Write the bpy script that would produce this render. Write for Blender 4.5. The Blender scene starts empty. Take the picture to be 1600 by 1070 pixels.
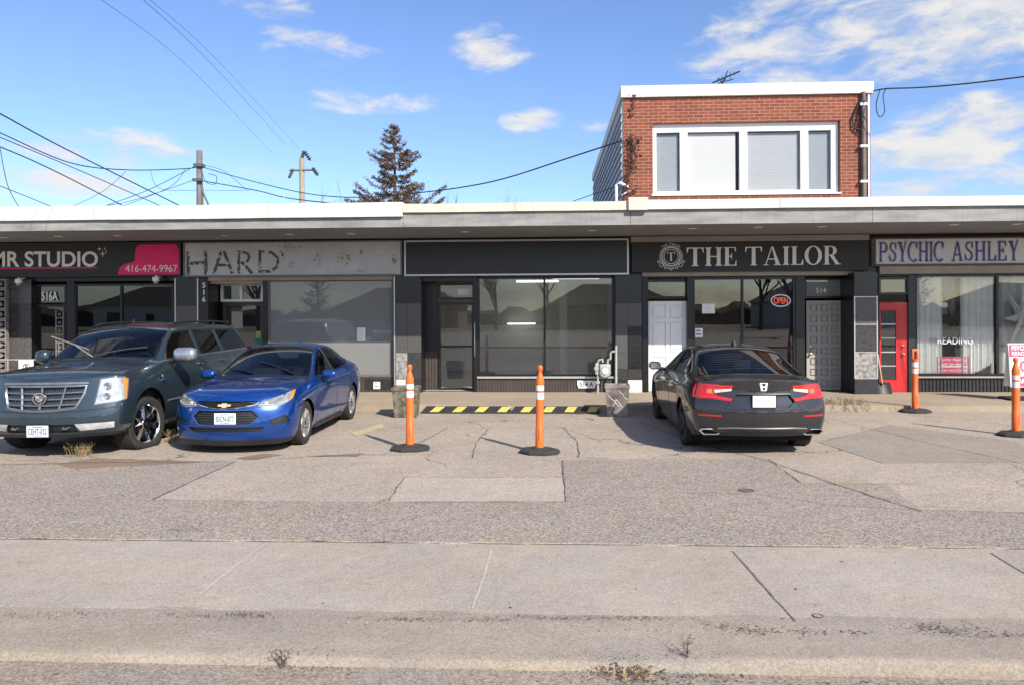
import bpy, bmesh, math, random
from mathutils import Vector, Matrix
from mathutils.bvhtree import BVHTree
random.seed(7)
SC = bpy.context.scene
COL = SC.collection
# ------------------------------------------------------------------ camera
FPX, CX, CY, HC = 1170.0, 800.0, 490.0, 1.97          # focal length in photo pixels, principal point, eye height
YAW, ROLL = math.atan(0.0471), -0.0048
cam = bpy.data.cameras.new("camera"); camo = bpy.data.objects.new("camera", cam); COL.objects.link(camo)
cam.sensor_width = 36.0; cam.lens = FPX/1600*36.0
cam.shift_y = -(535-CY)/1600.0
cam.clip_start = 0.05; cam.clip_end = 2000
RM = Matrix.Rotation(YAW, 3, 'Z') @ Matrix.Rotation(math.pi/2, 3, 'X') @ Matrix.Rotation(ROLL, 3, 'Z')
camo.matrix_world = Matrix.Translation((0, 0, HC)) @ RM.to_4x4()
SC.camera = camo
# ------------------------------------------------------------------ light
SUNH = Vector((0.875, -1.19)).normalized(); SUN_EL = math.radians(37.0)
SUND = Vector((SUNH.x*math.cos(SUN_EL), SUNH.y*math.cos(SUN_EL), math.sin(SUN_EL)))   # towards the sun
sl = bpy.data.lights.new("sun", 'SUN'); slo = bpy.data.objects.new("sun", sl); COL.objects.link(slo)
sl.energy = 5.0; sl.angle = math.radians(0.5); sl.color = (1.0, 0.92, 0.80)
slo.rotation_euler = (-SUND).to_track_quat('-Z', 'Y').to_euler(); slo.location = (8, -10, 12)
SC.view_settings.view_transform = 'Standard'; SC.view_settings.look = 'None'
SC.view_settings.exposure = 0.45; SC.view_settings.gamma = 1.0
SC.cycles.max_bounces = 8; SC.cycles.transparent_max_bounces = 12
SC.cycles.glossy_bounces = 4; SC.cycles.transmission_bounces = 6; SC.cycles.diffuse_bounces = 4
SC.cycles.caustics_reflective = False; SC.cycles.caustics_refractive = False
SC.cycles.use_denoising = True
# ------------------------------------------------------------------ pixel helpers (photo pixels -> points in the place)
def ray(px, py):
    return RM @ Vector((px-CX, CY-py, -FPX))
def at(px, py, Y):
    r = ray(px, py); t = Y/r.y
    return Vector((r.x*t, Y, HC+r.z*t))
def gnd(px, py, z=0.0):
    r = ray(px, py); t = (z-HC)/r.z
    return Vector((r.x*t, r.y*t, z))
def direction(px, py):
    return ray(px, py).normalized()
# ------------------------------------------------------------------ world
w = bpy.data.worlds.new("World"); SC.world = w; w.use_nodes = True
nt = w.node_tree; nt.nodes.clear()
def N(t, typ, **kw):
    n = t.nodes.new(typ)
    for k, v in kw.items(): setattr(n, k, v)
    return n
def math_node(t, op, a, b=None, clamp=False):
    n = N(t, 'ShaderNodeMath', operation=op, use_clamp=clamp)
    for i, v in enumerate((a, b)):
        if v is None: continue
        if isinstance(v, (int, float)): n.inputs[i].default_value = v
        else: t.links.new(v, n.inputs[i])
    return n.outputs[0]
def build_world():
    t = nt
    sky = N(t, 'ShaderNodeTexSky', sky_type='NISHITA', sun_disc=False)
    sky.sun_elevation = SUN_EL; sky.sun_rotation = math.atan2(SUNH.x, SUNH.y)
    sky.altitude = 100; sky.air_density = 1.0; sky.dust_density = 0.9; sky.ozone_density = 3.2
    bg = N(t, 'ShaderNodeBackground'); bg.inputs[1].default_value = 0.148
    hs = N(t, 'ShaderNodeHueSaturation'); hs.inputs['Saturation'].default_value = 1.04; hs.inputs['Hue'].default_value = .507; t.links.new(sky.outputs[0], hs.inputs['Color']); wb = N(t, 'ShaderNodeMix', data_type='RGBA', blend_type='MULTIPLY'); wb.inputs[0].default_value = 1; wb.inputs[7].default_value = (.92, .97, 1.05, 1); t.links.new(hs.outputs[0], wb.inputs[6]); t.links.new(wb.outputs[2], bg.inputs[0])
    tc = N(t, 'ShaderNodeTexCoord'); sp = N(t, 'ShaderNodeSeparateXYZ'); t.links.new(tc.outputs['Generated'], sp.inputs[0])
    az = math_node(t, 'ARCTAN2', sp.outputs[0], sp.outputs[1])
    el = math_node(t, 'ARCSINE', sp.outputs[2])
    cb = N(t, 'ShaderNodeCombineXYZ')
    t.links.new(math_node(t, 'MULTIPLY', az, 1.0), cb.inputs[0]); t.links.new(math_node(t, 'MULTIPLY', el, 2.6), cb.inputs[1])
    # clouds: (pixel x, y, half width px, half height px, weight)
    blobs = [(1480, 40, 250, 75, .85), (1200, 70, 130, 60, .8), (1230, 15, 150, 30, .6), (480, 72, 80, 30, .72), (400, 5, 120, 22, .55),
             (770, 78, 65, 38, .74), (570, 160, 120, 20, .62), (828, 188, 55, 20, .72), (170, 232, 150, 30, .72), (90, 285, 170, 26, .58),
             (1520, 190, 130, 38, .8), (1450, 240, 170, 40, .9), (1500, 285, 170, 26, .72), (430, 265, 70, 18, .5), (930, 196, 32, 12, .5),
             (1300, 118, 110, 22, .66), (560, 80, 40, 12, .45)]
    tot = None
    for px, py, hw, hh, wt in blobs:
        d = direction(px, py); a0 = math.atan2(d.x, d.y); e0 = math.asin(d.z)
        dx = math_node(t, 'DIVIDE', math_node(t, 'SUBTRACT', az, a0), hw/FPX*1.15)
        dy = math_node(t, 'DIVIDE', math_node(t, 'SUBTRACT', el, e0), hh/FPX*1.15)
        q = math_node(t, 'ADD', math_node(t, 'MULTIPLY', dx, dx), math_node(t, 'MULTIPLY', dy, dy))
        b = math_node(t, 'MULTIPLY', math_node(t, 'SUBTRACT', 1.0, q, True), wt)
        tot = b if tot is None else math_node(t, 'MAXIMUM', tot, b)
    # elsewhere in the sky (behind the camera, seen only in reflections): scattered fair weather cloud
    nb = N(t, 'ShaderNodeTexNoise'); nb.inputs['Scale'].default_value = 1.6; nb.inputs['Detail'].default_value = 2
    t.links.new(cb.outputs[0], nb.inputs['Vector'])
    back = math_node(t, 'LESS_THAN', sp.outputs[1], 0.35)
    tot = math_node(t, 'MAXIMUM', tot, math_node(t, 'MULTIPLY', math_node(t, 'MULTIPLY', math_node(t, 'SUBTRACT', nb.outputs[0], 0.42, True), 4.0), back))
    n1 = N(t, 'ShaderNodeTexNoise'); n1.inputs['Scale'].default_value = 11.0; n1.inputs['Detail'].default_value = 9; n1.inputs['Roughness'].default_value = .62
    n1.inputs['Distortion'].default_value = .35
    t.links.new(cb.outputs[0], n1.inputs['Vector'])
    s = math_node(t, 'ADD', math_node(t, 'MULTIPLY', tot, .95), math_node(t, 'MULTIPLY', math_node(t, 'SUBTRACT', n1.outputs[0], .5), 2.7))
    mr = N(t, 'ShaderNodeMapRange', interpolation_type='SMOOTHSTEP'); t.links.new(s, mr.inputs[0])
    mr.inputs[1].default_value = .14; mr.inputs[2].default_value = .95; mr.inputs[3].default_value = 0; mr.inputs[4].default_value = .93
    gate = N(t, 'ShaderNodeMapRange', interpolation_type='SMOOTHSTEP'); t.links.new(tot, gate.inputs[0])
    gate.inputs[1].default_value = 0.0; gate.inputs[2].default_value = .35
    alpha = math_node(t, 'MULTIPLY', mr.outputs[0], gate.outputs[0])
    cr = N(t, 'ShaderNodeValToRGB'); t.links.new(n1.outputs[0], cr.inputs[0])
    cr.color_ramp.elements[0].position = .35; cr.color_ramp.elements[0].color = (.70, .76, .86, 1)
    cr.color_ramp.elements[1].position = .62; cr.color_ramp.elements[1].color = (1, .97, .93, 1)
    cbg = N(t, 'ShaderNodeBackground'); t.links.new(cr.outputs[0], cbg.inputs[0]); cbg.inputs[1].default_value = .66
    mx = N(t, 'ShaderNodeMixShader'); t.links.new(alpha, mx.inputs[0]); t.links.new(bg.outputs[0], mx.inputs[1]); t.links.new(cbg.outputs[0], mx.inputs[2])
    o = N(t, 'ShaderNodeOutputWorld'); t.links.new(mx.outputs[0], o.inputs[0])
build_world()
# ------------------------------------------------------------------ materials
def lin(c):
    return tuple(((v/255)/12.92 if v/255 <= .04045 else ((v/255+.055)/1.055)**2.4) for v in c)
MATS = {}
def M(name, col, rough=.5, metal=0.0, var=.12, scale=6.0, bump=0.0, bscale=60.0, coat=0.0, spec=.5, emit=None, alpha2=None, stretch=(1, 1, 1), col2=None, detail=5, streak=0.0):
    m = bpy.data.materials.new(name); m.use_nodes = True; t = m.node_tree
    p = t.nodes['Principled BSDF']
    tc = N(t, 'ShaderNodeTexCoord'); mp = N(t, 'ShaderNodeMapping'); mp.inputs['Scale'].default_value = stretch
    t.links.new(tc.outputs['Object'], mp.inputs[0])
    nz = N(t, 'ShaderNodeTexNoise'); nz.inputs['Scale'].default_value = scale; nz.inputs['Detail'].default_value = detail; nz.inputs['Roughness'].default_value = .6
    t.links.new(mp.outputs[0], nz.inputs['Vector'])
    r = N(t, 'ShaderNodeValToRGB'); t.links.new(nz.outputs[0], r.inputs[0])
    c2 = col2 if col2 else tuple(min(1, c*(1+var)) for c in col)
    r.color_ramp.elements[0].position = .32; r.color_ramp.elements[1].position = .68
    r.color_ramp.elements[0].color = (*[c*(1-var) for c in col], 1) if not col2 else (*col, 1)
    r.color_ramp.elements[1].color = (*c2, 1)
    base = r.outputs[0]
    if streak:                                     # rain streaks running down the face
        m2 = N(t, 'ShaderNodeMapping'); m2.inputs['Scale'].default_value = (5, 5, .22); t.links.new(tc.outputs['Object'], m2.inputs[0])
        n2 = N(t, 'ShaderNodeTexNoise'); n2.inputs['Scale'].default_value = 2.4; n2.inputs['Detail'].default_value = 6; n2.inputs['Roughness'].default_value = .7; t.links.new(m2.outputs[0], n2.inputs['Vector'])
        q = N(t, 'ShaderNodeMapRange'); t.links.new(n2.outputs[0], q.inputs[0]); q.inputs[1].default_value = .52; q.inputs[2].default_value = .78; q.inputs[4].default_value = streak
        mx = N(t, 'ShaderNodeMix', data_type='RGBA'); t.links.new(q.outputs[0], mx.inputs[0]); t.links.new(base, mx.inputs[6]); mx.inputs[7].default_value = (.16, .125, .09, 1); base = mx.outputs[2]
    t.links.new(base, p.inputs['Base Color'])
    rr = N(t, 'ShaderNodeMapRange'); t.links.new(nz.outputs[0], rr.inputs[0]); rr.inputs[3].default_value = max(0, rough-.06); rr.inputs[4].default_value = min(1, rough+.06)
    t.links.new(rr.outputs[0], p.inputs['Roughness'])
    p.inputs['Metallic'].default_value = metal; p.inputs['Specular IOR Level'].default_value = spec
    p.inputs['Coat Weight'].default_value = coat; p.inputs['Coat Roughness'].default_value = .03
    if bump:
        nb = N(t, 'ShaderNodeTexNoise'); nb.inputs['Scale'].default_value = bscale; nb.inputs['Detail'].default_value = 4
        t.links.new(mp.outputs[0], nb.inputs['Vector'])
        b = N(t, 'ShaderNodeBump'); b.inputs['Strength'].default_value = bump; b.inputs['Distance'].default_value = .01
        t.links.new(nb.outputs[0], b.inputs['Height']); t.links.new(b.outputs[0], p.inputs['Normal'])
    if emit:
        p.inputs['Emission Color'].default_value = (*emit[0], 1); p.inputs['Emission Strength'].default_value = emit[1]
    MATS[name] = m
    return m
def glass(name, tint=(.8, .85, .85), ior=1.7, rough=0.0, refl=(1, 1, 1), wave=.02, wscale=.8, haze=0.0, hazecol=(.5, .5, .5)):
    m = bpy.data.materials.new(name); m.use_nodes = True; t = m.node_tree; t.nodes.clear()
    o = N(t, 'ShaderNodeOutputMaterial'); tr = N(t, 'ShaderNodeBsdfTransparent'); tr.inputs[0].default_value = (*tint, 1)
    gl = N(t, 'ShaderNodeBsdfGlossy'); gl.inputs['Color'].default_value = (*refl, 1); gl.inputs['Roughness'].default_value = rough
    fr = N(t, 'ShaderNodeFresnel'); ge = N(t, 'ShaderNodeNewGeometry')
    t.links.new(math_node(t, 'ADD', math_node(t, 'MULTIPLY', ge.outputs['Backfacing'], 1/ior-ior), ior), fr.inputs[0])
    tc = N(t, 'ShaderNodeTexCoord'); nz = N(t, 'ShaderNodeTexNoise'); nz.inputs['Scale'].default_value = wscale; nz.inputs['Detail'].default_value = 1
    t.links.new(tc.outputs['Object'], nz.inputs['Vector'])
    b = N(t, 'ShaderNodeBump'); b.inputs['Strength'].default_value = wave; b.inputs['Distance'].default_value = .1
    t.links.new(nz.outputs[0], b.inputs['Height']); t.links.new(b.outputs[0], gl.inputs['Normal'])
    mx = N(t, 'ShaderNodeMixShader'); t.links.new(fr.outputs[0], mx.inputs[0])
    src = tr.outputs[0]
    if haze:
        df = N(t, 'ShaderNodeBsdfDiffuse'); df.inputs[0].default_value = (*hazecol, 1)
        m2 = N(t, 'ShaderNodeMixShader'); m2.inputs[0].default_value = haze
        t.links.new(src, m2.inputs[1]); t.links.new(df.outputs[0], m2.inputs[2]); src = m2.outputs[0]
    t.links.new(src, mx.inputs[1]); t.links.new(gl.outputs[0], mx.inputs[2]); t.links.new(mx.outputs[0], o.inputs[0])
    MATS[name] = m
    return m
def ground_mat(name, col, speck=.35, sscale=140, blotch=.2, crack=0.0, cscale=.35, rough=.9, bump=.35, stain=(0.0, (.1, .09, .08)), stretch=(1, 1, 1)):
    m = bpy.data.materials.new(name); m.use_nodes = True; t = m.node_tree; p = t.nodes['Principled BSDF']
    tc = N(t, 'ShaderNodeTexCoord'); P = tc.outputs['Object']
    mp = N(t, 'ShaderNodeMapping'); mp.inputs['Scale'].default_value = stretch; t.links.new(P, mp.inputs[0])
    def noise(s, d, vec=P, r=.6, dist=0):
        n = N(t, 'ShaderNodeTexNoise'); n.inputs['Scale'].default_value = s; n.inputs['Detail'].default_value = d; n.inputs['Roughness'].default_value = r
        n.inputs['Distortion'].default_value = dist; t.links.new(vec, n.inputs['Vector']); return n.outputs[0]
    big = noise(.55, 6, mp.outputs[0]); mid = noise(5, 5); vo = N(t, 'ShaderNodeTexVoronoi'); vo.inputs['Scale'].default_value = sscale; t.links.new(P, vo.inputs['Vector'])
    fine = noise(sscale*.6, 3)
    sepc = N(t, 'ShaderNodeSeparateColor'); t.links.new(vo.outputs['Color'], sepc.inputs[0])
    f = math_node(t, 'ADD', 1.0, math_node(t, 'MULTIPLY', math_node(t, 'SUBTRACT', big, .5), blotch*2.6))
    f = math_node(t, 'ADD', f, math_node(t, 'MULTIPLY', math_node(t, 'SUBTRACT', mid, .5), blotch*1.1))
    f = math_node(t, 'ADD', f, math_node(t, 'MULTIPLY', math_node(t, 'SUBTRACT', sepc.outputs[0], .5), speck*1.12))
    f = math_node(t, 'ADD', f, math_node(t, 'MULTIPLY', math_node(t, 'SUBTRACT', fine, .5), speck*1.4))
    mm = N(t, 'ShaderNodeMix', data_type='RGBA', blend_type='MULTIPLY'); mm.inputs[0].default_value = 1
    # a warm / cool drift in the colour itself
    wn = noise(1.3, 3); rp = N(t, 'ShaderNodeValToRGB'); t.links.new(wn, rp.inputs[0])
    rp.color_ramp.elements[0].position = .35; rp.color_ramp.elements[1].position = .65
    rp.color_ramp.elements[0].color = (col[0]*1.03, col[1]*.99, col[2]*.93, 1); rp.color_ramp.elements[1].color = (col[0]*.98, col[1]*.98, col[2]*.99, 1)
    t.links.new(rp.outputs[0], mm.inputs[6])
    cc = N(t, 'ShaderNodeCombineColor')
    for i in range(3): t.links.new(f, cc.inputs[i])
    t.links.new(cc.outputs[0], mm.inputs[7]); out = mm.outputs[2]
    if stain[0]:
        sn = noise(.9, 7, r=.7, dist=.6); sr = N(t, 'ShaderNodeMapRange'); t.links.new(sn, sr.inputs[0]); sr.inputs[1].default_value = .56; sr.inputs[2].default_value = .72; sr.inputs[4].default_value = stain[0]
        ms = N(t, 'ShaderNodeMix', data_type='RGBA'); t.links.new(sr.outputs[0], ms.inputs[0]); t.links.new(out, ms.inputs[6]); ms.inputs[7].default_value = (*stain[1], 1); out = ms.outputs[2]
    hgt = fine
    if crack:
        dn = N(t, 'ShaderNodeTexNoise'); dn.inputs['Scale'].default_value = 1.4; dn.inputs['Detail'].default_value = 6; t.links.new(P, dn.inputs['Vector'])
        va = N(t, 'ShaderNodeVectorMath', operation='SCALE'); va.inputs['Scale'].default_value = 1.1; t.links.new(dn.outputs['Color'], va.inputs[0])
        vd = N(t, 'ShaderNodeVectorMath', operation='ADD'); t.links.new(P, vd.inputs[0]); t.links.new(va.outputs[0], vd.inputs[1])
        cv = N(t, 'ShaderNodeTexVoronoi', feature='DISTANCE_TO_EDGE'); cv.inputs['Scale'].default_value = cscale; t.links.new(vd.outputs[0], cv.inputs['Vector'])
        cr = N(t, 'ShaderNodeMapRange'); t.links.new(cv.outputs['Distance'], cr.inputs[0]); cr.inputs[1].default_value = .0015; cr.inputs[2].default_value = .007; cr.inputs[3].default_value = crack; cr.inputs[4].default_value = 0
        gate = noise(.5, 2); gr = N(t, 'ShaderNodeMapRange'); t.links.new(gate, gr.inputs[0]); gr.inputs[1].default_value = .45; gr.inputs[2].default_value = .55
        cm = math_node(t, 'MULTIPLY', cr.outputs[0], gr.outputs[0])
        ms = N(t, 'ShaderNodeMix', data_type='RGBA'); t.links.new(cm, ms.inputs[0]); t.links.new(out, ms.inputs[6]); ms.inputs[7].default_value = (.05, .045, .04, 1); out = ms.outputs[2]
    t.links.new(out, p.inputs['Base Color']); p.inputs['Roughness'].default_value = rough; p.inputs['Specular IOR Level'].default_value = .25
    bh = math_node(t, 'ADD', hgt, math_node(t, 'MULTIPLY', sepc.outputs[0], .5))
    b = N(t, 'ShaderNodeBump'); b.inputs['Strength'].default_value = bump; b.inputs['Distance'].default_value = .006
    t.links.new(bh, b.inputs['Height'])
    b2 = N(t, 'ShaderNodeBump'); b2.inputs['Strength'].default_value = .35; b2.inputs['Distance'].default_value = .05
    t.links.new(noise(2.2, 4), b2.inputs['Height']); t.links.new(b.outputs[0], b2.inputs['Normal'])
    t.links.new(b2.outputs[0], p.inputs['Normal'])
    MATS[name] = m
    return m
# ------------------------------------------------------------------ mesh builder
OFF = {}
class MB:
    def __init__(s): s.V = []; s.F = []; s.I = []; s.mi = 0
    def add(s, V, F, mi=None):
        o = len(s.V); s.V += [tuple(v) for v in V]; s.F += [tuple(i+o for i in f) for f in F]; s.I += [s.mi if mi is None else mi]*len(F); return s
    def box(s, x0, x1, y0, y1, z0, z1, bev=0.0, mi=None, rot=None, piv=None):
        if x0 > x1: x0, x1 = x1, x0
        if y0 > y1: y0, y1 = y1, y0
        if z0 > z1: z0, z1 = z1, z0
        if bev:
            b = bmesh.new(); bmesh.ops.create_cube(b, size=1)
            for v in b.verts: v.co = ((x0+x1)/2+v.co.x*(x1-x0), (y0+y1)/2+v.co.y*(y1-y0), (z0+z1)/2+v.co.z*(z1-z0))
            bmesh.ops.bevel(b, geom=b.edges[:], offset=bev, segments=2, profile=.5, affect='EDGES')
            V = [v.co.copy() for v in b.verts]; b.verts.index_update(); F = [[v.index for v in f.verts] for f in b.faces]; b.free()
        else:
            V = [Vector(p) for p in ((x0, y0, z0), (x1, y0, z0), (x1, y1, z0), (x0, y1, z0), (x0, y0, z1), (x1, y0, z1), (x1, y1, z1), (x0, y1, z1))]
            F = [(0, 3, 2, 1), (4, 5, 6, 7), (0, 1, 5, 4), (1, 2, 6, 5), (2, 3, 7, 6), (3, 0, 4, 7)]
        if rot is not None:
            c = Vector(piv) if piv is not None else Vector(((x0+x1)/2, (y0+y1)/2, (z0+z1)/2))
            V = [c+rot @ (v-c) for v in V]
        return s.add(V, F, mi)
    def quad(s, a, b, c, d, mi=None): return s.add([a, b, c, d], [(0, 1, 2, 3)], mi)
    def poly(s, P, mi=None): return s.add(P, [tuple(range(len(P)))], mi)
    def tube(s, P, r, seg=8, cap=True, mi=None, closed=False):
        P = [Vector(p) for p in P]; n = len(P); R = r if isinstance(r, (list, tuple)) else [r]*n
        V = []; F = []; up = None
        for i, p in enumerate(P):
            a = P[(i-1) % n] if (closed or i > 0) else p; b = P[(i+1) % n] if (closed or i < n-1) else p
            t = (b-a)
            if t.length < 1e-9: t = Vector((0, 0, 1))
            t.normalize()
            if up is None:
                up = t.orthogonal().normalized()
            up = (up-t*up.dot(t))
            up = up.normalized() if up.length > 1e-6 else t.orthogonal().normalized()
            sd = t.cross(up)
            for k in range(seg):
                th = 2*math.pi*k/seg; V.append(p+(up*math.cos(th)+sd*math.sin(th))*R[i])
        m = n if closed else n-1
        for i in range(m):
            j = (i+1) % n
            for k in range(seg):
                F.append((i*seg+k, i*seg+(k+1) % seg, j*seg+(k+1) % seg, j*seg+k))
        if cap and not closed:
            F.append(tuple(range(seg-1, -1, -1))); F.append(tuple((n-1)*seg+k for k in range(seg)))
        return s.add(V, F, mi)
    def lathe(s, prof, c=(0, 0, 0), ax='z', seg=24, mi=None, cap=True, sgn=1):
        V = []; F = []; n = len(prof); c = Vector(c)
        for r, h in prof:
            for k in range(seg):
                th = 2*math.pi*k/seg; a, b = r*math.cos(th), r*math.sin(th)
                v = {'z': (a, b, h), 'y': (a, h*sgn, b), 'x': (h*sgn, a, b)}[ax]
                V.append(c+Vector(v))
        for i in range(n-1):
            for k in range(seg): F.append((i*seg+k, i*seg+(k+1) % seg, (i+1)*seg+(k+1) % seg, (i+1)*seg+k))
        if cap:
            if prof[0][0] > 1e-4: F.append(tuple(range(seg-1, -1, -1)))
            if prof[-1][0] > 1e-4: F.append(tuple((n-1)*seg+k for k in range(seg)))
        return s.add(V, F, mi)
    def prism(s, P, d, mi=None):           # polygon (3-D points, planar) extruded along d
        P = [Vector(p) for p in P]; n = len(P); d = Vector(d)
        V = P+[p+d for p in P]; F = [tuple(range(n-1, -1, -1)), tuple(range(n, 2*n))]
        for i in range(n): F.append((i, (i+1) % n, n+(i+1) % n, n+i))
        return s.add(V, F, mi)
    def build(s, name, mats, parent=None, loc=None, local=False, smooth=None, kind=None):
        off = Vector((0, 0, 0))
        if parent is not None: off = OFF.get(parent.name, Vector((0, 0, 0)))
        elif loc is not None: off = Vector(loc)
        if local: off = Vector((0, 0, 0))
        me = bpy.data.meshes.new(name); me.from_pydata([tuple(Vector(v)-off) for v in s.V], [], s.F)
        if not isinstance(mats, (list, tuple)): mats = [mats]
        for m in mats: me.materials.append(m)
        me.polygons.foreach_set('material_index', [min(i, len(mats)-1) for i in s.I])
        b = bmesh.new(); b.from_mesh(me); bmesh.ops.recalc_face_normals(b, faces=b.faces[:]); b.to_mesh(me); b.free()
        me.update()
        if smooth is not None:
            me.shade_smooth(); me.set_sharp_from_angle(angle=math.radians(smooth))
        o = bpy.data.objects.new(name, me); COL.objects.link(o)
        if parent is not None: o.parent = parent
        elif loc is not None and not local: o.location = loc
        OFF[o.name] = off
        if kind: o['kind'] = kind
        return o
def tag(o, label=None, cat=None, group=None, kind=None):
    if label: o['label'] = label
    if cat: o['category'] = cat
    if group: o['group'] = group
    if kind: o['kind'] = kind
    return o
def thing(name, label, cat, loc=(0, 0, 0), rotz=0.0, group=None):
    o = bpy.data.objects.new(name, None); COL.objects.link(o); o.location = loc; o.rotation_euler = (0, 0, rotz); o.empty_display_size = .2
    tag(o, label, cat, group); OFF[o.name] = Vector(loc)
    return o
def copy_tree(o, parent=None):
    c = o.copy(); COL.objects.link(c); c.parent = parent; OFF[c.name] = OFF.get(o.name, Vector())
    for ch in [x for x in bpy.data.objects if x.parent == o]: copy_tree(ch, c)
    return c
# ------------------------------------------------------------------ lettering
def text_chars(body, bold=0.0, shear=0.0):
    """each visible character as (char, verts, faces) in text space"""
    def mesh_of(b):
        c = bpy.data.curves.new("t", 'FONT'); c.body = b; c.size = 1; c.offset = bold; c.shear = shear; c.resolution_u = 6; c.fill_mode = 'BOTH'
        o = bpy.data.objects.new("t", c); COL.objects.link(o)
        bpy.context.view_layer.update(); dg = bpy.context.evaluated_depsgraph_get()
        me = bpy.data.meshes.new_from_object(o.evaluated_get(dg)); V = [v.co.copy() for v in me.vertices]; F = [tuple(p.vertices) for p in me.polygons]
        bpy.data.objects.remove(o); bpy.data.curves.remove(c); bpy.data.meshes.remove(me)
        return V, F
    out = []; cache = {}
    for i, ch in enumerate(body):
        if ch == ' ': continue
        if ch not in cache: cache[ch] = mesh_of(ch)
        V, F = cache[ch]
        Vp, _ = mesh_of(body[:i+1])
        dx = max(v.x for v in Vp)-max(v.x for v in V)
        out.append((ch, [(v.x+dx, v.y) for v in V], F))
    return out
def place_letters(chars, u0, u1, v0, v1, fn, parent, mat, name='letter', depth=.012, single=False, vfit=None):
    """fit the 2-D glyphs to the box u0..u1, v0..v1; fn(u, v, d) gives the point, d metres proud of the face"""
    xs = [p[0] for c in chars for p in c[1]]; ys = [p[1] for c in chars for p in c[1]]
    a, b, c0, c1 = min(xs), max(xs), min(ys), max(ys)
    if vfit: c0, c1 = vfit
    objs = []; mb = MB()
    for ch, V, F in chars:
        if not single: mb = MB()
        UV = [(u0+(x-a)/(b-a)*(u1-u0), v0+(y-c0)/(c1-c0)*(v1-v0)) for x, y in V]
        n = len(UV)
        top = [fn(u, v, depth) for u, v in UV]; bot = [fn(u, v, 0.0005) for u, v in UV]
        cnt = {}
        for f in F:
            for i in range(len(f)):
                e = (f[i], f[(i+1) % len(f)]); cnt[tuple(sorted(e))] = cnt.get(tuple(sorted(e)), 0)+1
        side = []
        for f in F:
            for i in range(len(f)):
                e = (f[i], f[(i+1) % len(f)])
                if cnt[tuple(sorted(e))] == 1: side.append((e[0], e[1], n+e[1], n+e[0]))
        mb.add(top+bot, list(F)+side)
        if not single: objs.append(mb.build(name, mat, parent))
    if single: objs.append(mb.build(name, mat, parent))
    return objs
# ================================================================== SETTING: ground, road, pavements
m_lot = ground_mat('old_pavement', (.34, .295, .252), speck=.5, sscale=62, blotch=.2, crack=.75, cscale=.33, stain=(.35, (.17, .15, .13)))
m_asph = ground_mat('dark_asphalt', (.272, .239, .209), speck=.75, sscale=66, blotch=.15, crack=.0, stain=(.22, (.15, .13, .12)))
m_patch = ground_mat('light_patch', (.37, .327, .285), speck=.4, sscale=70, blotch=.13)
m_patch2 = ground_mat('worn_patch', (.275, .243, .212), speck=.4, sscale=80, blotch=.18)
m_walk = ground_mat('sidewalk_concrete', (.335, .298, .26), speck=.34, sscale=105, blotch=.22, rough=.88, bump=.2, stain=(.3, (.27, .225, .18)))
m_curb = ground_mat('curb_concrete', (.272, .24, .205), speck=.32, sscale=100, blotch=.25, bump=.3, stain=(.5, (.19, .155, .12)), stretch=(.5, 3, 3))
m_road = ground_mat('road_asphalt', (.25, .215, .185), speck=.6, sscale=80, blotch=.22, stain=(.4, (.30, .26, .22)), stretch=(.35, 2, 1))
m_step = ground_mat('walkway_concrete', (.34, .285, .225), speck=.22, sscale=160, blotch=.22, bump=.15, stain=(.4, (.24, .20, .16)))
m_crackf = M('crack_fill', (.11, .094, .078), .95, var=.4, scale=30)
m_jointl = M('joint_sand', (.42, .375, .325), .95, var=.2, scale=30)
m_soil = M('soil', (.16, .13, .09), .95, var=.3, scale=.5)
m_yline = M('faded_yellow_paint', (.42, .37, .22), .8, var=.2, scale=25)
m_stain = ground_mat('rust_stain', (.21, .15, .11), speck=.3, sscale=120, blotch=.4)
YS0, YS1, YWK = 4.95, 6.44, 15.2
def sheet(name, P, z, mat, thick=.003, kind='structure', jit=0.0, step=.25):
    if jit:
        Q = []
        for i in range(len(P)):
            a, b = Vector(P[i][:2]), Vector(P[(i+1) % len(P)][:2]); n = max(1, int((b-a).length/step))
            nrm = Vector((-(b-a).y, (b-a).x)).normalized() if (b-a).length else Vector((0, 0))
            for k in range(n):
                q = a.lerp(b, k/n)+nrm*(random.uniform(-jit, jit) if k else 0); Q.append(q)
        P = Q
    mb = MB(); mb.prism([(p[0], p[1], z-thick) for p in P], (0, 0, thick))
    return mb.build(name, mat, kind=kind)
G = MB(); G.poly([(-700, -700, -.3), (700, -700, -.3), (700, 700, -.3), (-700, 700, -.3)]); G.build('ground', m_soil, kind='structure')
sheet('road', [(-130, -9), (130, -9), (130, 4.38), (-130, 4.38)], -.10, m_road, .15)
sheet('far_pavement', [(-130, -13), (130, -13), (130, -9), (-130, -9)], .0, m_walk, .25)
sheet('far_parking', [(-130, -46), (130, -46), (130, -13), (-130, -13)], -.02, m_lot, .25)
sheet('far_lawn', [(-160, -120), (160, -120), (160, -46), (-160, -46)], -.02, M('lawn', (.15, .13, .07), .95, var=.4, scale=3), .25)
sheet('gutter', [(-60, 3.97), (60, 3.97), (60, 4.40), (-60, 4.40)], -.095, m_road, .004)
sheet('sidewalk', [(-60, YS0), (60, YS0), (60, YS1+.1), (-60, YS1+.1)], -.010, m_walk, .25)
sheet('parking_lot', [(-40, YS1), (40, YS1), (40, YWK+.05), (-40, YWK+.05)], 0, m_lot, .2, jit=.014, step=.18)
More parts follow.
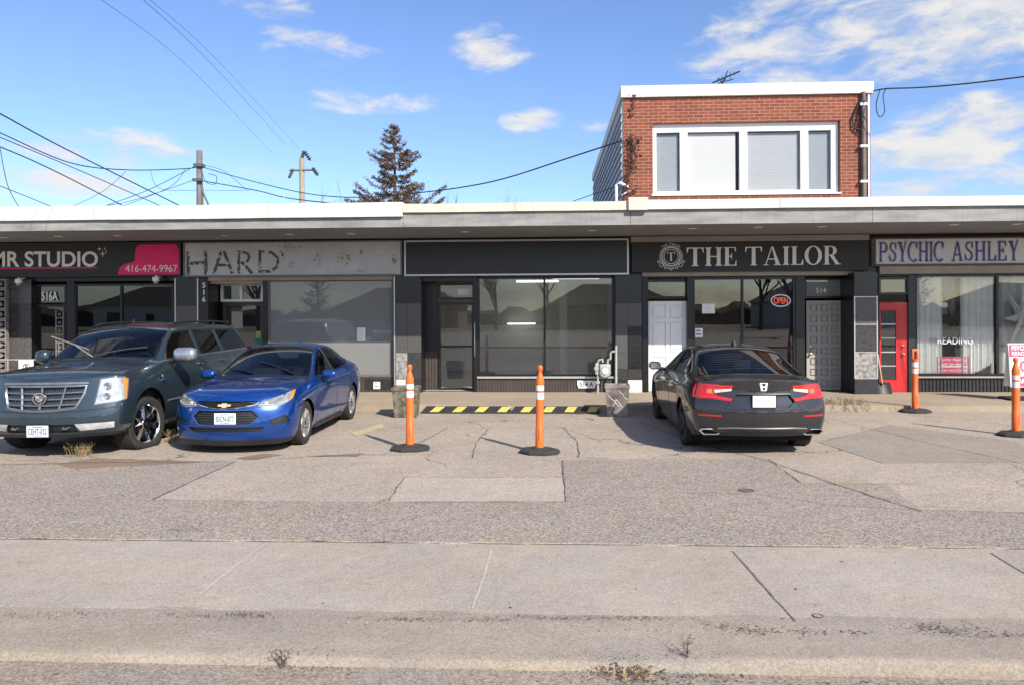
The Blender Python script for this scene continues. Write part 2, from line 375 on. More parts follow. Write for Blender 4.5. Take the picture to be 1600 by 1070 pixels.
# kerb: full height on the right, dropped for the driveway on the left
mb = MB(); prof_r = [(4.97, -.01), (4.66, -.006), (4.40, -.008), (4.362, -.014), (4.345, -.034), (4.330, -.105)]
prof_l = [(4.97, -.01), (4.72, -.024), (4.44, -.046), (4.372, -.050), (4.350, -.060), (4.338, -.105)]
xs = [-40]+[-12+.2*i for i in range(121)]+[40]
for i, x in enumerate(xs):
    k = min(1, max(0, (x-.55)/.9)); k = k*k*(3-2*k); jo = random.uniform(-.006, .006)
    for (yr, zr), (yl, zl) in zip(prof_r, prof_l): mb.V.append((x, yl+(yr-yl)*k+jo, zl+(zr-zl)*k+(random.uniform(-.003, .003) if 0 < i < len(xs)-1 else 0)))
for i in range(len(xs)-1):
    for j in range(5): mb.F.append((i*6+j, (i+1)*6+j, (i+1)*6+j+1, i*6+j+1)); mb.I.append(0)
mb.build('kerb', m_curb, kind='structure', smooth=50)
def gp(*pts): return [gnd(px, py)[:2] for px, py in pts]
sheet('asphalt_strip', [(-30, gnd(0, 727).y)]+gp((0, 727), (180, 722), (368, 721), (238, 781), (420, 784), (606, 785), (884, 784), (878, 719), (1040, 716), (1200, 717), (1252, 755), (1385, 756), (1440, 797), (1600, 800))+[(30, gnd(1600, 800).y), (30, YS1+.01), (-30, YS1+.01)], .004, m_asph, .004, jit=.012)
sheet('light_patch', gp((606, 784), (632, 746), (879, 746), (884, 783)), .006, m_patch, .003, jit=.006)
sheet('worn_patch', gp((1280, 691), (1392, 664), (1590, 690), (1640, 722), (1378, 723)), .005, m_patch2, .003, jit=.008)
def strip(mb, P, wdt, z, jit=.0):
    Q = []
    for i in range(len(P)-1):
        a, b = Vector(P[i]), Vector(P[i+1]); n = max(1, int((b-a).length/.12))
        for k in range(n): Q.append(a.lerp(b, k/n)+Vector((random.uniform(-jit, jit), random.uniform(-jit, jit))))
    Q.append(Vector(P[-1])); prev = None
    for i, q in enumerate(Q):
        d = (Q[min(i+1, len(Q)-1)]-Q[max(i-1, 0)]).normalized(); n = Vector((-d.y, d.x))*wdt*.5*random.uniform(.6, 1.4)
        cur = (len(mb.V), len(mb.V)+1); mb.V += [(q.x+n.x, q.y+n.y, z), (q.x-n.x, q.y-n.y, z)]
        if prev: mb.F.append((prev[0], prev[1], cur[1], cur[0])); mb.I.append(mb.mi)
        prev = cur
mb = MB()
for pts, wd in [(((1000, 660), (1080, 690), (1200, 720), (1330, 765), (1440, 800)), .022), (((1300, 655), (1440, 690), (1600, 725)), .014), (((880, 668), (902, 690), (905, 715), (950, 716)), .016), (((765, 668), (745, 690), (738, 716)), .016),
                (((0, 726), (130, 723), (200, 723), (368, 721)), .03), (((690, 672), (760, 668), (880, 668), (940, 690)), .010), (((632, 746), (879, 746)), .014), (((606, 784), (632, 746)), .016), (((878, 719), (884, 784)), .016),
                (((368, 721), (238, 781)), .014), (((1200, 717), (1252, 755)), .014), (((430, 717), (520, 712), (600, 710), (660, 690), (700, 668)), .016), (((1392, 664), (1280, 691)), .012), (((1340, 640), (1500, 655), (1640, 672)), .012), (((1252, 755), (1440, 757)), .010),
                (((238, 781), (420, 784), (606, 785), (884, 784)), .012), (((1060, 770), (1180, 772), (1300, 790), (1440, 797), (1640, 803)), .008), (((560, 672), (620, 668), (690, 672)), .012), (((1110, 690), (1300, 688)), .01)]:
    strip(mb, gp(*pts), wd*.7, .0105, .012)
mb.build('pavement_cracks', m_crackf, kind='structure')
mb = MB(); strip(mb, gp((1145, 859), (1185, 905), (1243, 968)), .013, -.0065, .004); strip(mb, gp((1548, 862), (1620, 905)), .016, -.0065, .003)
strip(mb, [(-30, YS1-.004), (30, YS1-.004)], .012, -.0055, .004)
mb.build('sidewalk_joint', M('joint_dirt', (.14, .12, .10), .95, var=.4, scale=30), kind='structure')
mb = MB(); strip(mb, gp((418, 846), (365, 884), (305, 932)), .018, -.0062, .004); strip(mb, gp((768, 857), (755, 900), (738, 948)), .016, -.0062, .004)
mb.build('sand_filled_joint', m_jointl, kind='structure')
sheet('parking_line', gp((548, 676), (596, 662), (602, 667), (556, 681)), .0065, m_yline, .002, jit=.01, step=.08)
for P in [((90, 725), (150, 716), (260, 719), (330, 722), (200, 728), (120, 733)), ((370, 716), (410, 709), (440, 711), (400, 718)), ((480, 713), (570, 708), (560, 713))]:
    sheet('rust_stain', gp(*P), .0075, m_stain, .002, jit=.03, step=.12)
# raised walkway in front of the shops
mb = MB(); mb.box(-40, 40, YWK, 17.9, -.1, .118, mi=0); mb.build('walkway', m_step, kind='structure')
# ================================================================== LITTER (uncountable)
m_lit = M('dry_leaf', (.13, .085, .05), .9, var=.5, scale=40); m_lit2 = M('dark_dirt', (.06, .05, .04), .95, var=.5, scale=50); m_peb = M('pebble', (.27, .24, .20), .9, var=.3, scale=40)
def flake(mb, x, y, z, s, mi):
    a = random.uniform(0, 6.28); l = s*random.uniform(.5, 1.6); wd = s*random.uniform(.2, .7); c, sn = math.cos(a), math.sin(a)
    t = random.uniform(-.4, .6)*s
    mb.add([(x-c*l, y-sn*l, z), (x+sn*wd, y-c*wd, z+abs(t)*.3), (x+c*l, y+sn*l, z+max(0, t)), (x-sn*wd, y+c*wd, z+abs(t)*.5)], [(0, 1, 2, 3)], mi)
mb = MB()
def cl(px, py, rx, ry, n, s=.0075, mis=(0, 0, 1)):
    c = gnd(px, py)
    for _ in range(n):
        x = c.x+random.gauss(0, rx); y = c.y+random.gauss(0, ry)
        z = .006 if y > YS1 else (-.004 if y > 4.7 else -.03 if y > 4.36 and x < .7 else -.002 if y > 4.36 else -.09)
        flake(mb, x, y, z, s*random.uniform(.4, 1.3), random.choice(mis))
for px, py, rx, ry, n in [(330, 960, .16, .02, 90), (400, 958, .12, .03, 150), (640, 965, .22, .02, 160), (760, 966, .10, .02, 70), (880, 963, .22, .02, 170), (1000, 963, .16, .02, 120), (1140, 978, .10, .04, 130), (1185, 985, .08, .03, 110), (1260, 985, .10, .03, 110), (1340, 986, .06, .02, 60), (1470, 980, .13, .05, 300), (1560, 990, .12, .03, 120), (40, 958, .14, .03, 60), (130, 955, .10, .03, 50),
                          (470, 1015, .25, .05, 160), (980, 1030, .22, .07, 330), (1100, 1030, .15, .05, 160), (1200, 1040, .6, .03, 110), (283, 827, .10, .06, 180), (170, 762, .1, .06, 40), (215, 722, .5, .08, 260), (420, 712, .3, .05, 120), (540, 711, .3, .04, 90), (150, 700, .4, .25, 160), (1166, 766, .06, .03, 30)]:
    cl(px, py, rx, ry, n)
for _ in range(500):
    x = random.uniform(-6, 6); y = random.uniform(3.9, 15); flake(mb, x, y, .008 if y > YS1 else -.004 if y > 4.7 else -.045 if (x < .6 and y > 4.33) else -.002 if y > 4.36 else -.09, random.uniform(.004, .014), random.choice((0, 1, 1)))
mb.build('leaf_litter', [m_lit, m_lit2], kind='stuff')
mb = MB()
for _ in range(900):
    x = random.uniform(-6, 6); y = random.choice((random.uniform(3.7, 4.3), random.uniform(4.6, 4.95), random.uniform(4.9, 9))); z = 0 if y > YS1 else -.012 if y > 4.7 else -.10
    if 4.32 < y < 4.7: continue
    s = random.uniform(.003, .008); mb.add([(x+s, y, z), (x-s*.6, y+s, z), (x-s*.6, y-s, z), (x, y, z+s*1.3)], [(0, 1, 3), (1, 2, 3), (2, 0, 3)])
mb.build('loose_gravel', m_peb, kind='stuff')
# ================================================================== plants
m_stalk = M('dry_stalk', (.40, .28, .15), .9, var=.35, scale=30); m_stalkd = M('dark_stalk', (.12, .075, .055), .9, var=.4, scale=30); m_wgreen = M('faded_weed', (.22, .20, .09), .9, var=.4, scale=30)
def tuft(name, label, cat, c, h, r, n, mats, lean=.5, twig=False, group=None):
    mb = MB(); c = Vector(c)
    for i in range(n):
        a = random.uniform(0, 6.283); b = c+Vector((random.gauss(0, r*.3), random.gauss(0, r*.22), 0)); hh = h*random.uniform(.35, 1.0)
        d = Vector((math.cos(a), math.sin(a), 0))*lean*hh*random.uniform(.2, 1.2); P = [b, b+d*.35+Vector((0, 0, hh*.6)), b+d+Vector((0, 0, hh))]
        mi = random.randrange(len(mats)); rr = random.uniform(.0016, .0032)*(1.7 if r > .5 else 1); mb.tube(P, [rr, rr*.8, rr*.3], 4, False, mi)
        for k in range(5 if twig else 2):
            q = P[1].lerp(P[2], random.random()); e = Vector((random.uniform(-1, 1), random.uniform(-1, 1), random.uniform(.1, 1)))*hh*.22
            mb.tube([q, q+e], [rr*.6, rr*.3], 3, False, mi)
            if random.random() < .6: s = random.uniform(.003, .008); t = q+e; mb.add([t+Vector((-s, 0, 0)), t+Vector((0, -s*.5, s*.3)), t+Vector((s, 0, 0)), t+Vector((0, s*.6, s))], [(0, 1, 2, 3)], mi)
    o = mb.build(name, mats, loc=c); return tag(o, label, cat, group)
tuft('dry_weed', 'dry yellowish weed under the bumper of the grey blue SUV', 'weed', gnd(128, 712), .20, .26, 60, [m_stalk, m_wgreen], .7, True)
tuft('dry_weed', 'low dry weed growing beside the flat front tyre of the SUV', 'weed', gnd(192, 700), .16, .16, 40, [m_stalk, m_wgreen, m_stalkd], .8, True)
tuft('dry_weed', 'tuft of dry grass between the SUV and the blue sedan', 'weed', gnd(268, 690), .2, .14, 40, [m_stalk, m_wgreen], .7, True)
tuft('twig_sprout', 'bare dark twigs sprouting at the dropped curb by the road', 'weed', (gnd(450, 1008).x, gnd(450, 1018).y, -.085), .15, .05, 8, [m_stalkd], .8, True)
tuft('twig_sprout', 'thin dark weed standing in the curb joint right of center', 'weed', (gnd(1072, 1018).x, gnd(1072, 1015).y, -.09), .19, .03, 7, [m_stalkd], .25, True)
tuft('dead_weed_mat', 'flattened reddish brown dead weeds lying in the gutter', 'weed', (gnd(985, 1026).x, gnd(985, 1026).y, -.095), .05, .30, 60, [m_stalkd, m_stalk, m_lit], 2.4, True)
tuft('dry_ornamental_plant', 'low pale dried plants along the walkway edge right of the dark sedan', 'plant', gnd(1322, 640), .24, 1.05, 170, [m_stalk, m_stalkd], .8, True)
# ================================================================== background: poles, wires, trees
m_pole = M('weathered_pole', (.19, .165, .145), .9, var=.3, scale=3, stretch=(6, 6, .6)); m_wire = M('cable', (.018, .018, .02), .7, var=.1); m_ins = M('insulator', (.10, .10, .11), .5)
m_bark = M('bark', (.12, .085, .065), .95, var=.35, scale=12); m_needle = M('dead_needles', (.26, .165, .105), .95, var=.5, scale=4, col2=(.12, .085, .058)); m_twig = M('bare_twig', (.14, .10, .085), .95, var=.3)
b = at(312, 322, 36.0); top = at(312, 236, 36.0)
u = thing('utility_pole', 'weathered wooden utility pole behind the roof with cables fanning from it', 'utility pole', (b.x, 36, 0))
MB().tube([(b.x, 36, -.3), (b.x, 36, top.z)], [.19, .14], 12).build('pole', m_pole, u, smooth=40)
mb = MB(); z1 = at(312, 285, 36).z
mb.tube([(b.x+.16, 35.95, 0), (b.x+.16, 35.95, z1-.4), (b.x+.10, 35.95, z1)], .06, 8); mb.box(b.x-.24, b.x+.24, 35.7, 35.85, z1, z1+.14); mb.tube([(b.x+.2, 35.9, at(315, 300, 36).z), (b.x+.5, 35.9, at(322, 322, 36).z)], .05, 6)
mb.build('cable_riser', m_ins, u, smooth=40)
MB().box(b.x-.2, b.x+.2, 35.75, 36.2, at(312, 262, 36).z, at(312, 257, 36).z).build('pole_band', m_ins, u)
b = at(472, 322, 46.0); top = at(472, 248, 46.0); P2X = b.x
u = thing('utility_pole', 'slim concrete utility pole with side arms holding insulators', 'utility pole', (b.x, 46, 0))
MB().tube([(b.x, 46, -.3), (b.x, 46, top.z)], [.2, .15], 12).build('pole', M('concrete_pole', (.34, .29, .24), .9, var=.2), u, smooth=40)
def insul(p, q, nm='insulator'):
    mb = MB(); p = Vector(p); q = Vector(q); mb.tube([p, q], .05, 8)
    for k in range(4): c = p.lerp(q, .15+.22*k); d = (q-p).normalized()*.06; mb.tube([c-d, c, c+d], [.06, .14, .06], 10)
    mb.build(nm, m_ins, u, smooth=40)
za = at(472, 267, 46).z
MB().tube([(b.x-.75, 45.9, za), (b.x+.75, 45.9, za+.02)], .07, 8).build('cross_arm', m_pole, u, smooth=40)
insul((b.x-.5, 45.9, za+.1), (b.x-.8, 45.9, za-.5)); insul((b.x+.7, 45.9, za+.15), (b.x+1.05, 45.9, za-.35)); insul((b.x, 46, top.z), (b.x+.15, 46, top.z+.5)); insul((b.x+.15, 46, top.z+.45), (b.x+.55, 46, top.z-.15))
def wire(pts, r, label, sag=0):
    P = [at(px, py, Y) for px, py, Y in pts]; Q = []
    for i in range(len(P)-1):                                   # Catmull-Rom through the points
        p0 = P[max(i-1, 0)]; p1 = P[i]; p2 = P[i+1]; p3 = P[min(i+2, len(P)-1)]
        for k in range(8):
            t = k/8; Q.append(.5*((2*p1)+(p2-p0)*t+(2*p0-5*p1+4*p2-p3)*t*t+(3*p1-p0-3*p2+p3)*t**3))
    Q.append(P[-1])
    if pts[0][0] < -5 or pts[0][1] < 0: Q.insert(0, Q[0]+(Q[0]-Q[1]).normalized()*14)      # the run goes on past the frame
    if pts[-1][0] > 1600: Q.append(Q[-1]+(Q[-1]-Q[-2]).normalized()*14)
    mb = MB(); mb.tube(Q, r*.75, 6); o = mb.build('overhead_cable', m_wire, loc=P[0], smooth=60)
    return tag(o, label, 'cable', 'overhead cables')
wire([(-30, 165, 15), (0, 178, 17), (100, 232, 20), (285, 324, 24)], .024, 'thick black cable slanting from the left edge to the roof, uppermost of its bundle')
wire([(-30, 196, 26), (0, 208, 26), (110, 255, 30), (200, 266, 33), (290, 264, 35.8), (312, 260, 35.8)], .03, 'sagging black cable from the left edge to the wooden pole')
wire([(-30, 202, 18), (0, 215, 19), (120, 265, 22), (255, 324, 25)], .018, 'thin cable just below the sagging pole cable at left')
wire([(-30, 220, 17), (0, 230, 18), (80, 265, 21), (200, 326, 24)], .022, 'third slanting cable down to the roof at far left')
wire([(0, 232, 30), (12, 290, 30), (32, 328, 30)], .02, 'steep short cable at the left edge of the sky')
wire([(-30, 280, 22), (0, 291, 23), (90, 327, 26)], .018, 'lowest cable crossing the left corner above the roof')
wire([(-20, 318, 30), (10, 325, 30), (90, 325, 32), (190, 318, 34), (303, 282, 35.8)], .02, 'low cable rising from the left roof line to the wooden pole')
wire([(105, 327, 34), (160, 300, 36), (197, 268, 37)], .015, 'faint cable crossing behind the roof left of the wooden pole')
wire([(150, 327, 33), (230, 298, 35), (305, 260, 35.8)], .02, 'cable climbing steeply from the roof to the wooden pole top')
wire([(180, 327, 33), (265, 293, 35), (290, 264, 35.8)], .015, 'thin forked cable under the wooden pole band')
wire([(235, 268, 36), (250, 295, 37), (310, 298, 36), (390, 298, 38)], .013, 'hanging loop of thin cable left of the wooden pole')
wire([(312, 260, 35.8), (345, 270, 35), (400, 285, 34), (480, 303, 31), (560, 309, 28), (660, 301, 24), (740, 290, 22), (800, 276, 20.5), (880, 250, 19), (948, 228, 18), (972, 220, 17.7)], .024, 'long black service cable swooping from the pole to the brick wall')
wire([(316, 283, 35.8), (400, 298, 34), (450, 310, 32), (545, 321, 28)], .028, 'heavy cable dipping behind the roof right of the wooden pole')
wire([(316, 258, 35.8), (350, 268, 36), (385, 297, 37)], .014, 'short slack cable right of the wooden pole')
wire([(316, 270, 35.8), (322, 285, 35.6), (336, 288, 35.4), (338, 276, 35.2), (326, 272, 35.4)], .02, 'coiled loop of black cable hanging beside the wooden pole')
wire([(145, -10, 16), (300, 110, 26), (425, 240, 44)], .007, 'faint high power line at top left, left of the pair')
wire([(215, -8, 16), (330, 100, 27), (445, 225, 45)], .008, 'faint high power line at top left, middle one')
wire([(225, -8, 17), (345, 100, 28), (470, 236, 46)], .007, 'faint high power line running to the concrete pole top')
wire([(895, 315, 26), (930, 303, 22), (968, 290, 17.7)], .016, 'short low cable meeting the siding corner of the brick storey')
wire([(1364, 143, 17.5), (1385, 139, 17.2), (1440, 137, 16.8), (1520, 130, 16), (1640, 115, 15)], .02, 'black cable leaving the brick wall toward the right edge')
wire([(1375, 141, 17.4), (1369, 165, 17.4), (1374, 183, 17.4), (1382, 175, 17.4), (1380, 150, 17.4), (1384, 140, 17.3)], .014, 'drip loop of black cable beside the white downspout')
def limb(mb, p, d, ln, r, depth, spread=.6, mi=0, up=.12):
    P = [p]; q = p
    for k in range(3):
        d = (d+Vector((random.uniform(-1, 1), random.uniform(-1, 1), random.uniform(-.5, 1)))*.16).normalized(); q = q+d*ln/3; P.append(q)
    mb.tube(P, [r, r*.85, r*.7, r*.5], 5 if depth > 1 else 3, False, mi)
    if depth <= 0: return
    for k in range(random.choice((3, 4))):
        s = P[random.choice((1, 2, 3))]; e = (d+Vector((random.uniform(-1, 1), random.uniform(-1, 1), random.uniform(-.2, 1)))*spread+Vector((0, 0, up))).normalized()
        limb(mb, s, e, ln*random.uniform(.5, .75), r*.55, depth-1, spread, mi, up)
def bare_tree(x, y, h, label, cat='tree', depth=4, group=None, r=.16, z=0, mat=None):
    t = thing('bare_tree', label, cat, (x, y, z), 0, group); m = mat or m_bark
    MB().tube([(x, y, z-.2), (x+.05, y, z+h*.2), (x-.03, y, z+h*.4)], [r, r*.8, r*.65], 10).build('trunk', m, t, smooth=50)
    mb = MB()
    for k in range(6):
        a = random.uniform(0, 6.28); limb(mb, Vector((x, y, z+h*random.uniform(.22, .4))), Vector((math.cos(a)*.7, math.sin(a)*.7, 1)).normalized(), h*.32, r*.5, depth-1)
    mb.build('crown', m, t); return t
def conifer(x, y, h, label, mats, wid=.17, dens=1.0, bare=.25, name='conifer'):
    t = thing(name, label, 'tree', (x, y, 0))
    MB().tube([(x, y, -.2), (x, y, h*.5), (x, y, h)], [h*.016, h*.011, .02], 8).build('trunk', m_bark, t, smooth=50)
    mb = MB(); z = h*(.45 if name == 'conifer' and y > 0 else .14)
    while z < h*.985:
        f = 1-z/h; R = h*wid*(f**.8)*random.uniform(.72, 1.2)+.15; n = random.choice((4, 5, 6, 7))
        for k in range(n):
            a = random.uniform(0, 6.28); L = R*random.uniform(.45, 1.15); d = Vector((math.cos(a), math.sin(a), 0)); p0 = Vector((x, y, z))
            P = [p0, p0+d*L*.5+Vector((0, 0, -L*.06)), p0+d*L+Vector((0, 0, L*random.uniform(.06, .34)))]
            mb.tube(P, [.035*f+.012, .02*f+.01, .006], 4, False, 0)
            if random.random() < bare*.4: dm = .3
            else: dm = 1
            for q in range(int(L*19*dens*dm)):
                tt = random.uniform(.18, 1)**.8; c = P[0].lerp(P[1], tt*2) if tt < .5 else P[1].lerp(P[2], tt*2-1)
                sd = Vector((-d.y, d.x, 0))*random.uniform(-.24, .24)*L*.6*(1.1-tt*.6); c = c+sd+Vector((0, 0, random.uniform(-.10, .05)))
                for g in range(3):
                    s = random.uniform(.035, .085) if y > 0 else random.uniform(.06, .14); e1 = Vector((random.uniform(-1, 1), random.uniform(-1, 1), random.uniform(-.8, .5))).normalized()*s; e2 = e1.cross(Vector((random.random(), random.random(), random.random()))).normalized()*s*.4; cc = c+Vector((random.uniform(-.1, .1), random.uniform(-.1, .1), random.uniform(-.08, .08)))
                    mb.add([cc-e1, cc+e2, cc+e1, cc-e2], [(0, 1, 2, 3)], 1)
        z += h*random.uniform(.016, .030)
    mb.build('crown', [m_bark]+mats, t); return t
b = at(617, 320, 46); conifer(b.x, 46, at(617, 193, 46).z, 'tall brown half bare spruce rising behind the flat roof', [m_needle], .40, 3.2)
for px, Y, zt, lab in [(548, 44, 297, 'bare branching shrub top left of the spruce'), (702, 42, 282, 'thin bare sapling tips just right of the spruce'), (742, 40, 298, 'small bare sapling tips farthest right of the spruce'), (655, 43, 305, 'low bare twigs at the right foot of the spruce')]:
    q = at(px, zt, Y); bare_tree(q.x, Y, q.z+.2, lab, depth=4, r=.09, mat=m_twig)
# ================================================================== across the street (what the shop glass mirrors)
m_hb = M('house_brick', (.22, .12, .085), .9, var=.2); m_hr = M('house_shingle', (.06, .052, .05), .95, var=.3); m_hw = M('house_white', (.6, .6, .58), .7); m_hg = M('house_glass', (.03, .035, .04), .1)
HS = [(-88, 17, 3.4, 'long brick bungalow across the road, farthest left'), (-52, 15, 3.2, 'low white bungalow across the road on the left'), (-20, 16, 3.0, 'dark roofed brick bungalow across the road left of the middle'), (8, 15, 3.0, 'wide brick bungalow straight across the road'), (36, 15, 3.3, 'white bungalow across the road on the right'), (66, 17, 3.2, 'brick bungalow across the road, far right'), (98, 16, 3.3, 'last brick bungalow across the road at the right end')]
for i, (hx, wd, hh, lab) in enumerate(HS):
    y1 = -56-(i % 3)*4; y0 = y1-11; t = thing('bungalow', lab, 'house', (hx, y1, 0)); x0, x1 = hx-wd/2, hx+wd/2
    MB().box(x0, x1, y0, y1, -.1, hh).build('wall', [m_hb, m_hw][i in (1, 4)], t)
    mb = MB(); e = .6; rz = hh+2.7; ym = (y0+y1)/2; mb.add([(x0-e, y0-e, hh), (x1+e, y0-e, hh), (x1+e, y1+e, hh), (x0-e, y1+e, hh), (x0+4, ym, rz), (x1-4, ym, rz)], [(0, 1, 5, 4), (1, 2, 5), (2, 3, 4, 5), (3, 0, 4), (3, 2, 1, 0)]); mb.build('roof', m_hr, t)
    for k in (-.3, .3):
        f = MB().box(hx+k*wd-1.3, hx+k*wd+1.3, y1+.005, y1+.06, 1, 2.4).build('window', m_hw, t); MB().box(hx+k*wd-1.2, hx+k*wd+1.2, y1+.062, y1+.07, 1.08, 2.32).build('pane', m_hg, f)
    MB().box(hx-.5, hx+.5, y1+.005, y1+.05, 0, 2.1).build('door', m_hr, t)
m_green = M('evergreen', (.035, .055, .03), .95, var=.5, scale=3)
mb = MB(); r3 = random.Random(3); n = 240
for i in range(n+1):
    x = -170+340*i/n; h = 2.3+.5*math.sin(x*.05)+.4*math.sin(x*.31+1)+r3.uniform(0, 1.6); mb.V += [(x, -92, -.3), (x, -94, h*.7), (x+r3.uniform(-.4, .4), -97, h), (x, -104, -.3)]
    if i: o = 4*i; mb.F += [(o-4+k, o+k, o+k+1, o-3+k) for k in range(3)]; mb.I += [0]*3
mb.build('distant_wood', M('winter_wood', (.05, .045, .035), .95, var=.4, scale=.6), kind='stuff')
conifer(9.5, -50, 12, 'dark green spruce across the road', [m_green], .2, .5, 0)
conifer(-34, -74, 14, 'tall dark evergreen behind the bungalows across the road', [m_green], .2, .4, 0)
conifer(52, -72, 13, 'dark evergreen behind the white bungalow across the road', [m_green], .2, .4, 0)
for x, y, h, lab in [(-6, -52, 11, 'bare street tree across the road near the middle'), (24, -50, 12, 'bare street tree across the road toward the right'), (-34, -50, 12, 'bare street tree across the road on the left'), (56, -48, 12, 'bare street tree across the road, far right'), (0, -78, 15, 'tall bare tree behind the bungalows across the road'), (-70, -52, 12, 'bare street tree across the road, far left'), (80, -74, 15, 'tall bare tree behind the far right bungalows'), (21, -30, 9, 'young bare tree close to the road on the right'), (-46, -80, 15, 'tall bare tree behind the white bungalow across the road')]:
    bare_tree(x, y, h, lab, depth=4, r=.24)
# ================================================================== SERIF GLYPHS (unit cap height)
def ell(cx, cy, rx, ry, a0, a1, n=20): return [(cx+rx*math.cos(a0+(a1-a0)*i/n), cy+ry*math.sin(a0+(a1-a0)*i/n)) for i in range(n+1)]
def band(o, i):                         # quads between two equal length polylines
    return [[o[k], o[k+1], i[k+1], i[k]] for k in range(len(o)-1)]
def rect(a, b, c, d): return [(a, c), (b, c), (b, d), (a, d)]
def stem(a, b, ov=.07, top=True, bot=True, h=.045):
    r = [rect(a, b, h if bot else 0, 1-h if top else 1)]
    if bot: r.append(rect(a-ov, b+ov, 0, h)); r.append([(a-ov*.6, h), (a, h), (a, h+.05)]); r.append([(b, h), (b+ov*.6, h), (b, h+.05)])
    if top: r.append(rect(a-ov, b+ov, 1-h, 1)); r.append([(a, 1-h), (a-ov*.6, 1-h), (a, 1-h-.05)]); r.append([(b+ov*.6, 1-h), (b, 1-h), (b, 1-h-.05)])
    return r
PI = math.pi
def glyph(ch, k=1.0, th=.055):
    """polygons and advance width of a serif capital; k scales the thick strokes"""
    s = .19*k
    if ch == 'I': return stem(.08, .08+s), .16+s
    if ch == 'H': return stem(.08, .08+s)+stem(.60, .60+s)+[rect(.08+s, .60, .48, .48+th)], .68+s
    if ch == 'T': return [rect(.33, .33+s, .045, 1-th), rect(.25, .41+s, 0, .045), rect(0, .66+s, 1-th, 1), [(0, 1-th), (0, .72), (.03, .72), (.10, 1-th)], [(.66+s, 1-th), (.56+s, 1-th), (.63+s, .72), (.66+s, .72)]], .66+s
    if ch == 'E': return stem(.08, .08+s)[:1]+[rect(.01, .08, 0, .045), rect(.01, .08, .955, 1), rect(.08, .60+s*.3, 0, .045), rect(.08, .57+s*.3, .955, 1), rect(.08+s, .40, .48, .48+th), [(.40, .36), (.43, .36), (.43, .66), (.40, .66), (.36, .51)], [(.50+s*.3, .045), (.60+s*.3, .045), (.60+s*.3, .28), (.575+s*.3, .28)], [(.48+s*.3, .955), (.545+s*.3, .74), (.57+s*.3, .74), (.57+s*.3, .955)]], .63+s*.3
    if ch == 'L': return [rect(.08, .08+s, .045, .955), rect(.01, .15+s, .955, 1), rect(.01, .62, 0, .045), [(.50, .045), (.62, .045), (.62, .30), (.595, .30)]], .62
    if ch == 'A': return [[(.10, .045), (.10+th, .045), (.40+th*.6, .93), (.40, 1)], [(.40, 1), (.40+th*.6, .93), (.62, .045), (.62+s*1.1, .045), (.44+th, 1)], rect(.0, .25, 0, .045), rect(.53, .71+s, 0, .045), rect(.21, .58, .30, .30+th)], .71+s
    if ch == 'O' or ch == 'C':
        o = ell(.44, .5, .44, .52, (.28 if ch == 'C' else 0)*PI, (1.74 if ch == 'C' else 2)*PI, 36); i = ell(.44, .5, .44-s, .47, (.30 if ch == 'C' else 0)*PI, (1.72 if ch == 'C' else 2)*PI, 36)
        r = band(o, i)
        if ch == 'C': r += [[(.70, .72), (.73, .66), (.76, .66), (.76, 1.0), (.73, 1.0), (.68, .86)]]
        return r, (.88 if ch == 'O' else .78)
    if ch == 'R' or ch == 'P':
        o = [(.08+s, 1)]+ell(.40, .74, .28, .26, PI/2, -PI/2, 14)+[(.08+s, .48)]; i = [(.08+s, 1-th)]+ell(.40, .74, .28-s, .26-th, PI/2, -PI/2, 14)+[(.08+s, .48+th)]
        r = stem(.08, .08+s)[:1]+[rect(.01, .15+s, 0, .045), rect(.01, .08+s, .955, 1)]+band(o, i)
        if ch == 'R': r += [[(.32, .48), (.32+s*1.1, .48), (.60+s, .045), (.60, .045)], rect(.58, .70+s, 0, .045)]
        return r, (.70+s if ch == 'R' else .70)
    if ch == 'S':
        c = [(.56, .78), (.50, .92), (.36, .97), (.20, .93), (.12, .78), (.17, .64), (.34, .53), (.50, .42), (.56, .27), (.49, .10), (.33, .03), (.17, .07), (.09, .24)]
        wd = [.03, .05, .06, .10, .13, .14, .16, .16, .13, .11, .06, .05, .03]
        L = []; R = []
        for k2, p in enumerate(c):
            a = c[max(k2-1, 0)]; b = c[min(k2+1, len(c)-1)]; dx, dy = b[0]-a[0], b[1]-a[1]; l = math.hypot(dx, dy); w2 = wd[k2]*.5*max(.6, k)
            L.append((p[0]-dy/l*w2, p[1]+dx/l*w2)); R.append((p[0]+dy/l*w2, p[1]-dx/l*w2))
        return band(L, R)+[rect(.55, .59, .66, .98), rect(.06, .10, .02, .34)], .64
    if ch == 'Y': return [rect(.33, .33+s, .045, .45), rect(.25, .41+s, 0, .045), [(.33, .45), (.33+s, .45), (.18+s, .955), (.08, .955)], [(.33+s*.6, .45), (.33+s, .45), (.70, 1.08), (.63, 1.02)], rect(.0, .24+s, .955, 1)], .74
    return [rect(0, .3, 0, 1)], .3
def serif_chars(body, k=1.0, gap=.07, space=.34, th=.055):
    out = []; x = 0
    for ch in body:
        if ch == ' ': x += space; continue
        P, wd = glyph(ch, k, th); V = []; F = []
        for n, p in enumerate(P):
            o = len(V); V += [(q[0]+x, q[1], n*.0004) for q in p]; F.append(tuple(range(o, o+len(p))))
        out.append((ch, V, F)); x += wd+gap
    return out
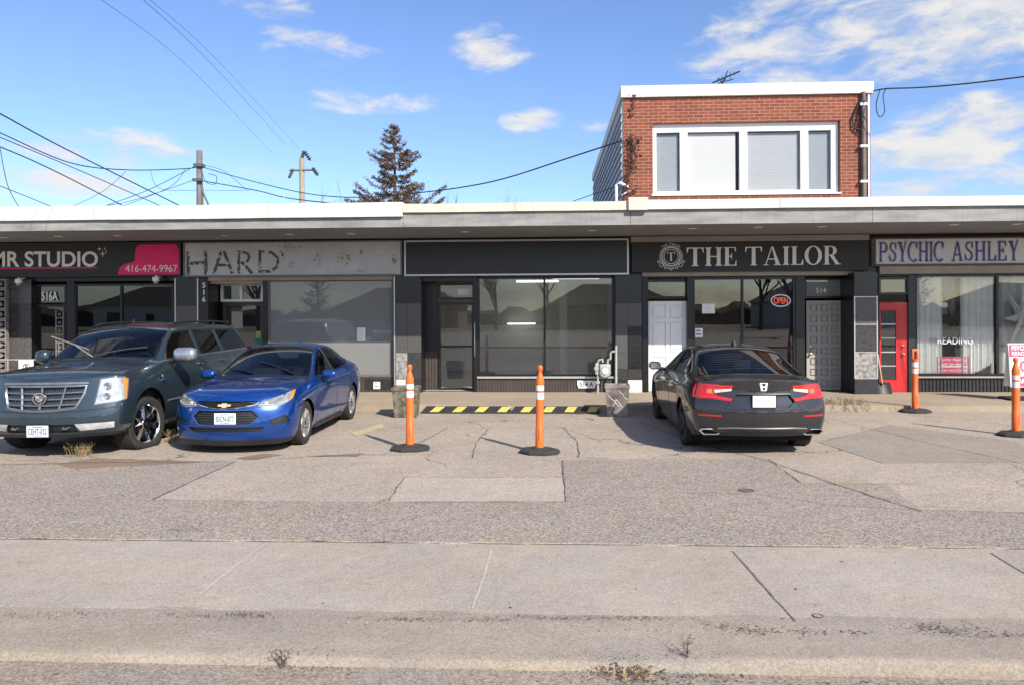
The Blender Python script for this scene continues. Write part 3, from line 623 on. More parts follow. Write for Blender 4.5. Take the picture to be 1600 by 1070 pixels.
def place_serif(chars, u0, u1, v0, v1, fn, parent, mat, name='letter', depth=.02, vfit=(0, 1)):
    xs = [p[0] for c in chars for p in c[1]]; a, b = min(xs), max(xs); objs = []
    for ch, V, F in chars:
        mb = MB()
        for f in F:
            P = [(u0+(V[i][0]-a)/(b-a)*(u1-u0), v0+(V[i][1]-vfit[0])/(vfit[1]-vfit[0])*(v1-v0), V[i][2]) for i in f]
            top = [fn(p[0], p[1], depth+p[2]) for p in P]; bot = [fn(p[0], p[1], .0008) for p in P]; n = len(P)
            mb.add(top+bot, [tuple(range(n))]+[(i, (i+1) % n, n+(i+1) % n, n+i) for i in range(n)])
        objs.append(mb.build(name, mat, parent))
    return objs
# ================================================================== THE BUILDING
YF = 17.75; ZW = .118; ZS = 3.755; YO = 15.17       # shop front plane, walkway level, soffit, outer edge of the roof
def fx(px, Y=YF, py=500): return at(px, py, Y).x
def fz(py, px=800, Y=YF): return at(px, py, Y).z
m_black = M('black_panel', (.009, .009, .010), .32, var=.25, scale=3, bump=.05, bscale=6); m_alum = M('black_aluminium', (.007, .007, .008), .38, var=.15)
m_brown = M('brown_ribbed_panel', (.062, .048, .04), .6, var=.2, scale=3); m_blackrib = M('black_ribbed_panel', (.022, .023, .027), .45, var=.2)
m_fascia = M('aged_fascia', (.185, .187, .19), .85, col2=(.31, .31, .305), scale=3.2, stretch=(.5, 1, 2.2), bump=.2, bscale=30, detail=9, streak=.55)
m_cope = M('white_coping', (.60, .585, .555), .55, var=.10, scale=1.5, stretch=(1, 1, .3), streak=.35); m_cope2 = M('cream_coping', (.60, .53, .45), .5, var=.08, scale=2, streak=.35)
m_soffit = M('soffit_panel', (.225, .228, .235), .8, var=.12, scale=1.2); m_tan = M('tan_trim', (.33, .29, .25), .7, var=.12, scale=2)
m_white = M('white_paint', (.80, .79, .77), .5, var=.04, scale=3); m_vinyl = M('white_vinyl', (.82, .82, .82), .35, var=.03)
m_g1 = M('dark_granite_tile', (.020, .020, .022), .25, var=.35, scale=18); m_g2 = M('grey_granite_tile', (.085, .082, .08), .3, var=.35, scale=25); m_g3 = M('mid_granite_tile', (.045, .044, .044), .28, var=.4, scale=25); m_g4 = M('pale_granite_tile', (.26, .25, .245), .4, var=.6, scale=12)
m_wrib = M('white_ribbed_panel', (.62, .61, .58), .6); m_silver = M('silver_edge', (.55, .55, .56), .35, metal=.6, var=.06)
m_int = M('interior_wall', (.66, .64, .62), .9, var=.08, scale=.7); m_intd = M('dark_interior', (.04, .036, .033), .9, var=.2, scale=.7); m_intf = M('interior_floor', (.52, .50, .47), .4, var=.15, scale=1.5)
m_pane = glass('shop_glass', (.93, .95, .95), 1.65, wave=.012, wscale=.6); m_paned = glass('dark_shop_glass', (.7, .72, .73), 1.75, wave=.012, wscale=.6)
m_panedd = glass('dusty_shop_glass', (.62, .64, .64), 1.7, wave=.012, wscale=.6, haze=.36, hazecol=(.50, .51, .50)); m_hglass = glass('house_window_glass', (.92, .93, .94), 1.25, wave=.02)
m_bulb = M('downlight_lens', (.78, .76, .72), .5, var=.03); m_brass = M('worn_brass', (.45, .36, .2), .35, metal=.9); m_steel = M('brushed_steel', (.55, .55, .56), .3, metal=.9)
xl, xr = -24.0, 22.0
bld = thing('shop_building', 'single storey strip of shops with a deep overhanging flat roof', 'building', (0, YF, 0))
MB().box(xl, xr, YF, YF+.22, 2.80, ZS).build('header_wall', m_black, bld)
mb = MB(); mb.box(xl, xr, YF+8.2, YF+8.4, 0, ZS); mb.box(xl-.2, xl, YF, YF+8.4, 0, ZS); mb.box(xr, xr+.2, YF, YF+8.4, 0, ZS); mb.build('rear_wall', m_int, bld)
MB().box(xl-.3, xr+.3, YO+.05, YF+9, ZS+.02, 4.1).build('roof_deck', m_soffit, bld)
MB().box(xl-.3, xr+.3, YO+.055, YF-.003, ZS, ZS+.018).build('soffit', m_soffit, bld)
# fascia in three runs, joints between
zt = [at(300, 343, YO).z, at(800, 331, YO).z, at(1300, 325, YO).z]; jx = [xl-.3, fx(630, YO, 330), fx(985, YO, 330), fx(1363, YO, 330), xr+.3]
for i in range(4):
    zz = zt[min(i, 2)]
    MB().box(jx[i]+.004, jx[i+1]-.004, YO, YO+.05, ZS-.015, zz+.02).build('fascia', m_fascia, bld)
ct = [at(300, 321, YO).z, at(800, 317.5, YO).z, at(1300, 310, YO).z]
rc = random.Random(11)
for xa, xb, yo, za, zb, mt in ((jx[0], jx[1], .07, zt[0], ct[0], m_cope), (jx[1]+.003, jx[2]-.003, .05, zt[1], ct[1], m_cope2), (jx[2], jx[4], .07, zt[2], ct[2], m_cope)):
    nn = max(1, round((xb-xa)/3.05))                     # flashing in lengths, each a little out of true
    for k in range(nn):
        u0, u1 = xa+(xb-xa)*k/nn+.002, xa+(xb-xa)*(k+1)/nn-.002; y_ = YO-yo+rc.uniform(-.006, .006); dz = rc.uniform(-.006, .006); sg_ = rc.uniform(.002, .010); mb = MB(); N_ = 8
        for i in range(N_+1):
            f_ = i/N_; x_ = u0+(u1-u0)*f_; b_ = sg_*math.sin(PI*f_)+rc.uniform(-.0015, .0015); mb.V += [(x_, y_+b_*.6, za+dz*.5-b_*.4), (x_, y_+b_*.6, zb+dz-b_), (x_, YO+.5, zb+.01), (x_, YO+.5, za)]
            if i: o = 4*i; mb.F += [(o-4+j, o+j, o+(j+1) % 4, o-4+(j+1) % 4) for j in range(4)]; mb.I += [0]*4
        mb.F += [(3, 2, 1, 0), tuple(4*N_+j for j in range(4))]; mb.I += [0, 0]; mb.build('coping', mt, bld)
MB().box(fx(982, YO-.1, 320), fx(1012, YO-.1, 320), YO-.12, YO-.068, at(990, 329, YO-.1).z, at(990, 309, YO-.1).z, .008).build('coping_cover', m_cope2, bld)
for px, py in [(4, 372), (91, 370), (184, 369), (352, 369), (452, 367), (548, 366), (727, 363), (925, 361), (1082, 358), (1185, 356), (1284, 355), (1490, 352), (1590, 351)]:
    p = gnd(px, py, ZS-.004)
    if not YO+.2 < p.y < YF-.2: p = Vector((p.x*16.3/p.y, 16.3, p.z))
    MB().lathe([(.0, -.006), (.075, -.006), (.095, -.003), (.10, .004)], (p.x, p.y, ZS), 'z', 20).build('recessed_light', m_bulb, bld, smooth=40)
def ribs(x0, x1, Y, z0, z1, mat, name='kick_panel', pitch=.065):
    mb = MB(); mb.box(x0, x1, Y, Y+.1, z0, z1); n = int((x1-x0)/pitch)
    for i in range(n):
        a = x0+(i+.5)*(x1-x0)/n; mb.box(a-pitch*.28, a+pitch*.28, Y-.018, Y-.001, z0+.012, z1-.012)
    return mb.build(name, mat, bld)
def window(pxs, pyt, pyb, pane, frame=None, Y=YF+.02, fw=.05, name='window', sub='pane', thick=.09, parent=None, sill=None):
    """glazed front: pxs are the uprights' photo columns, left to right"""
    X = [fx(p, Y, (pyt+pyb)/2) for p in pxs]; c = (pxs[0]+pxs[-1])/2; z1, z0 = at(c, pyt, Y).z, at(c, pyb, Y).z
    mb = MB()
    for x in X: mb.box(x-fw/2, x+fw/2, Y-.02, Y+thick, z0-fw, z1+fw)
    for a, b in zip(X, X[1:]):
        mb.box(a+fw/2, b-fw/2, Y-.018, Y+thick-.002, z1, z1+fw); mb.box(a+fw/2, b-fw/2, Y-.018, Y+thick-.002, z0-fw, z0)
    f = mb.build(name, frame or m_alum, parent or bld)
    for a, b in zip(X, X[1:]):
        g = MB(); g.box(a+fw/2+.001, b-fw/2-.001, Y+.02, Y+.028, z0+.001, z1-.001); g.build(sub, pane, f)
    return f, X, z0, z1
def pil(px0, px1, rows, name='pilaster', Y=YF-.12, core=None, pyt=431, pyb=None, cols=None):
    """tiled pier: rows = [(photo y of the lower edge, [material index per column])]"""
    x0, x1 = fx(px0, Y), fx(px1, Y); c = (px0+px1)/2; ztop = at(c, pyt, Y).z; mb = MB(); mb.box(x0, x1, Y+.012, YF+.45, ZW-.02, 2.86, mi=0); zp = ztop
    for py, ms in rows:
        z = ZW if py is None else at(c, py, Y).z; n = len(ms); e = [0]+(cols if cols and n == len(cols)+1 else [i/n for i in range(1, n)])+[1]
        for k, mi in enumerate(ms): mb.box(x0+(x1-x0)*e[k]+.003, x0+(x1-x0)*e[k+1]-.003, Y, Y+.0115, z+.004, zp-.004, mi=mi)
        zp = z
    return mb.build(name, [m_black, m_g1, m_g2, m_g3, m_g4, m_wrib, m_blackrib], bld)
# ---------------- rooms behind the glass
def room(px0, px1, dep, wall, floor, ceil, ztop=2.95, back=None):
    x0, x1 = fx(px0), fx(px1); y0, y1 = YF+.26, YF+dep; z0, z1 = ZW+.004, ztop; mb = MB()
    mb.quad((x0, y0, z0), (x1, y0, z0), (x1, y1, z0), (x0, y1, z0), 1); mb.quad((x0, y0, z1), (x1, y0, z1), (x1, y1, z1), (x0, y1, z1), 2)
    mb.quad((x0, y0, z0), (x0, y1, z0), (x0, y1, z1), (x0, y0, z1), 0); mb.quad((x1, y0, z0), (x1, y1, z0), (x1, y1, z1), (x1, y0, z1), 0); mb.quad((x0, y1, z0), (x1, y1, z0), (x1, y1, z1), (x0, y1, z1), 3)
    return mb.build('room_interior', [wall, floor, ceil, back or wall], bld)
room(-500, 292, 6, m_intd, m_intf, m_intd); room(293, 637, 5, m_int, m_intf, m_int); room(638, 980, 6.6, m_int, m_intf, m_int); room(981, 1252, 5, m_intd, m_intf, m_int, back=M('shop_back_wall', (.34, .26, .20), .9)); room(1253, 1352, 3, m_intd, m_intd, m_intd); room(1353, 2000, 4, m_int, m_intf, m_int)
# ---------------- shop 1 (studio, far left)
MB().box(xl, fx(-45), YF, YF+.15, ZW, 2.9).build('wall', m_g2, bld)
mb = MB(); x0 = fx(-8, YF-.3); x1 = fx(11, YF-.3)
for i in range(11):
    z = ZW+.05+i*.245
    mb.box(x0, x1, YF-.34, YF-.24, z, z+.04, mi=0); mb.box(x0, x0+.03, YF-.34, YF-.24, z+.04, z+.205, mi=0); mb.box(x1-.03, x1, YF-.34, YF-.24, z+.04, z+.205, mi=0); mb.box((x0+x1)/2-.05, (x0+x1)/2+.05, YF-.33, YF-.25, z+.09, z+.16, mi=0, rot=Matrix.Rotation(.78, 3, 'Y')); mb.box(x0, x1, YF-.34, YF-.24, z+.205, z+.24, mi=0)
mb.build('breeze_block_screen', M('painted_block', (.20, .185, .17), .8, var=.25, scale=10), bld)
pil(12, 49, [(475, [2]), (527, [3]), (590, [2]), (None, [4])], Y=YF-.1, pyt=438)
mb = MB(); x0, x1 = fx(80, YF-.2), fx(93, YF-.2)
for i in range(7):
    z = .7+i*.2; mb.box(x0, x1, YF-.05, YF-.03, z, z+.03); mb.box(x0, x0+.03, YF-.05, YF-.03, z+.03, z+.2); mb.box(x1-.03, x1, YF-.05, YF-.03, z+.03, z+.2); mb.box((x0+x1)/2-.025, (x0+x1)/2+.025, YF-.049, YF-.031, z+.07, z+.13)
mb.build('door_grille', M('pale_metal_lattice', (.16, .155, .15), .6), bld)
d, X, z0, z1 = window([54, 103], 480, 610, m_paned, Y=YF+.06, fw=.09, name='door'); MB().box(X[1]-.14, X[1]-.11, YF-.03, YF-.005, 1.0, 1.35, .008).build('handle', m_steel, d)
tr, X, z0, z1 = window([54, 103], 448, 473, m_paned, Y=YF+.06, fw=.05, name='transom_window')
place_letters(text_chars('516A', .012), 65, 90, 470, 456, lambda u, v, dd: at(u, v, YF+.05-dd), tr, m_white, 'house_number', .006)
MB().box(fx(105), fx(117), YF-.01, YF+.12, ZW, 2.81).build('post', m_alum, bld)
window([118, 190, 271], 447, 583, m_paned, name='shop_window'); ribs(fx(104), fx(273), YF+.01, ZW, .50, m_blackrib)
# ---------------- pier between shops 1 and 2
pil(275, 308, [(478, [1]), (520, [2]), (560, [3]), (588, [1]), (None, [5])]); MB().box(fx(273.2, YF-.13), fx(275, YF-.13), YF-.14, YF-.09, ZW, 2.85).build('edge_strip', m_silver, bld); MB().box(fx(308.2, YF-.13), fx(310, YF-.13), YF-.14, YF-.09, ZW, 2.85).build('edge_strip', m_silver, bld)
# ---------------- shop 2 (papered over)
p2 = MB().box(fx(311), fx(326), YF-.1, YF+.02, ZW, 2.86).build('number_panel', m_black, bld)
for i, c in enumerate('516'): place_letters(text_chars(c, .02), 316, 321, 450+i*11, 442+i*11, lambda u, v, dd: at(318.5+(u-318.5)*(.35 if c == '1' else 1), v, YF-.1-dd), p2, m_white, 'house_number', .004)
YR = YF+.55
MB().box(fx(326), fx(328), YF-.1, YR, ZW, 2.86).build('return_wall', m_black, bld)
MB().box(fx(328), fx(615), YF-.09, YF+.02, at(470, 438.5, YF).z, at(470, 432, YF).z).build('trim_board', m_tan, bld)
MB().box(fx(328), fx(418), YF+.02, YR, 2.72, 2.80).build('porch_ceiling', m_tan, bld)
tr, X, z0, z1 = window([347, 377, 410], 447, 468, m_paned, m_vinyl, Y=YR, fw=.06, name='transom_window')
MB().box(fx(340, YR), fx(419, YR), YR+.1, YR+.14, ZW, 2.8).build('wall', m_black, bld)
d, X, z0, z1 = window([352, 410], 478, 607, m_paned, M('brown_door_paint', (.06, .04, .03), .5), Y=YR, fw=.09, name='door'); MB().box(X[1]-.13, X[1]-.09, YR-.06, YR-.022, 1.0, 1.2, .01).build('handle', m_steel, d)
mb = MB(); a = at(404, 530, YR-.022); mb.box(a.x-.11, a.x+.11, YR-.026, YR-.021, a.z-.1, a.z+.03, mi=0); mb.box(a.x-.06, a.x+.06, YR-.026, YR-.021, a.z+.035, a.z+.2, mi=1); mb.build('door_sticker', [M('green_sticker', (.02, .16, .13), .5), M('yellow_sticker', (.4, .37, .08), .5)], d)
MB().box(fx(411), fx(419), YF-.005, YR+.1, ZW, 2.8).build('post', m_alum, bld)
f, X, z0, z1 = window([420, 614], 440, 585, m_panedd, M('tan_aluminium', (.14, .125, .11), .5), name='shop_window')
ribs(fx(420), fx(617), YF+.01, ZW, z0-.05, m_brown, pitch=.08); MB().box(fx(570), fx(617), YF-.012, YF-.009, .18, z0-.1).build('kick_plate', m_blackrib, bld)
# curtain
mb = MB(); n = 130; xa, xb = fx(424), fx(610); yc = YF+.34
for i in range(n+1):
    x = xa+(xb-xa)*i/n; y = yc+.03*math.sin(i*1.35)+.012*math.sin(i*.37)
    mb.V += [(x, y, .3), (x, y, 2.62)]
for i in range(n): mb.F.append((2*i, 2*i+2, 2*i+3, 2*i+1)); mb.I.append(0)
tag(mb.build('window_curtain', M('grey_curtain', (.44, .42, .39), .9, var=.08), loc=(0, yc, 0), smooth=60), 'grey vertical pleated curtain behind the window left of the empty black shop', 'curtain')
def paper(px0, px1, py0, py1, Y, label, mat, cat='notice', lines=4, name='paper_notice', linemat=None):
    mb = MB(); a, b = at(px0, py0, Y), at(px1, py1, Y); mb.box(a.x, b.x, Y-.002, Y, b.z, a.z, mi=0); h = (a.z-b.z)/(lines*2+1) if lines else 0
    for k in range(lines): mb.box(a.x+(b.x-a.x)*.15, b.x-(b.x-a.x)*random.uniform(.15, .4), Y-.003, Y-.0021, a.z-h*(2*k+1)-h*.6, a.z-h*(2*k+1), mi=1)
    return tag(mb.build(name, [mat, linemat or m_silver], loc=((a.x+b.x)/2, Y, b.z)), label, cat)
m_paper = M('paper', (.78, .78, .76), .8, var=.04); m_ink = M('ink', (.05, .05, .05), .8)
paper(558, 571, 512, 533, YF+.018, 'white paper notice taped inside the curtained window', m_paper)
paper(583.5, 594, 596, 607, YF-.013, 'small white sticker with a dark symbol low on the kick panel', m_paper, 'sticker', 2, 'sticker', m_ink)
# ---------------- pier between shops 2 and 3
pil(618.5, 658, [(474, [1, 1]), (551, [2, 2]), (592, [4, 3]), (None, [5, 6])], cols=[.45]); MB().box(fx(615.5, YF-.13), fx(617.5, YF-.13), YF-.14, YF-.05, ZW, 2.86).build('edge_strip', m_silver, bld)
# ---------------- shop 3 (vacant, black)
YR3 = YF+.5; MB().box(fx(658), fx(660), YF-.1, YR3, ZW, 2.86).build('return_wall', m_black, bld)
MB().box(fx(660), fx(745), YF+.02, YR3+.1, 2.74, 2.81).build('porch_ceiling', m_black, bld)
MB().box(fx(655, YR3), fx(683, YR3), YR3, YR3+.1, ZW, 2.8).build('wall', m_black, bld); ribs(fx(664, YR3), fx(683, YR3), YR3-.015, ZW, 1.05, m_brown)
tr, X, z0, z1 = window([686, 740], 446, 465, m_pane, Y=YR3, fw=.06, name='transom_window')
paper(716, 735, 452, 461, YR3+.015, 'small white paper in the transom over the glass shop door', m_paper, lines=2)
d, X, z0, z1 = window([686, 740], 477, 606, m_pane, Y=YR3, fw=.075, name='door')
MB().box(X[0], X[1], YR3-.016, YR3+.06, at(712, 541, YR3).z-.02, at(712, 541, YR3).z+.02).build('push_bar', m_alum, d)
mb = MB(); xh = fx(741.5, YF-.1); mb.tube([(xh, YF-.015, .95), (xh, YF-.09, .98), (xh, YF-.09, 1.75), (xh, YF-.015, 1.78)], .014, 8); mb.build('handle', m_steel, d, smooth=50)
MB().box(fx(740), fx(746), YF-.005, YR3+.1, ZW, 2.8).build('post', m_alum, bld)
f, X, z0, z1 = window([748, 851, 957.5], 436, 584, m_pane, fw=.05, name='shop_window')
MB().box(fx(745), fx(960), YF-.05, YF+.1, z0-.10, z0-.052, .006).build('window_sill', m_silver, bld); MB().box(fx(958.6), fx(961), YF-.01, YF+.1, ZW, 2.8).build('post', m_alum, bld); ribs(fx(744), fx(961), YF+.01, ZW, z0-.102, m_brown, pitch=.07)
a = at(815, 506, 24.2); m_tube = M('lit_tube', (.9, .9, .88), .5, emit=((1, .97, .9), 1.5))
sh = MB(); sh.box(a.x-.45, a.x+.45, 24.0, 24.1, a.z-.02, a.z+.03); tag(sh.build('tube_lamp', m_tube, loc=a), 'short lit white tube lamp on the back wall of the empty shop', 'lamp')
for px_, yy, lab in ((800, 19.6, 'added fill light panel on the empty shop ceiling, nearer the glass door'), (900, 20.4, 'added fill light panel on the empty shop ceiling behind the right pane'), (840, 22.4, 'added fill light panel on the ceiling deepest inside the empty shop')):  # glowing panels added only to brighten the dark interior of the empty shop
    a = at(px_, 460, yy); t = thing('added_fill_panel', lab, 'lamp', (a.x, yy, 2.94), 0, 'added fill light panels in the empty shop'); MB().box(a.x-.62, a.x+.62, yy-.16, yy+.16, 2.90, 2.945).build('glow_face', m_tube, t); mb = MB(); mb.box(a.x-.66, a.x-.621, yy-.19, yy+.19, 2.89, 2.945); mb.box(a.x+.621, a.x+.66, yy-.19, yy+.19, 2.89, 2.945); mb.build('frame', m_white, t)
mb = MB(); a = at(880, 500, 22); mb.box(a.x-.11, a.x+.11, 22, 22.22, ZW+.01, 2.94); tag(mb.build('room_post', m_int, loc=(a.x, 22, ZW)), 'square grey post inside the empty shop behind the right pane', 'post')
# ---------------- pier 3/4
pil(961.5, 1003, [(474, [1, 1]), (510, [2, 2]), (551, [2, 1]), (576, [2, 1]), (593, [3, 3]), (None, [6, 5])], cols=[.46])
# ---------------- shop 4 (tailor)
mb = MB(); mb.box(fx(1003), fx(1331), YF-.1, YF+.02, at(1160, 431.5, YF).z, at(1160, 425, YF).z); mb.build('trim_board', m_tan, bld)
YD = YF+.12
tr, X, z0, z1 = window([1011, 1074], 441, 463, m_pane, Y=YD, fw=.055, name='transom_window')
def panel_door(px0, px1, pyt, Y, mat, rows, cols, name='door', pyb=None, hnd=.85, hmat=None, zb=ZW+.01):
    x0, x1 = fx(px0, Y), fx(px1, Y); zt_ = at((px0+px1)/2, pyt, Y).z; W = x1-x0; mb = MB(); mb.box(x0, x1, Y+.03, Y+.05, zb, zt_)
    zs = [zb+.0]; m = .10*W; n = len(rows); tot = sum(rows); av = zt_-zb-m*(n+1); z = zb+m
    ed = []
    for r in rows: ed.append((z, z+av*r/tot)); z += av*r/tot+m
    cw = (W-m*(cols+1))/cols; xe = [(x0+m+k*(cw+m), x0+m+k*(cw+m)+cw) for k in range(cols)]
    mb.box(x0, x1, Y, Y+.029, zb, ed[0][0])
    for i, (a, b) in enumerate(ed):
        top_ = ed[i+1][0] if i+1 < n else zt_; mb.box(x0, x1, Y, Y+.029, b, top_)
        xa_ = x0
        for (c, d2) in xe:
            mb.box(xa_, c, Y, Y+.029, a, b); xa_ = d2; mb.box(c+.025, d2-.025, Y+.004, Y+.029, a+.025, b-.025, .004)
        mb.box(xa_, x1, Y, Y+.029, a, b)
    d = mb.build(name, mat, bld); kx = x0+W*hnd
    k = MB(); k.lathe([(.03, 0), (.032, .01), (.012, .015), (.012, .04), (.03, .05), (.032, .07), (.0, .08)], (kx, Y, .98), 'y', 14, sgn=-1); k.lathe([(.028, 0), (.028, .012), (0, .015)], (kx, Y, 1.15), 'y', 14, sgn=-1); k.build('handle', hmat or m_brass, d, smooth=40)
    return d
panel_door(1013, 1073, 471, YD, m_vinyl, [1.25, 1.25, .55], 2, hnd=.9)
mb = MB(); mb.box(fx(1003.5), fx(1012), YF-.02, YD+.09, ZW, 2.80); mb.box(fx(1074), fx(1082), YF-.02, YD+.09, ZW, 2.80); mb.build('door_frame', m_alum, bld)
f, X, z0, z1 = window([1084, 1160, 1241], 437, 584, m_pane, name='shop_window'); ribs(fx(1083), fx(1243), YF+.01, ZW, z0-.05, m_blackrib)
MB().box(fx(1243.5), fx(1257), YF-.02, YF+.4, ZW, 2.80).build('post', m_alum, bld)
YG = YF+.35
tr, X, z0, z1 = window([1258, 1316], 438, 463, m_panedd, Y=YG, fw=.05, name='transom_window')
place_letters(text_chars('514', .012), 1275, 1291, 458, 450, lambda u, v, dd: at(u, v, YG-.01-dd), tr, m_white, 'house_number', .004)
panel_door(1260, 1315, 470, YG, M('grey_door_paint', (.36, .35, .315), .55, var=.05), [1]*8, 3, hnd=.1)
mb = MB(); mb.box(fx(1316, YG), fx(1318, YG), YF-.02, YG+.1, ZW, 2.8); mb.build('door_frame', m_alum, bld)
MB().box(fx(1331, YF-.3), fx(1334, YF-.3), YF-.42, YG+.1, ZW, 2.86).build('return_wall', m_black, bld)
MB().box(fx(1318, YG), fx(1334, YG), YG+.02, YG+.1, ZW, 2.86).build('wall', m_black, bld)
# ---------------- pier 4/5
pil(1335, 1371.5, [(464, [1]), (507, [2]), (550, [3]), (591, [4]), (None, [6])], Y=YF-.45, pyt=425)
mb = MB(); Yp = YF-.455
for py in (464, 507, 550, 591): z = at(1350, py, Yp).z; mb.box(fx(1335.2, Yp), fx(1371, Yp), Yp-.004, Yp, z-.008, z+.008)
mb.box(fx(1334.5, Yp), fx(1336.2, Yp), Yp-.006, Yp, at(1350, 591, Yp).z, at(1350, 463, Yp).z); mb.box(fx(1369.6, Yp), fx(1371.5, Yp), Yp-.006, Yp, at(1350, 591, Yp).z, at(1350, 463, Yp).z); mb.build('tile_trim', m_silver, bld)
# ---------------- shop 5 (psychic)
mb = MB(); mb.box(fx(1372), xr, YF-.1, YF+.02, at(1480, 428, YF).z, at(1480, 416, YF).z); mb.build('trim_board', m_tan, bld)
m_red = M('red_door_paint', (.55, .02, .025), .35, var=.08, coat=.3); YE = YF+.02
tr, X, z0, z1 = window([1374, 1418], 437, 457, m_pane, M('dark_teal_paint', (.02, .035, .045), .4), Y=YE, fw=.05, name='transom_window')
x0, x1 = fx(1374, YE), fx(1418, YE); zt_ = at(1396, 473, YE).z; ga, gb = fx(1376.5, YE), fx(1400, YE); gz0, gz1 = at(1390, 593, YE).z, at(1390, 485, YE).z
mb = MB(); mb.box(x0, ga, YE, YE+.05, ZW+.01, zt_); mb.box(gb, x1, YE, YE+.05, ZW+.01, zt_); mb.box(ga, gb, YE+.001, YE+.049, ZW+.01, gz0); mb.box(ga, gb, YE+.001, YE+.049, gz1, zt_); rd = mb.build('door', m_red, bld)
MB().box(ga+.001, gb-.001, YE+.02, YE+.026, gz0, gz1).build('pane', m_pane, rd)
mb = MB()
for k in range(1, 5): z = gz0+(gz1-gz0)*k/5; mb.box(ga+.002, gb-.002, YE+.008, YE+.018, z-.012, z+.012)
mb.build('glazing_bar', m_silver, rd)
mb = MB()
for z, r in ((.98, .036), (1.17, .03)): mb.lathe([(r, 0), (r, .012), (r*.5, .016), (r*.5, .04), (r*.9, .05), (0, .07)], (fx(1411, YE), YE, z), 'y', 14, sgn=-1)
mb.build('handle', m_brass, rd, smooth=40)
mb = MB(); mb.box(fx(1419), fx(1429), YF-.02, YF+.12, ZW, 2.80); mb.build('door_frame', M('dark_teal_frame', (.018, .026, .032), .4), bld)
f, X, z0, z1 = window([1430.5, 1558, 1690], 432, 583, m_pane, name='shop_window', fw=.06)
MB().box(fx(1428), fx(1700), YF-.06, YF+.1, z0-.1, z0-.062, .006).build('window_sill', m_tan, bld); ribs(fx(1428), fx(1700), YF+.01, ZW, z0-.105, m_blackrib, pitch=.08)
MB().box(fx(1700), xr, YF, YF+.15, ZW, 2.9).build('wall', m_g2, bld)
def lace(px0, px1, z0, z1, y, amp, label, mat, seedk, swag=0):
    mb = MB(); n = 60; xa, xb = fx(px0), fx(px1)
    for i in range(n+1):
        x = xa+(xb-xa)*i/n; yy = y+amp*math.sin(i*.9+seedk)+amp*.5*math.sin(i*.37+2*seedk); zb = z0+swag*(i/n)**2
        mb.V += [(x, yy, zb), (x, yy, z1)]
    for i in range(n): mb.F.append((2*i, 2*i+2, 2*i+3, 2*i+1)); mb.I.append(0)
    return tag(mb.build('sheer_curtain', mat, loc=((xa+xb)/2, y, z0), smooth=60), label, 'curtain')
m_lace = M('sheer_white', (.82, .81, .78), .9, var=.06)
m_lace2 = glass('sheer_net', (.7, .7, .7), 1.02, haze=.6, hazecol=(.8, .8, .78))
lace(1432, 1474, .5, 2.75, YF+.10, .03, 'gathered white curtain hanging at the left of the psychic shop window', m_lace, .5, 0)
lace(1505, 1555, .5, 2.75, YF+.10, .03, 'gathered white curtain at the mullion in the psychic shop window', m_lace, 1.9, .3)
lace(1562, 1690, .5, 2.75, YF+.36, .04, 'white net curtain behind the star ornament at the right edge', m_lace2, 3.1)
lace(1474, 1505, 1.9, 2.75, YF+.36, .03, 'short net valance in the middle of the psychic shop window', m_lace2, 2.2)
# ---------------- brick upper storey
YB = YF+.03; x0, x1 = fx(974, YB, 230), fx(1360, YB, 230); zb0 = 4.0; zb1 = at(1167, 149, YB).z; zc1 = at(1167, 131, YB-.06).z
m_br = bpy.data.materials.new('red_brick'); m_br.use_nodes = True
def brickmat(m):
    t = m.node_tree; p = t.nodes['Principled BSDF']; tc = N(t, 'ShaderNodeTexCoord'); sp = N(t, 'ShaderNodeSeparateXYZ'); t.links.new(tc.outputs['Object'], sp.inputs[0])
    cb = N(t, 'ShaderNodeCombineXYZ'); t.links.new(math_node(t, 'ADD', sp.outputs[0], sp.outputs[1]), cb.inputs[0]); t.links.new(sp.outputs[2], cb.inputs[1])
    b = N(t, 'ShaderNodeTexBrick'); t.links.new(cb.outputs[0], b.inputs['Vector']); b.inputs['Scale'].default_value = 1; b.inputs['Brick Width'].default_value = .235; b.inputs['Row Height'].default_value = .077; b.inputs['Mortar Size'].default_value = .008; b.inputs['Bias'].default_value = -.1; b.inputs['Mortar Smooth'].default_value = .2
    b.inputs['Color1'].default_value = (.245, .064, .034, 1); b.inputs['Color2'].default_value = (.155, .040, .024, 1); b.inputs['Mortar'].default_value = (.31, .205, .145, 1)
    n = N(t, 'ShaderNodeTexNoise'); n.inputs['Scale'].default_value = 1.2; n.inputs['Detail'].default_value = 6; t.links.new(tc.outputs['Object'], n.inputs['Vector'])
    mr = N(t, 'ShaderNodeMapRange'); t.links.new(n.outputs[0], mr.inputs[0]); mr.inputs[3].default_value = .65; mr.inputs[4].default_value = 1.35
    cc = N(t, 'ShaderNodeCombineColor'); [t.links.new(mr.outputs[0], cc.inputs[i]) for i in range(3)]
    mm = N(t, 'ShaderNodeMix', data_type='RGBA', blend_type='MULTIPLY'); mm.inputs[0].default_value = 1; t.links.new(b.outputs['Color'], mm.inputs[6]); t.links.new(cc.outputs[0], mm.inputs[7]); t.links.new(mm.outputs[2], p.inputs['Base Color'])
    p.inputs['Roughness'].default_value = .9
    bp = N(t, 'ShaderNodeBump'); bp.inputs['Strength'].default_value = .5; bp.inputs['Distance'].default_value = .01; bp.invert = True; t.links.new(b.outputs['Fac'], bp.inputs['Height']); t.links.new(bp.outputs[0], p.inputs['Normal'])
brickmat(m_br)
up = thing('brick_upper_storey', 'red brick upper storey with a wide white window above the shops', 'building', (x0, YB, zb0))
wx0, wx1 = fx(1020, YB, 250), fx(1313, YB, 250); wz0, wz1 = at(1166, 303, YB).z, at(1166, 191, YB).z
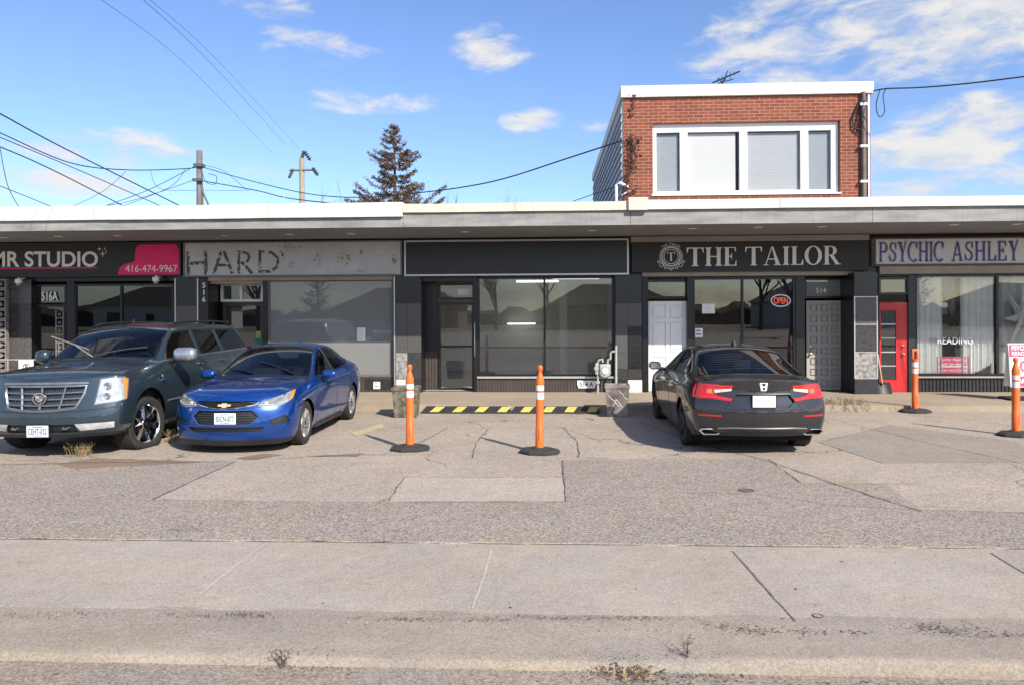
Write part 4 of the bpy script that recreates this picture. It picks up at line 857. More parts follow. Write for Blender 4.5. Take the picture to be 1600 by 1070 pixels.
mb = MB(); mb.box(x0, wx0, YB, YB+.25, zb0, zb1); mb.box(wx1, x1, YB, YB+.25, zb0, zb1); mb.box(wx0, wx1, YB+.001, YB+.249, wz1, zb1); mb.box(wx0, wx1, YB+.001, YB+.249, zb0, wz0); mb.build('brick_wall', m_br, up)
mb = MB(); DEP = 11.0; mb.box(x0-.02, x0+.15, YB+.02, YB+DEP, zb0, zb1-.01)
for k in range(18): z = zb0+.02+k*.19; mb.prism([(x0-.021, YB+.03, z), (x0-.062, YB+.03, z), (x0-.030, YB+.03, z+.185), (x0-.021, YB+.03, z+.185)], (0, DEP-.04, 0)) if z+.19 < zb1 else None
mb.box(x1-.15, x1-.02, YB+.26, YB+DEP, zb0, zb1-.01); mb.box(x0, x1, YB+DEP, YB+DEP+.2, zb0, zb1); mb.build('metal_siding', M('grey_siding', (.34, .355, .375), .6, metal=.2, var=.1, scale=2), up)
mb = MB(); mb.box(x0-.06, x1+.06, YB-.07, YB+.3, zb1-.02, zc1, .008); mb.box(x0-.06, x0+.2, YB+.302, YB+DEP+.2, zb1-.02, zc1-.004, .008); mb.box(x1-.2, x1+.06, YB+.302, YB+DEP+.2, zb1-.02, zc1-.004, .008); mb.build('coping', m_cope, up)
MB().box(x0+.1, x1-.1, YB+.3, YB+DEP, zb1-.2, zb1-.1).build('roof', m_soffit, up)
cz = (wz0+wz1)/2
def wz(py): return at(1166, py, YB).z
mb = MB(); Xf = [fx(p, YB-.03, 250) for p in (1020, 1027, 1064, 1076, 1158, 1170, 1254, 1266, 1302, 1313)]; zi0, zi1 = wz(297), wz(204)
mb.box(Xf[0], Xf[9], YB+.10, YB+.23, zi1, wz1); mb.box(Xf[0], Xf[9], YB+.10, YB+.23, wz0, zi0)
for i in (0, 2, 4, 6, 8): mb.box(Xf[i], Xf[i+1], YB+.102, YB+.228, zi0, zi1)
wf = mb.build('window', m_vinyl, up); MB().box(Xf[0]-.03, Xf[9]+.03, YB-.03, YB+.099, wz0-.03, wz0+.005).build('window_sill', m_vinyl, wf)
m_blind = M('white_blind', (.66, .66, .64), .8, var=.02); m_blind2 = M('grey_blind', (.34, .37, .40), .8, var=.04)
for k, (i, bl) in enumerate(((1, 1), (3, 0), (5, 2), (7, 1))):
    a, b = Xf[i], Xf[i+1]; MB().box(a+.001, b-.001, YB+.15, YB+.158, zi0+.001, zi1-.001).build('pane', m_hglass, wf)
    mb = MB(); h = .036 if bl else (zi1-zi0)-.02; n = int((zi1-zi0)/h)
    for j in range(n): z = zi0+j*h; mb.box(a+.02, b-(.02 if bl != 0 else .08), YB+.19, YB+.202, z+.001, z+h-.0015, rot=Matrix.Rotation(-.10 if bl else 0, 3, 'X'))
    mb.build('blind', [m_blind, m_blind2, M('pale_blind', (.46, .48, .49), .8, var=.03)][bl], wf)
mb = MB(); mb.box(x0+.3, x1-.3, YB+.6, YB+.7, zb0+.01, zb1-.25); mb.build('room_wall', m_intd, up)
# downspout, vine, aerial
xd = fx(1350.5, YB-.1, 230); mb = MB(); mb.tube([(xd, YB-.06, zb0+.3), (xd, YB-.06, zb1+.0)], .055, 12); dn = mb.build('downspout', M('weathered_downspout', (.13, .12, .115), .6, metal=.2, var=.3, scale=4), up, smooth=40)
mb = MB()
for py in (165, 230, 285): z = at(1350, py, YB).z; mb.box(xd-.09, xd+.09, YB-.12, YB-.002, z-.03, z+.03)
mb.build('bracket', m_silver, dn)
MB().box(fx(1356.5, YB-.03, 230), fx(1359, YB-.03, 230), YB-.03, YB-.001, zb0+.3, zb1-.03).build('corner_trim', m_vinyl, up)
m_vine = M('dry_vine', (.075, .04, .03), .9, var=.5, scale=30)
mb = MB()
def vine(pts, r=.012, leaf=10):
    P = [at(px+random.uniform(-1, 1), py, YB-.03-random.uniform(0, .05)) for px, py in pts]; mb.tube(P, r, 4, False)
    for _ in range(leaf):
        k = random.randrange(len(P)-1); q = P[k].lerp(P[k+1], random.random())+Vector((random.gauss(0, .06), -random.uniform(0, .08), random.gauss(0, .06))); s = random.uniform(.02, .055); a = random.uniform(0, 6.28)
        mb.add([q+Vector((math.cos(a)*s, -.01, math.sin(a)*s)), q+Vector((-math.sin(a)*s*.5, -.03, math.cos(a)*s*.5)), q-Vector((math.cos(a)*s, .01, math.sin(a)*s)), q+Vector((math.sin(a)*s*.5, 0, -math.cos(a)*s*.5))], [(0, 1, 2, 3)])
for _ in range(5): vine([(976, 312), (979+random.uniform(-3, 4), 285), (984+random.uniform(-6, 6), 260), (982+random.uniform(-4, 8), 235), (986, 212)], .012, 16)
vine([(988, 148), (990, 160), (987, 172), (989, 182)], .01, 14); vine([(982, 215), (990, 225), (997, 240), (990, 262)], .009, 22); vine([(986, 235), (995, 225), (999, 215)], .009, 14); vine([(978, 305), (990, 300), (996, 290)], .008, 12)
tag(mb.build('climbing_vine', m_vine, loc=at(980, 312, YB-.03)), 'dry brown vine climbing the left edge of the brick wall', 'vine')
mb = MB(); p = lambda px, py, dy=0: at(px, py, YB+1.6+dy)
mb.tube([p(1127, 133), p(1132, 124)], .022, 6); mb.tube([p(1113, 130, .2), p(1156, 112, -.2)], .018, 6)
for k in range(7): a = k/6; c = p(1115+39*a, 129.5-17*a); l = .12+.10*math.sin(a*3); mb.tube([c+Vector((-l*.5, -.4, -l)), c+Vector((l*.5, .4, l))], .010, 4)
mb.tube([p(1122, 122), p(1130, 133)], .014, 5); mb.tube([p(1137, 111), p(1131, 126)], .014, 5); mb.tube([p(1122, 131), p(1146, 124)], .012, 5)
tag(mb.build('roof_aerial', M('dull_aerial', (.05, .05, .055), .5, metal=.5), loc=p(1132, 130), smooth=50), 'old television aerial lying tilted on the brick storey roof', 'aerial')
mb = MB(); q = at(963, 300, YB-.05); mb.tube([(q.x, q.y, 4.15), (q.x, q.y, at(963, 290, YB).z), (q.x+.08, q.y-.05, at(963, 287, YB).z), (q.x+.2, q.y-.02, at(963, 291, YB).z)], .035, 8); mb.tube([(q.x+.25, q.y, at(963, 291, YB).z), (q.x+.3, q.y-.03, at(963, 300, YB).z), (q.x+.12, q.y, at(963, 306, YB).z)], .02, 6)
tag(mb.build('service_mast', m_vinyl, loc=(q.x, q.y, 4.15), smooth=50), 'white service conduit with a bent top at the foot of the siding', 'conduit')
mb = MB(); mb.tube([at(1352, 146, YB-.08), at(1341, 165, YB-.06), at(1332, 185, YB-.05), at(1333, 200, YB-.05), at(1345, 204, YB-.09), at(1349, 190, YB-.13)], .022, 6); mb.tube([at(1352, 146, YB-.08), at(1344, 170, YB-.06), at(1338, 200, YB-.05)], .016, 6); tag(mb.build('wall_cable', m_wire, loc=at(1340, 204, YB-.05), smooth=50), 'looped black cable on the brick beside the downspout', 'cable')
# ================================================================== SIGNS
YG_ = YF-.2
def board(name, label, px0, px1, pyt, pyb, mat, Y=YG_, frame=None, fw=.03, x1=None, roll_fix=True):
    c = (px0+min(px1, 1600))/2; xa = fx(px0, Y, 400); xb = fx(px1, Y, 400); zt_, zb_ = at(c, pyt, Y).z, at(c, pyb, Y).z
    t = thing(name, label, 'shop sign', ((xa+xb)/2, Y, zb_), 0, 'fascia signs over the shops')
    MB().box(xa, xb, Y, YF-.004, zb_, zt_).build('sign_panel', mat, t)
    if frame:
        mb = MB(); mb.box(xa-.004, xb+.004, Y-.025, Y+.02, zt_-fw, zt_+.004); mb.box(xa-.004, xb+.004, Y-.025, Y+.02, zb_-.004, zb_+fw); mb.box(xa-.004, xa+fw, Y-.0245, Y+.019, zb_+fw, zt_-fw); mb.box(xb-fw, xb+.004, Y-.0245, Y+.019, zb_+fw, zt_-fw); mb.build('sign_frame', frame, t)
    return t
def sfn(Y): return lambda u, v, d: at(u, v, Y-d)
m_charc = M('charcoal_sign', (.018, .024, .033), .5, var=.08); m_pink = M('magenta_sign', (.85, .018, .17), .5, var=.05); m_lett = M('pale_letter', (.80, .79, .78), .5, var=.04)
m_gframe = M('dark_sign_frame', (.03, .03, .032), .5)
s1 = board('shop_sign', 'dark sign reading studio with a magenta corner and phone number', -220, 283, 381, 433, m_charc, frame=m_gframe)
place_letters(text_chars('MR STUDIO', .022), -14, 153, 416.5, 393.5, sfn(YG_), s1, m_lett, vfit=(0, .70))
MB().prism([at(-120, 421.5, YG_-.001), at(152, 419.5, YG_-.001), at(152, 417.8, YG_-.001), at(-120, 419.8, YG_-.001)], (0, -.004, 0)).build('underline', m_pink, s1)
P = [(184, 431), (185, 425), (188, 418), (194, 413.5), (202, 411.5), (208, 410.5), (211, 407), (211.5, 394), (213, 387), (217, 383.5), (223, 382.5), (274, 382), (277.5, 385), (280, 391), (280.5, 430)]
MB().prism([at(u, v, YG_-.001) for u, v in P], (0, -.006, 0)).build('magenta_panel', m_pink, s1)
place_letters(text_chars('416-474-9967', .0), 196, 277, 425.5, 414.5, lambda u, v, d: at(u, v, YG_-.007-d), s1, m_vinyl, 'phone_number', .004, single=True)
mb = MB()
def spark(cx, cy, r):
    Q = []
    for k in range(8): a = k*PI/4; rr = r if k % 2 == 0 else r*.2; Q.append(at(cx+rr*math.cos(a), cy+rr*math.sin(a), YG_-.001))
    mb.prism(Q, (0, -.006, 0))
spark(160.5, 397, 5.5); spark(155.5, 389.5, 4)
for u, v in ((165, 391), (163.5, 388.5), (166, 394.5)): mb.prism([at(u+1*math.cos(a*1.047), v+1*math.sin(a*1.047), YG_-.001) for a in range(6)], (0, -.005, 0))
mb.build('sparkle', m_lett, s1)
# shop 2: letters torn off
m_bare = M('bare_sign_panel', (.56, .585, .62), .75, var=.10, scale=2.2, detail=8)
def ghostmat(name, thr, dark=(.10, .098, .094), light=(.54, .565, .60), sc=11):
    m = bpy.data.materials.new(name); m.use_nodes = True; t = m.node_tree; p = t.nodes['Principled BSDF']; tc = N(t, 'ShaderNodeTexCoord'); n = N(t, 'ShaderNodeTexNoise'); n.inputs['Scale'].default_value = sc; n.inputs['Detail'].default_value = 6; t.links.new(tc.outputs['Object'], n.inputs['Vector'])
    r = N(t, 'ShaderNodeValToRGB'); t.links.new(n.outputs[0], r.inputs[0]); r.color_ramp.elements[0].position = thr-.03; r.color_ramp.elements[1].position = thr+.03; r.color_ramp.elements[0].color = (*dark, 1); r.color_ramp.elements[1].color = (*light, 1); t.links.new(r.outputs[0], p.inputs['Base Color']); p.inputs['Roughness'].default_value = .8
    return m
s2 = board('shop_sign', 'blank grey sign with ghost marks of removed letters', 287, 628, 377.5, 432, m_bare, frame=M('grey_sign_frame', (.16, .16, .16), .6))
gm = ghostmat('glue_ghost', .58); gm2 = ghostmat('faint_glue_ghost', .44)
def torn(u0, u1, segs, mat, wdt=6):
    mb = MB()
    for n, ((ax, ay), (bx, by)) in enumerate(segs):
        l = math.hypot(bx-ax, by-ay); nx, ny = -(by-ay)/l*wdt/2, (bx-ax)/l*wdt/2; K = max(2, int(l/5)); dd = .001+n*.0006
        for k in range(K):
            if random.random() < .05: continue
            t0, t1 = k/K, (k+1)/K; j = lambda: random.uniform(.75, 1.1)
            q = [(ax+(bx-ax)*t0+nx*j(), ay+(by-ay)*t0+ny*j()), (ax+(bx-ax)*t1+nx*j(), ay+(by-ay)*t1+ny*j()), (ax+(bx-ax)*t1-nx*j(), ay+(by-ay)*t1-ny*j()), (ax+(bx-ax)*t0-nx*j(), ay+(by-ay)*t0-ny*j())]
            mb.poly([at(u, v, YG_-dd) for u, v in q])
    return mb.build('letter_ghost', mat, s2)
torn(0, 0, [((294, 393), (294, 430)), ((321.5, 392), (321.5, 430)), ((297, 412), (319, 411))], gm, 5.5)
torn(0, 0, [((346, 393), (334, 428)), ((350, 393), (363, 428)), ((338, 415), (359, 414))], gm, 5)
torn(0, 0, [((373, 392), (373, 428)), ((376, 394), (386, 396)), ((386, 396), (390, 403)), ((390, 403), (385, 410)), ((385, 410), (376, 411)), ((380, 412), (394, 428))], gm, 5)
torn(0, 0, [((406, 391), (406, 427)), ((409, 394), (425, 395)), ((425, 395), (434, 404)), ((434, 404), (434, 416)), ((434, 416), (424, 424)), ((424, 424), (409, 425))], gm, 5)
torn(0, 0, [((438, 392), (446, 408)), ((446, 408), (453, 423))], gm2, 4)
for q in ([((490, 414), (492, 402)), ((492, 402), (498, 396)), ((498, 396), (503, 400))], [((528, 404), (536, 403))], [((541, 398), (545, 405)), ((545, 405), (543, 414))], [((560, 391), (565, 393)), ((565, 393), (563, 397))], [((559, 423), (568, 425))], [((614, 398), (618, 404)), ((618, 404), (615, 418))]): torn(0, 0, q, gm2, 3.2)
for q in ([((428, 383), (440, 388))], [((446, 386), (462, 386))], [((466, 384), (474, 389))]): torn(0, 0, q, gm2, 1.6)
mb = MB()
for cx, cy, r, n in [(450, 384, 16, 26), (499, 402, 7, 9), (528, 405, 9, 8), (545, 403, 4, 10), (564, 394, 3, 12), (566, 424, 5, 7), (616, 407, 4, 20), (500, 420, 8, 6), (575, 420, 6, 4), (595, 402, 10, 3), (455, 415, 6, 10)]:
    for k in range(n):
        u = cx+random.gauss(0, r*.5); v = cy+random.gauss(0, r*.22 if r > 10 else r*.6)
        if not (380 < v < 430): continue
        a = random.uniform(0, 3.1); l = random.uniform(.5, 2.2); w_ = random.uniform(.3, .9); c_, s_ = math.cos(a), math.sin(a); d = .001+random.random()*.003
        mb.poly([at(u+l*c_, v+l*s_, YG_-d), at(u-w_*s_, v+w_*c_, YG_-d), at(u-l*c_, v-l*s_, YG_-d), at(u+w_*s_, v-w_*c_, YG_-d)])
mb.build('glue_flecks', M('glue_fleck', (.13, .125, .12), .8), s2)
board('shop_sign', 'blank black sign in a thin silver frame', 632, 982, 375, 430.5, M('blank_black_sign', (.014, .016, .021), .35, var=.1), frame=m_silver, fw=.035)
s4 = board('shop_sign', 'black sign with silver serif letters and a round crest', 987, 1358, 376, 424.5, M('matte_black_sign', (.014, .015, .017), .5, var=.1))
MB().box(fx(986, YG_, 400), fx(1357, YG_, 400), YG_-.05, YF-.01, at(1170, 377.3, YG_).z, at(1170, 369, YG_).z).build('trim_board', m_tan, s4)
place_serif(serif_chars('THE TAILOR'), 1073, 1314, 414.5, 385.5, lambda u, v, d: at(u, v-(u-1190)*.012+.5, YG_-d), s4, m_lett)
lc = (1048.5, 401.5)
def ring(cx, cy, r0, r1, d, sy=1.0):
    mb = MB(); n = 40; O = [at(cx+r1*math.cos(2*PI*k/n), cy+sy*r1*math.sin(2*PI*k/n), YG_-d) for k in range(n)]; I = [at(cx+r0*math.cos(2*PI*k/n), cy+sy*r0*math.sin(2*PI*k/n), YG_-d) for k in range(n)]
    mb.add(O+I, [(k, (k+1) % n, n+(k+1) % n, n+k) for k in range(n)]); return mb
mb = ring(*lc, 13.6, 15.2, .006); mb2 = ring(*lc, 10.6, 11.6, .006); mb.add(mb2.V, mb2.F)
for k in range(26):                       # wreath leaves round the crest, scrolls at the foot
    a = math.radians(-50+k*280/25+0)-PI/2-PI*.0; a = math.radians(130+k*280/25)
    c = (lc[0]+17.5*math.cos(a), lc[1]+17.5*math.sin(a)*.95); t = a+1.0 if math.cos(a) > 0 else a-1.0; l, w_ = 2.3, .75
    mb.poly([at(c[0]+l*math.cos(t), c[1]+l*math.sin(t), YG_-.005), at(c[0]-w_*math.sin(t), c[1]+w_*math.cos(t), YG_-.005), at(c[0]-l*math.cos(t), c[1]-l*math.sin(t), YG_-.005), at(c[0]+w_*math.sin(t), c[1]-w_*math.cos(t), YG_-.005)])
for sx in (-1, 1):
    for r, cx, cy in ((3.2, 15, 13), (2.4, 8.5, 17), (2.0, 19.5, 8)): b_ = ring(lc[0]+sx*cx, lc[1]+cy, r-.8, r, .0075); mb.add(b_.V, b_.F)
for k in range(5): mb.poly([at(lc[0]-4+2*k-.8, lc[1]+19+(1 if k in (1, 3) else 2.5 if k == 2 else 0), YG_-.006), at(lc[0]-4+2*k+.8, lc[1]+19+(1 if k in (1, 3) else 2.5 if k == 2 else 0), YG_-.006), at(lc[0]-4+2*k, lc[1]+15.5, YG_-.006)])
mb.build('crest', m_lett, s4)
place_serif(serif_chars('T'), lc[0]-5.5, lc[0]+5.5, lc[1]+6.5, lc[1]-6.5, sfn(YG_), s4, m_lett, 'crest_letter')
# arc lettering over the crest
arc = text_chars('THE TAILOR', 0); xs_ = [p[0] for c in arc for p in c[1]]; w0, w1 = min(xs_), max(xs_); mb = MB()
for ch, V, F in arc:
    Pn = []
    for x, y in V: a = math.radians(-135+90*(x-w0)/(w1-w0)); r = 18.6+y*4.2; Pn.append(at(lc[0]+r*math.cos(a), lc[1]+r*math.sin(a), YG_-.006))
    mb.add(Pn, F)
mb.build('crest_text', m_lett, s4)
m_psy = M('pale_grey_sign', (.64, .655, .69), .6, var=.06, scale=1.5); m_blue = M('violet_blue_letter', (.05, .04, .28), .5, var=.25, scale=12)
s5 = board('shop_sign', 'pale grey sign with violet blue tapering letters above the red door', 1366, 1640, 371.5, 414.5, m_psy, frame=M('brown_sign_frame', (.10, .085, .07), .6), fw=.03)
fn5 = lambda u, v, d: at(u, v-(u-1480)*.010, YG_-d)
m_shadow = M('grey_letter_edge', (.23, .22, .25), .6)
place_serif(serif_chars('PSYCHIC', .55, .10), 1374.8, 1474.8, 409.2, 379.2, fn5, s5, m_shadow, 'letter_edge', .006)
place_serif(serif_chars('PSYCHIC', .55, .10), 1373.5, 1473.5, 408, 378, fn5, s5, m_blue, depth=.012)
place_serif(serif_chars('ASHLEY', .55, .12), 1487.8, 1591.8, 409.2, 379.2, fn5, s5, m_shadow, 'letter_edge', .006)
place_serif(serif_chars('ASHLEY', .55, .12), 1486.5, 1590.5, 408, 378, fn5, s5, m_blue, depth=.012)
# ================================================================== things on and in the shop fronts
def cam_dome(px, py, label):
    q = at(px, py, YF-.25); t = thing('security_camera', label, 'camera', q, 0, 'dome cameras under the studio sign')
    mb = MB(); mb.lathe([(.075, .10), (.08, .07), (.08, .02), (.06, .0)], q, 'z', 20); mb.build('housing', m_vinyl, t, smooth=40)
    mb = MB(); mb.lathe([(.058, .0), (.055, -.03), (.035, -.055), (0, -.062)], q, 'z', 20); mb.build('dome', M('smoked_dome', (.30, .30, .31), .2), t, smooth=50)
    MB().box(q.x-.02, q.x+.02, q.y+.0, YF, q.z+.101, q.z+.14).build('bracket', m_vinyl, t)
cam_dome(29, 443, 'white dome camera over the grey panel at far left'); cam_dome(243.5, 440, 'white dome camera under the magenta corner of the sign')
# no parking board on a rail
q = at(41, 585, YF-.75); t = thing('parking_notice', 'white notice with a circled P hung on a rail by the studio', 'notice', (q.x, q.y, q.z))
MB().box(fx(29.5, YF-.75, 575), fx(52.5, YF-.75, 575), YF-.76, YF-.75, at(41, 600, YF-.75).z, at(41, 562, YF-.75).z).build('notice_board', m_paper, t)
c = (41, 573); Yn = YF-.762; mb = MB(); n = 28; O = [at(c[0]+5.6*math.cos(2*PI*k/n), c[1]+5.6*math.sin(2*PI*k/n), Yn) for k in range(n)]; I = [at(c[0]+4.3*math.cos(2*PI*k/n), c[1]+4.3*math.sin(2*PI*k/n), Yn) for k in range(n)]; mb.add(O+I, [(k, (k+1) % n, n+(k+1) % n, n+k) for k in range(n)]); mb.build('circle', m_ink, t)
place_letters(text_chars('P', .02), 39, 43.4, 576.5, 569.5, lambda u, v, d: at(u, v, YF-.761-d), t, m_ink, 'letter', .003)
MB().box(fx(33, YF-.76, 588), fx(49, YF-.76, 588), YF-.763, YF-.7605, at(41, 590, YF-.76).z, at(41, 586, YF-.76).z).build('printed_line', m_silver, t)
t = thing('hand_rail', 'thin tan tubular rail along the studio front at far left', 'railing', (fx(20, YF-.7), YF-.7, ZW)); zr = at(30, 562, YF-.7).z
MB().tube([(fx(-90, YF-.7), YF-.7, zr), (fx(76, YF-.7), YF-.7, zr)], .02, 10).build('rail', m_tan, t, smooth=40)
for px in (-40, 12, 74): MB().tube([(fx(px, YF-.7), YF-.7, ZW), (fx(px, YF-.7), YF-.7, zr)], .018, 10).build('post', m_tan, t, smooth=40)
# window posters and ornaments
paper(1097, 1117, 475, 490, YF+.018, 'white letter sheet in the upper left of the window left of the grey door', m_paper, lines=5)
paper(1086, 1098, 513, 527, YF+.018, 'small white square sticker with black figure low in the left shop window', m_paper, 'sticker', 2, 'sticker', m_ink)
a = at(1220, 470, YF+.1); t = thing('open_sign', 'oval neon sign reading OPEN hanging behind the shop glass', 'neon sign', a); m_neon = M('dull_red_neon', (.6, .08, .06), .4, emit=((1, .12, .08), .55)); m_neonw = M('white_neon', (.7, .72, .75), .4, emit=((.8, .85, 1), .25))
mb = MB(); mb.tube([at(1220+15*math.cos(k*PI/14), 470+9*math.sin(k*PI/14), YF+.1) for k in range(28)], .012, 6, closed=True); mb.build('neon_oval', m_neonw, t, smooth=60)
place_letters(text_chars('OPEN', .015), 1209, 1231, 475, 465, lambda u, v, d: at(u, v, YF+.1-d), t, m_neon, 'letter', .012)
MB().box(at(1206, 462, YF+.13).x, at(1234, 462, YF+.13).x, YF+.12, YF+.13, at(1220, 478, YF+.13).z, at(1220, 462, YF+.13).z).build('back_panel', glass('clear_acrylic', (.85, .85, .85), 1.3), t)
m_pk = M('raspberry_print', (.55, .06, .14), .6, var=.06)
t = thing('window_poster', 'raspberry pink card with white script standing in the curtained window', 'poster', at(1488, 583, YF+.1)); Yq = YF+.1; fq = lambda u, v, d: at(u, v, Yq-d)
a, b = at(1464, 557, Yq), at(1513, 583, Yq); MB().box(a.x, b.x, Yq, Yq+.01, b.z, a.z).build('card', m_pk, t); mb = MB(); mb.box(a.x+.01, b.x-.01, Yq-.002, Yq-.0005, at(1488, 573, Yq).z, at(1488, 571.5, Yq).z); mb.build('printed_line', m_vinyl, t)
place_letters(text_chars('Psychic Reading', .0, .3), 1467, 1510, 564.5, 559.5, fq, t, m_vinyl, 'title', .003, single=True)
place_letters(text_chars('647-281-6666', .01), 1472, 1505, 570.5, 567, fq, t, m_vinyl, 'phone_number', .003, single=True)
place_letters(text_chars('LOVE TAROT PALM', .0), 1468, 1509, 580.5, 576.5, fq, t, m_vinyl, 'small_print', .003, single=True)
t = thing('window_lettering', 'thin white word reading across the curtained shop window', 'window lettering', at(1494, 540, YF+.01))
place_letters(text_chars('READING', -.004), 1465, 1520, 537.5, 527, lambda u, v, d: at(u, v, YF+.036-d), t, m_vinyl, 'letter', .003)
mb = MB(); c = (1596, 490); Ys = YF+.16
tips = [(1598, 443), (1606, 478), (1640, 486), (1612, 500), (1622, 536), (1598, 507), (1576, 541), (1588, 503), (1566, 498), (1586, 490), (1572, 455), (1592, 478)]
for k in range(0, 12):
    u, v = tips[k]; u2, v2 = tips[(k+1) % 12]; mb.add([at(c[0], c[1], Ys-.08), at(u, v, Ys), at(u2, v2, Ys), at(c[0], c[1], Ys+.04)], [(0, 1, 2), (3, 2, 1)])
tag(mb.build('star_ornament', M('pale_star_paper', (.55, .54, .51), .8), loc=at(1596, 490, Ys)), 'large pale paper star hanging behind the glass at the right edge', 'ornament')
mb = MB(); mb.tube([at(1505, 460, YF+.2), at(1506, 430, YF+.2)], .006, 5); tr_ = at(1495, 500, YF+.2)
for sx in (-1, 1):
    for k in range(5):
        P = [at(1494+sx*2, 545-k*2, YF+.2), at(1494+sx*(7+k), 515-k*6, YF+.2), at(1494+sx*(13+k*2+random.uniform(-3, 3)), 480-k*4, YF+.2), at(1494+sx*(8+k*5), 462+k*3, YF+.2)]; mb.tube(P, [.014, .010, .007, .003], 5)
        for q in range(6): z = P[1+q % 3]+Vector((random.gauss(0, .08), 0, random.gauss(0, .08))); mb.add([z, z+Vector((.05, 0, .02)), z+Vector((.03, .01, .06))], [(0, 1, 2)])
tag(mb.build('branch_decoration', M('dark_branch', (.03, .028, .03), .8), loc=tr_), 'dark twisted branch decoration behind the curtained window', 'ornament')
# number plaque, gas meter
t = thing('number_plaque', 'white plaque with black house number leaning on the ribbed panel by the meter', 'house number', at(916, 606, YF-.03)); Yk = YF-.03
MB().prism([at(u, v, Yk) for u, v in ((902, 594), (931, 594), (931, 600), (929, 606), (904, 606), (902, 600))], (0, .012, 0)).build('plate', m_vinyl, t)
place_letters(text_chars('514 A', .02), 906, 927, 603.5, 596.5, lambda u, v, d: at(u, v, Yk-d), t, m_ink, 'letter', .003)
m_gas = M('meter_grey', (.33, .36, .35), .5, var=.12, scale=8); YM = YF-.32; c = at(945, 581, YM)
t = thing('gas_meter', 'grey gas meter with regulator and pipes against the black wall', 'gas meter', (c.x, YM, ZW))
mb = MB(); mb.lathe([(.0, -.10), (.11, -.09), (.14, -.04), (.14, .04), (.11, .09), (0, .1)], (c.x, YM, c.z), 'y', 24); mb.box(c.x-.13, c.x+.13, YM-.08, YM+.08, c.z+.03, c.z+.19, .03); mb.build('meter_body', m_gas, t, smooth=45)
mb = MB(); mb.lathe([(.07, 0), (.07, .015), (.06, .02), (0, .02)], (c.x, YM-.10, c.z+.03), 'y', 20, sgn=-1); mb.build('dial', m_vinyl, t, smooth=40)
def xz(px, py): q = at(px, py, YM); return (q.x, YM, q.z)
MB().tube([xz(934, 618)[:2]+(ZW,), xz(934, 588), xz(934, 566), xz(936, 562), xz(941, 561), xz(942, 566)], .026, 10).build('inlet_pipe', m_gas, t, smooth=50)
MB().tube([xz(949, 568), xz(950, 562), xz(954, 560), xz(954, 551), xz(957, 549), xz(961, 549)], .026, 10).build('outlet_pipe', m_gas, t, smooth=50)
MB().tube([xz(962.5, 600)[:2]+(.3,), xz(962.5, 540)], .03, 10).build('riser_pipe', m_gas, t, smooth=50)
mb = MB(); q = Vector(xz(932, 575)); mb.lathe([(.0, -.05), (.055, -.045), (.06, 0), (.055, .045), (0, .05)], q, 'y', 16); mb.box(q.x-.03, q.x+.03, YM-.03, YM+.03, q.z-.14, q.z+.12, .008); mb.build('regulator', m_gas, t, smooth=40)
mb = MB(); q = Vector(xz(934, 597)); mb.box(q.x-.045, q.x+.045, YM-.045, YM+.03, q.z-.03, q.z+.03, .01); mb.build('valve', m_gas, t)
# planters
m_camo = M('mottled_planter', (.035, .042, .028), .45, var=.6, scale=9, col2=(.23, .185, .14), bump=.3, bscale=8); m_marb = M('veined_planter', (.09, .082, .075), .3, var=.5, scale=3.5, col2=(.34, .30, .27), stretch=(1, 1, 1), detail=2)
def planter(px, pyb, w, h, label, mat, rz, vein=False):
    c = gnd(px, pyb, 0); c.y += .22; t = thing('planter', label, 'planter', (c.x, c.y, 0), rz); mb = MB(); wt, wb = w/2, w/2*.82; n = 4
    def ringv(hw, z): return [(-hw, -hw, z), (hw, -hw, z), (hw, hw, z), (-hw, hw, z)]
    L = [ringv(wb, 0), ringv(wb*1.02, .02), ringv(wt*.97, h-.06), ringv(wt*1.03, h-.055), ringv(wt*1.03, h), ringv(wt*.92, h), ringv(wt*.86, h-.06)]
    V = [v for r in L for v in r]; F = [(3, 2, 1, 0)]+[(i*4+k, i*4+(k+1) % 4, (i+1)*4+(k+1) % 4, (i+1)*4+k) for i in range(len(L)-1) for k in range(4)]; mb.add(V, F); mb.build('tub', mat, t, local=True)
    MB().box(-wt*.88, wt*.88, -wt*.88, wt*.88, h-.1, h-.055).build('soil', m_soil, t, local=True)
    if vein:
        mb = MB()
        for a, b in (((-.8, .12), (-.1, .62)), ((-.1, .62), (.7, .2)), ((-.8, .75), (.2, .35)), ((.1, .92), (.85, .6))):
            P = []
            for k in range(7): s = k/6; u = a[0]+(b[0]-a[0])*s+random.uniform(-.05, .05); v = a[1]+(b[1]-a[1])*s; P.append((u*(wb+(wt-wb)*v*.95), -(wb+(wt*.97-wb)*v)-.002, v*(h-.06)))
            mb.tube(P, .009, 5)
        mb.build('painted_vein', M('pale_vein', (.5, .46, .43), .4), t, local=True, smooth=60)
    return t
planter(632, 652.5, .50, .58, 'dark mottled square planter left of the rubber ramp', m_camo, .05); planter(966, 651, .46, .60, 'marbled square planter with pale veins right of the ramp', m_marb, -.06, True)
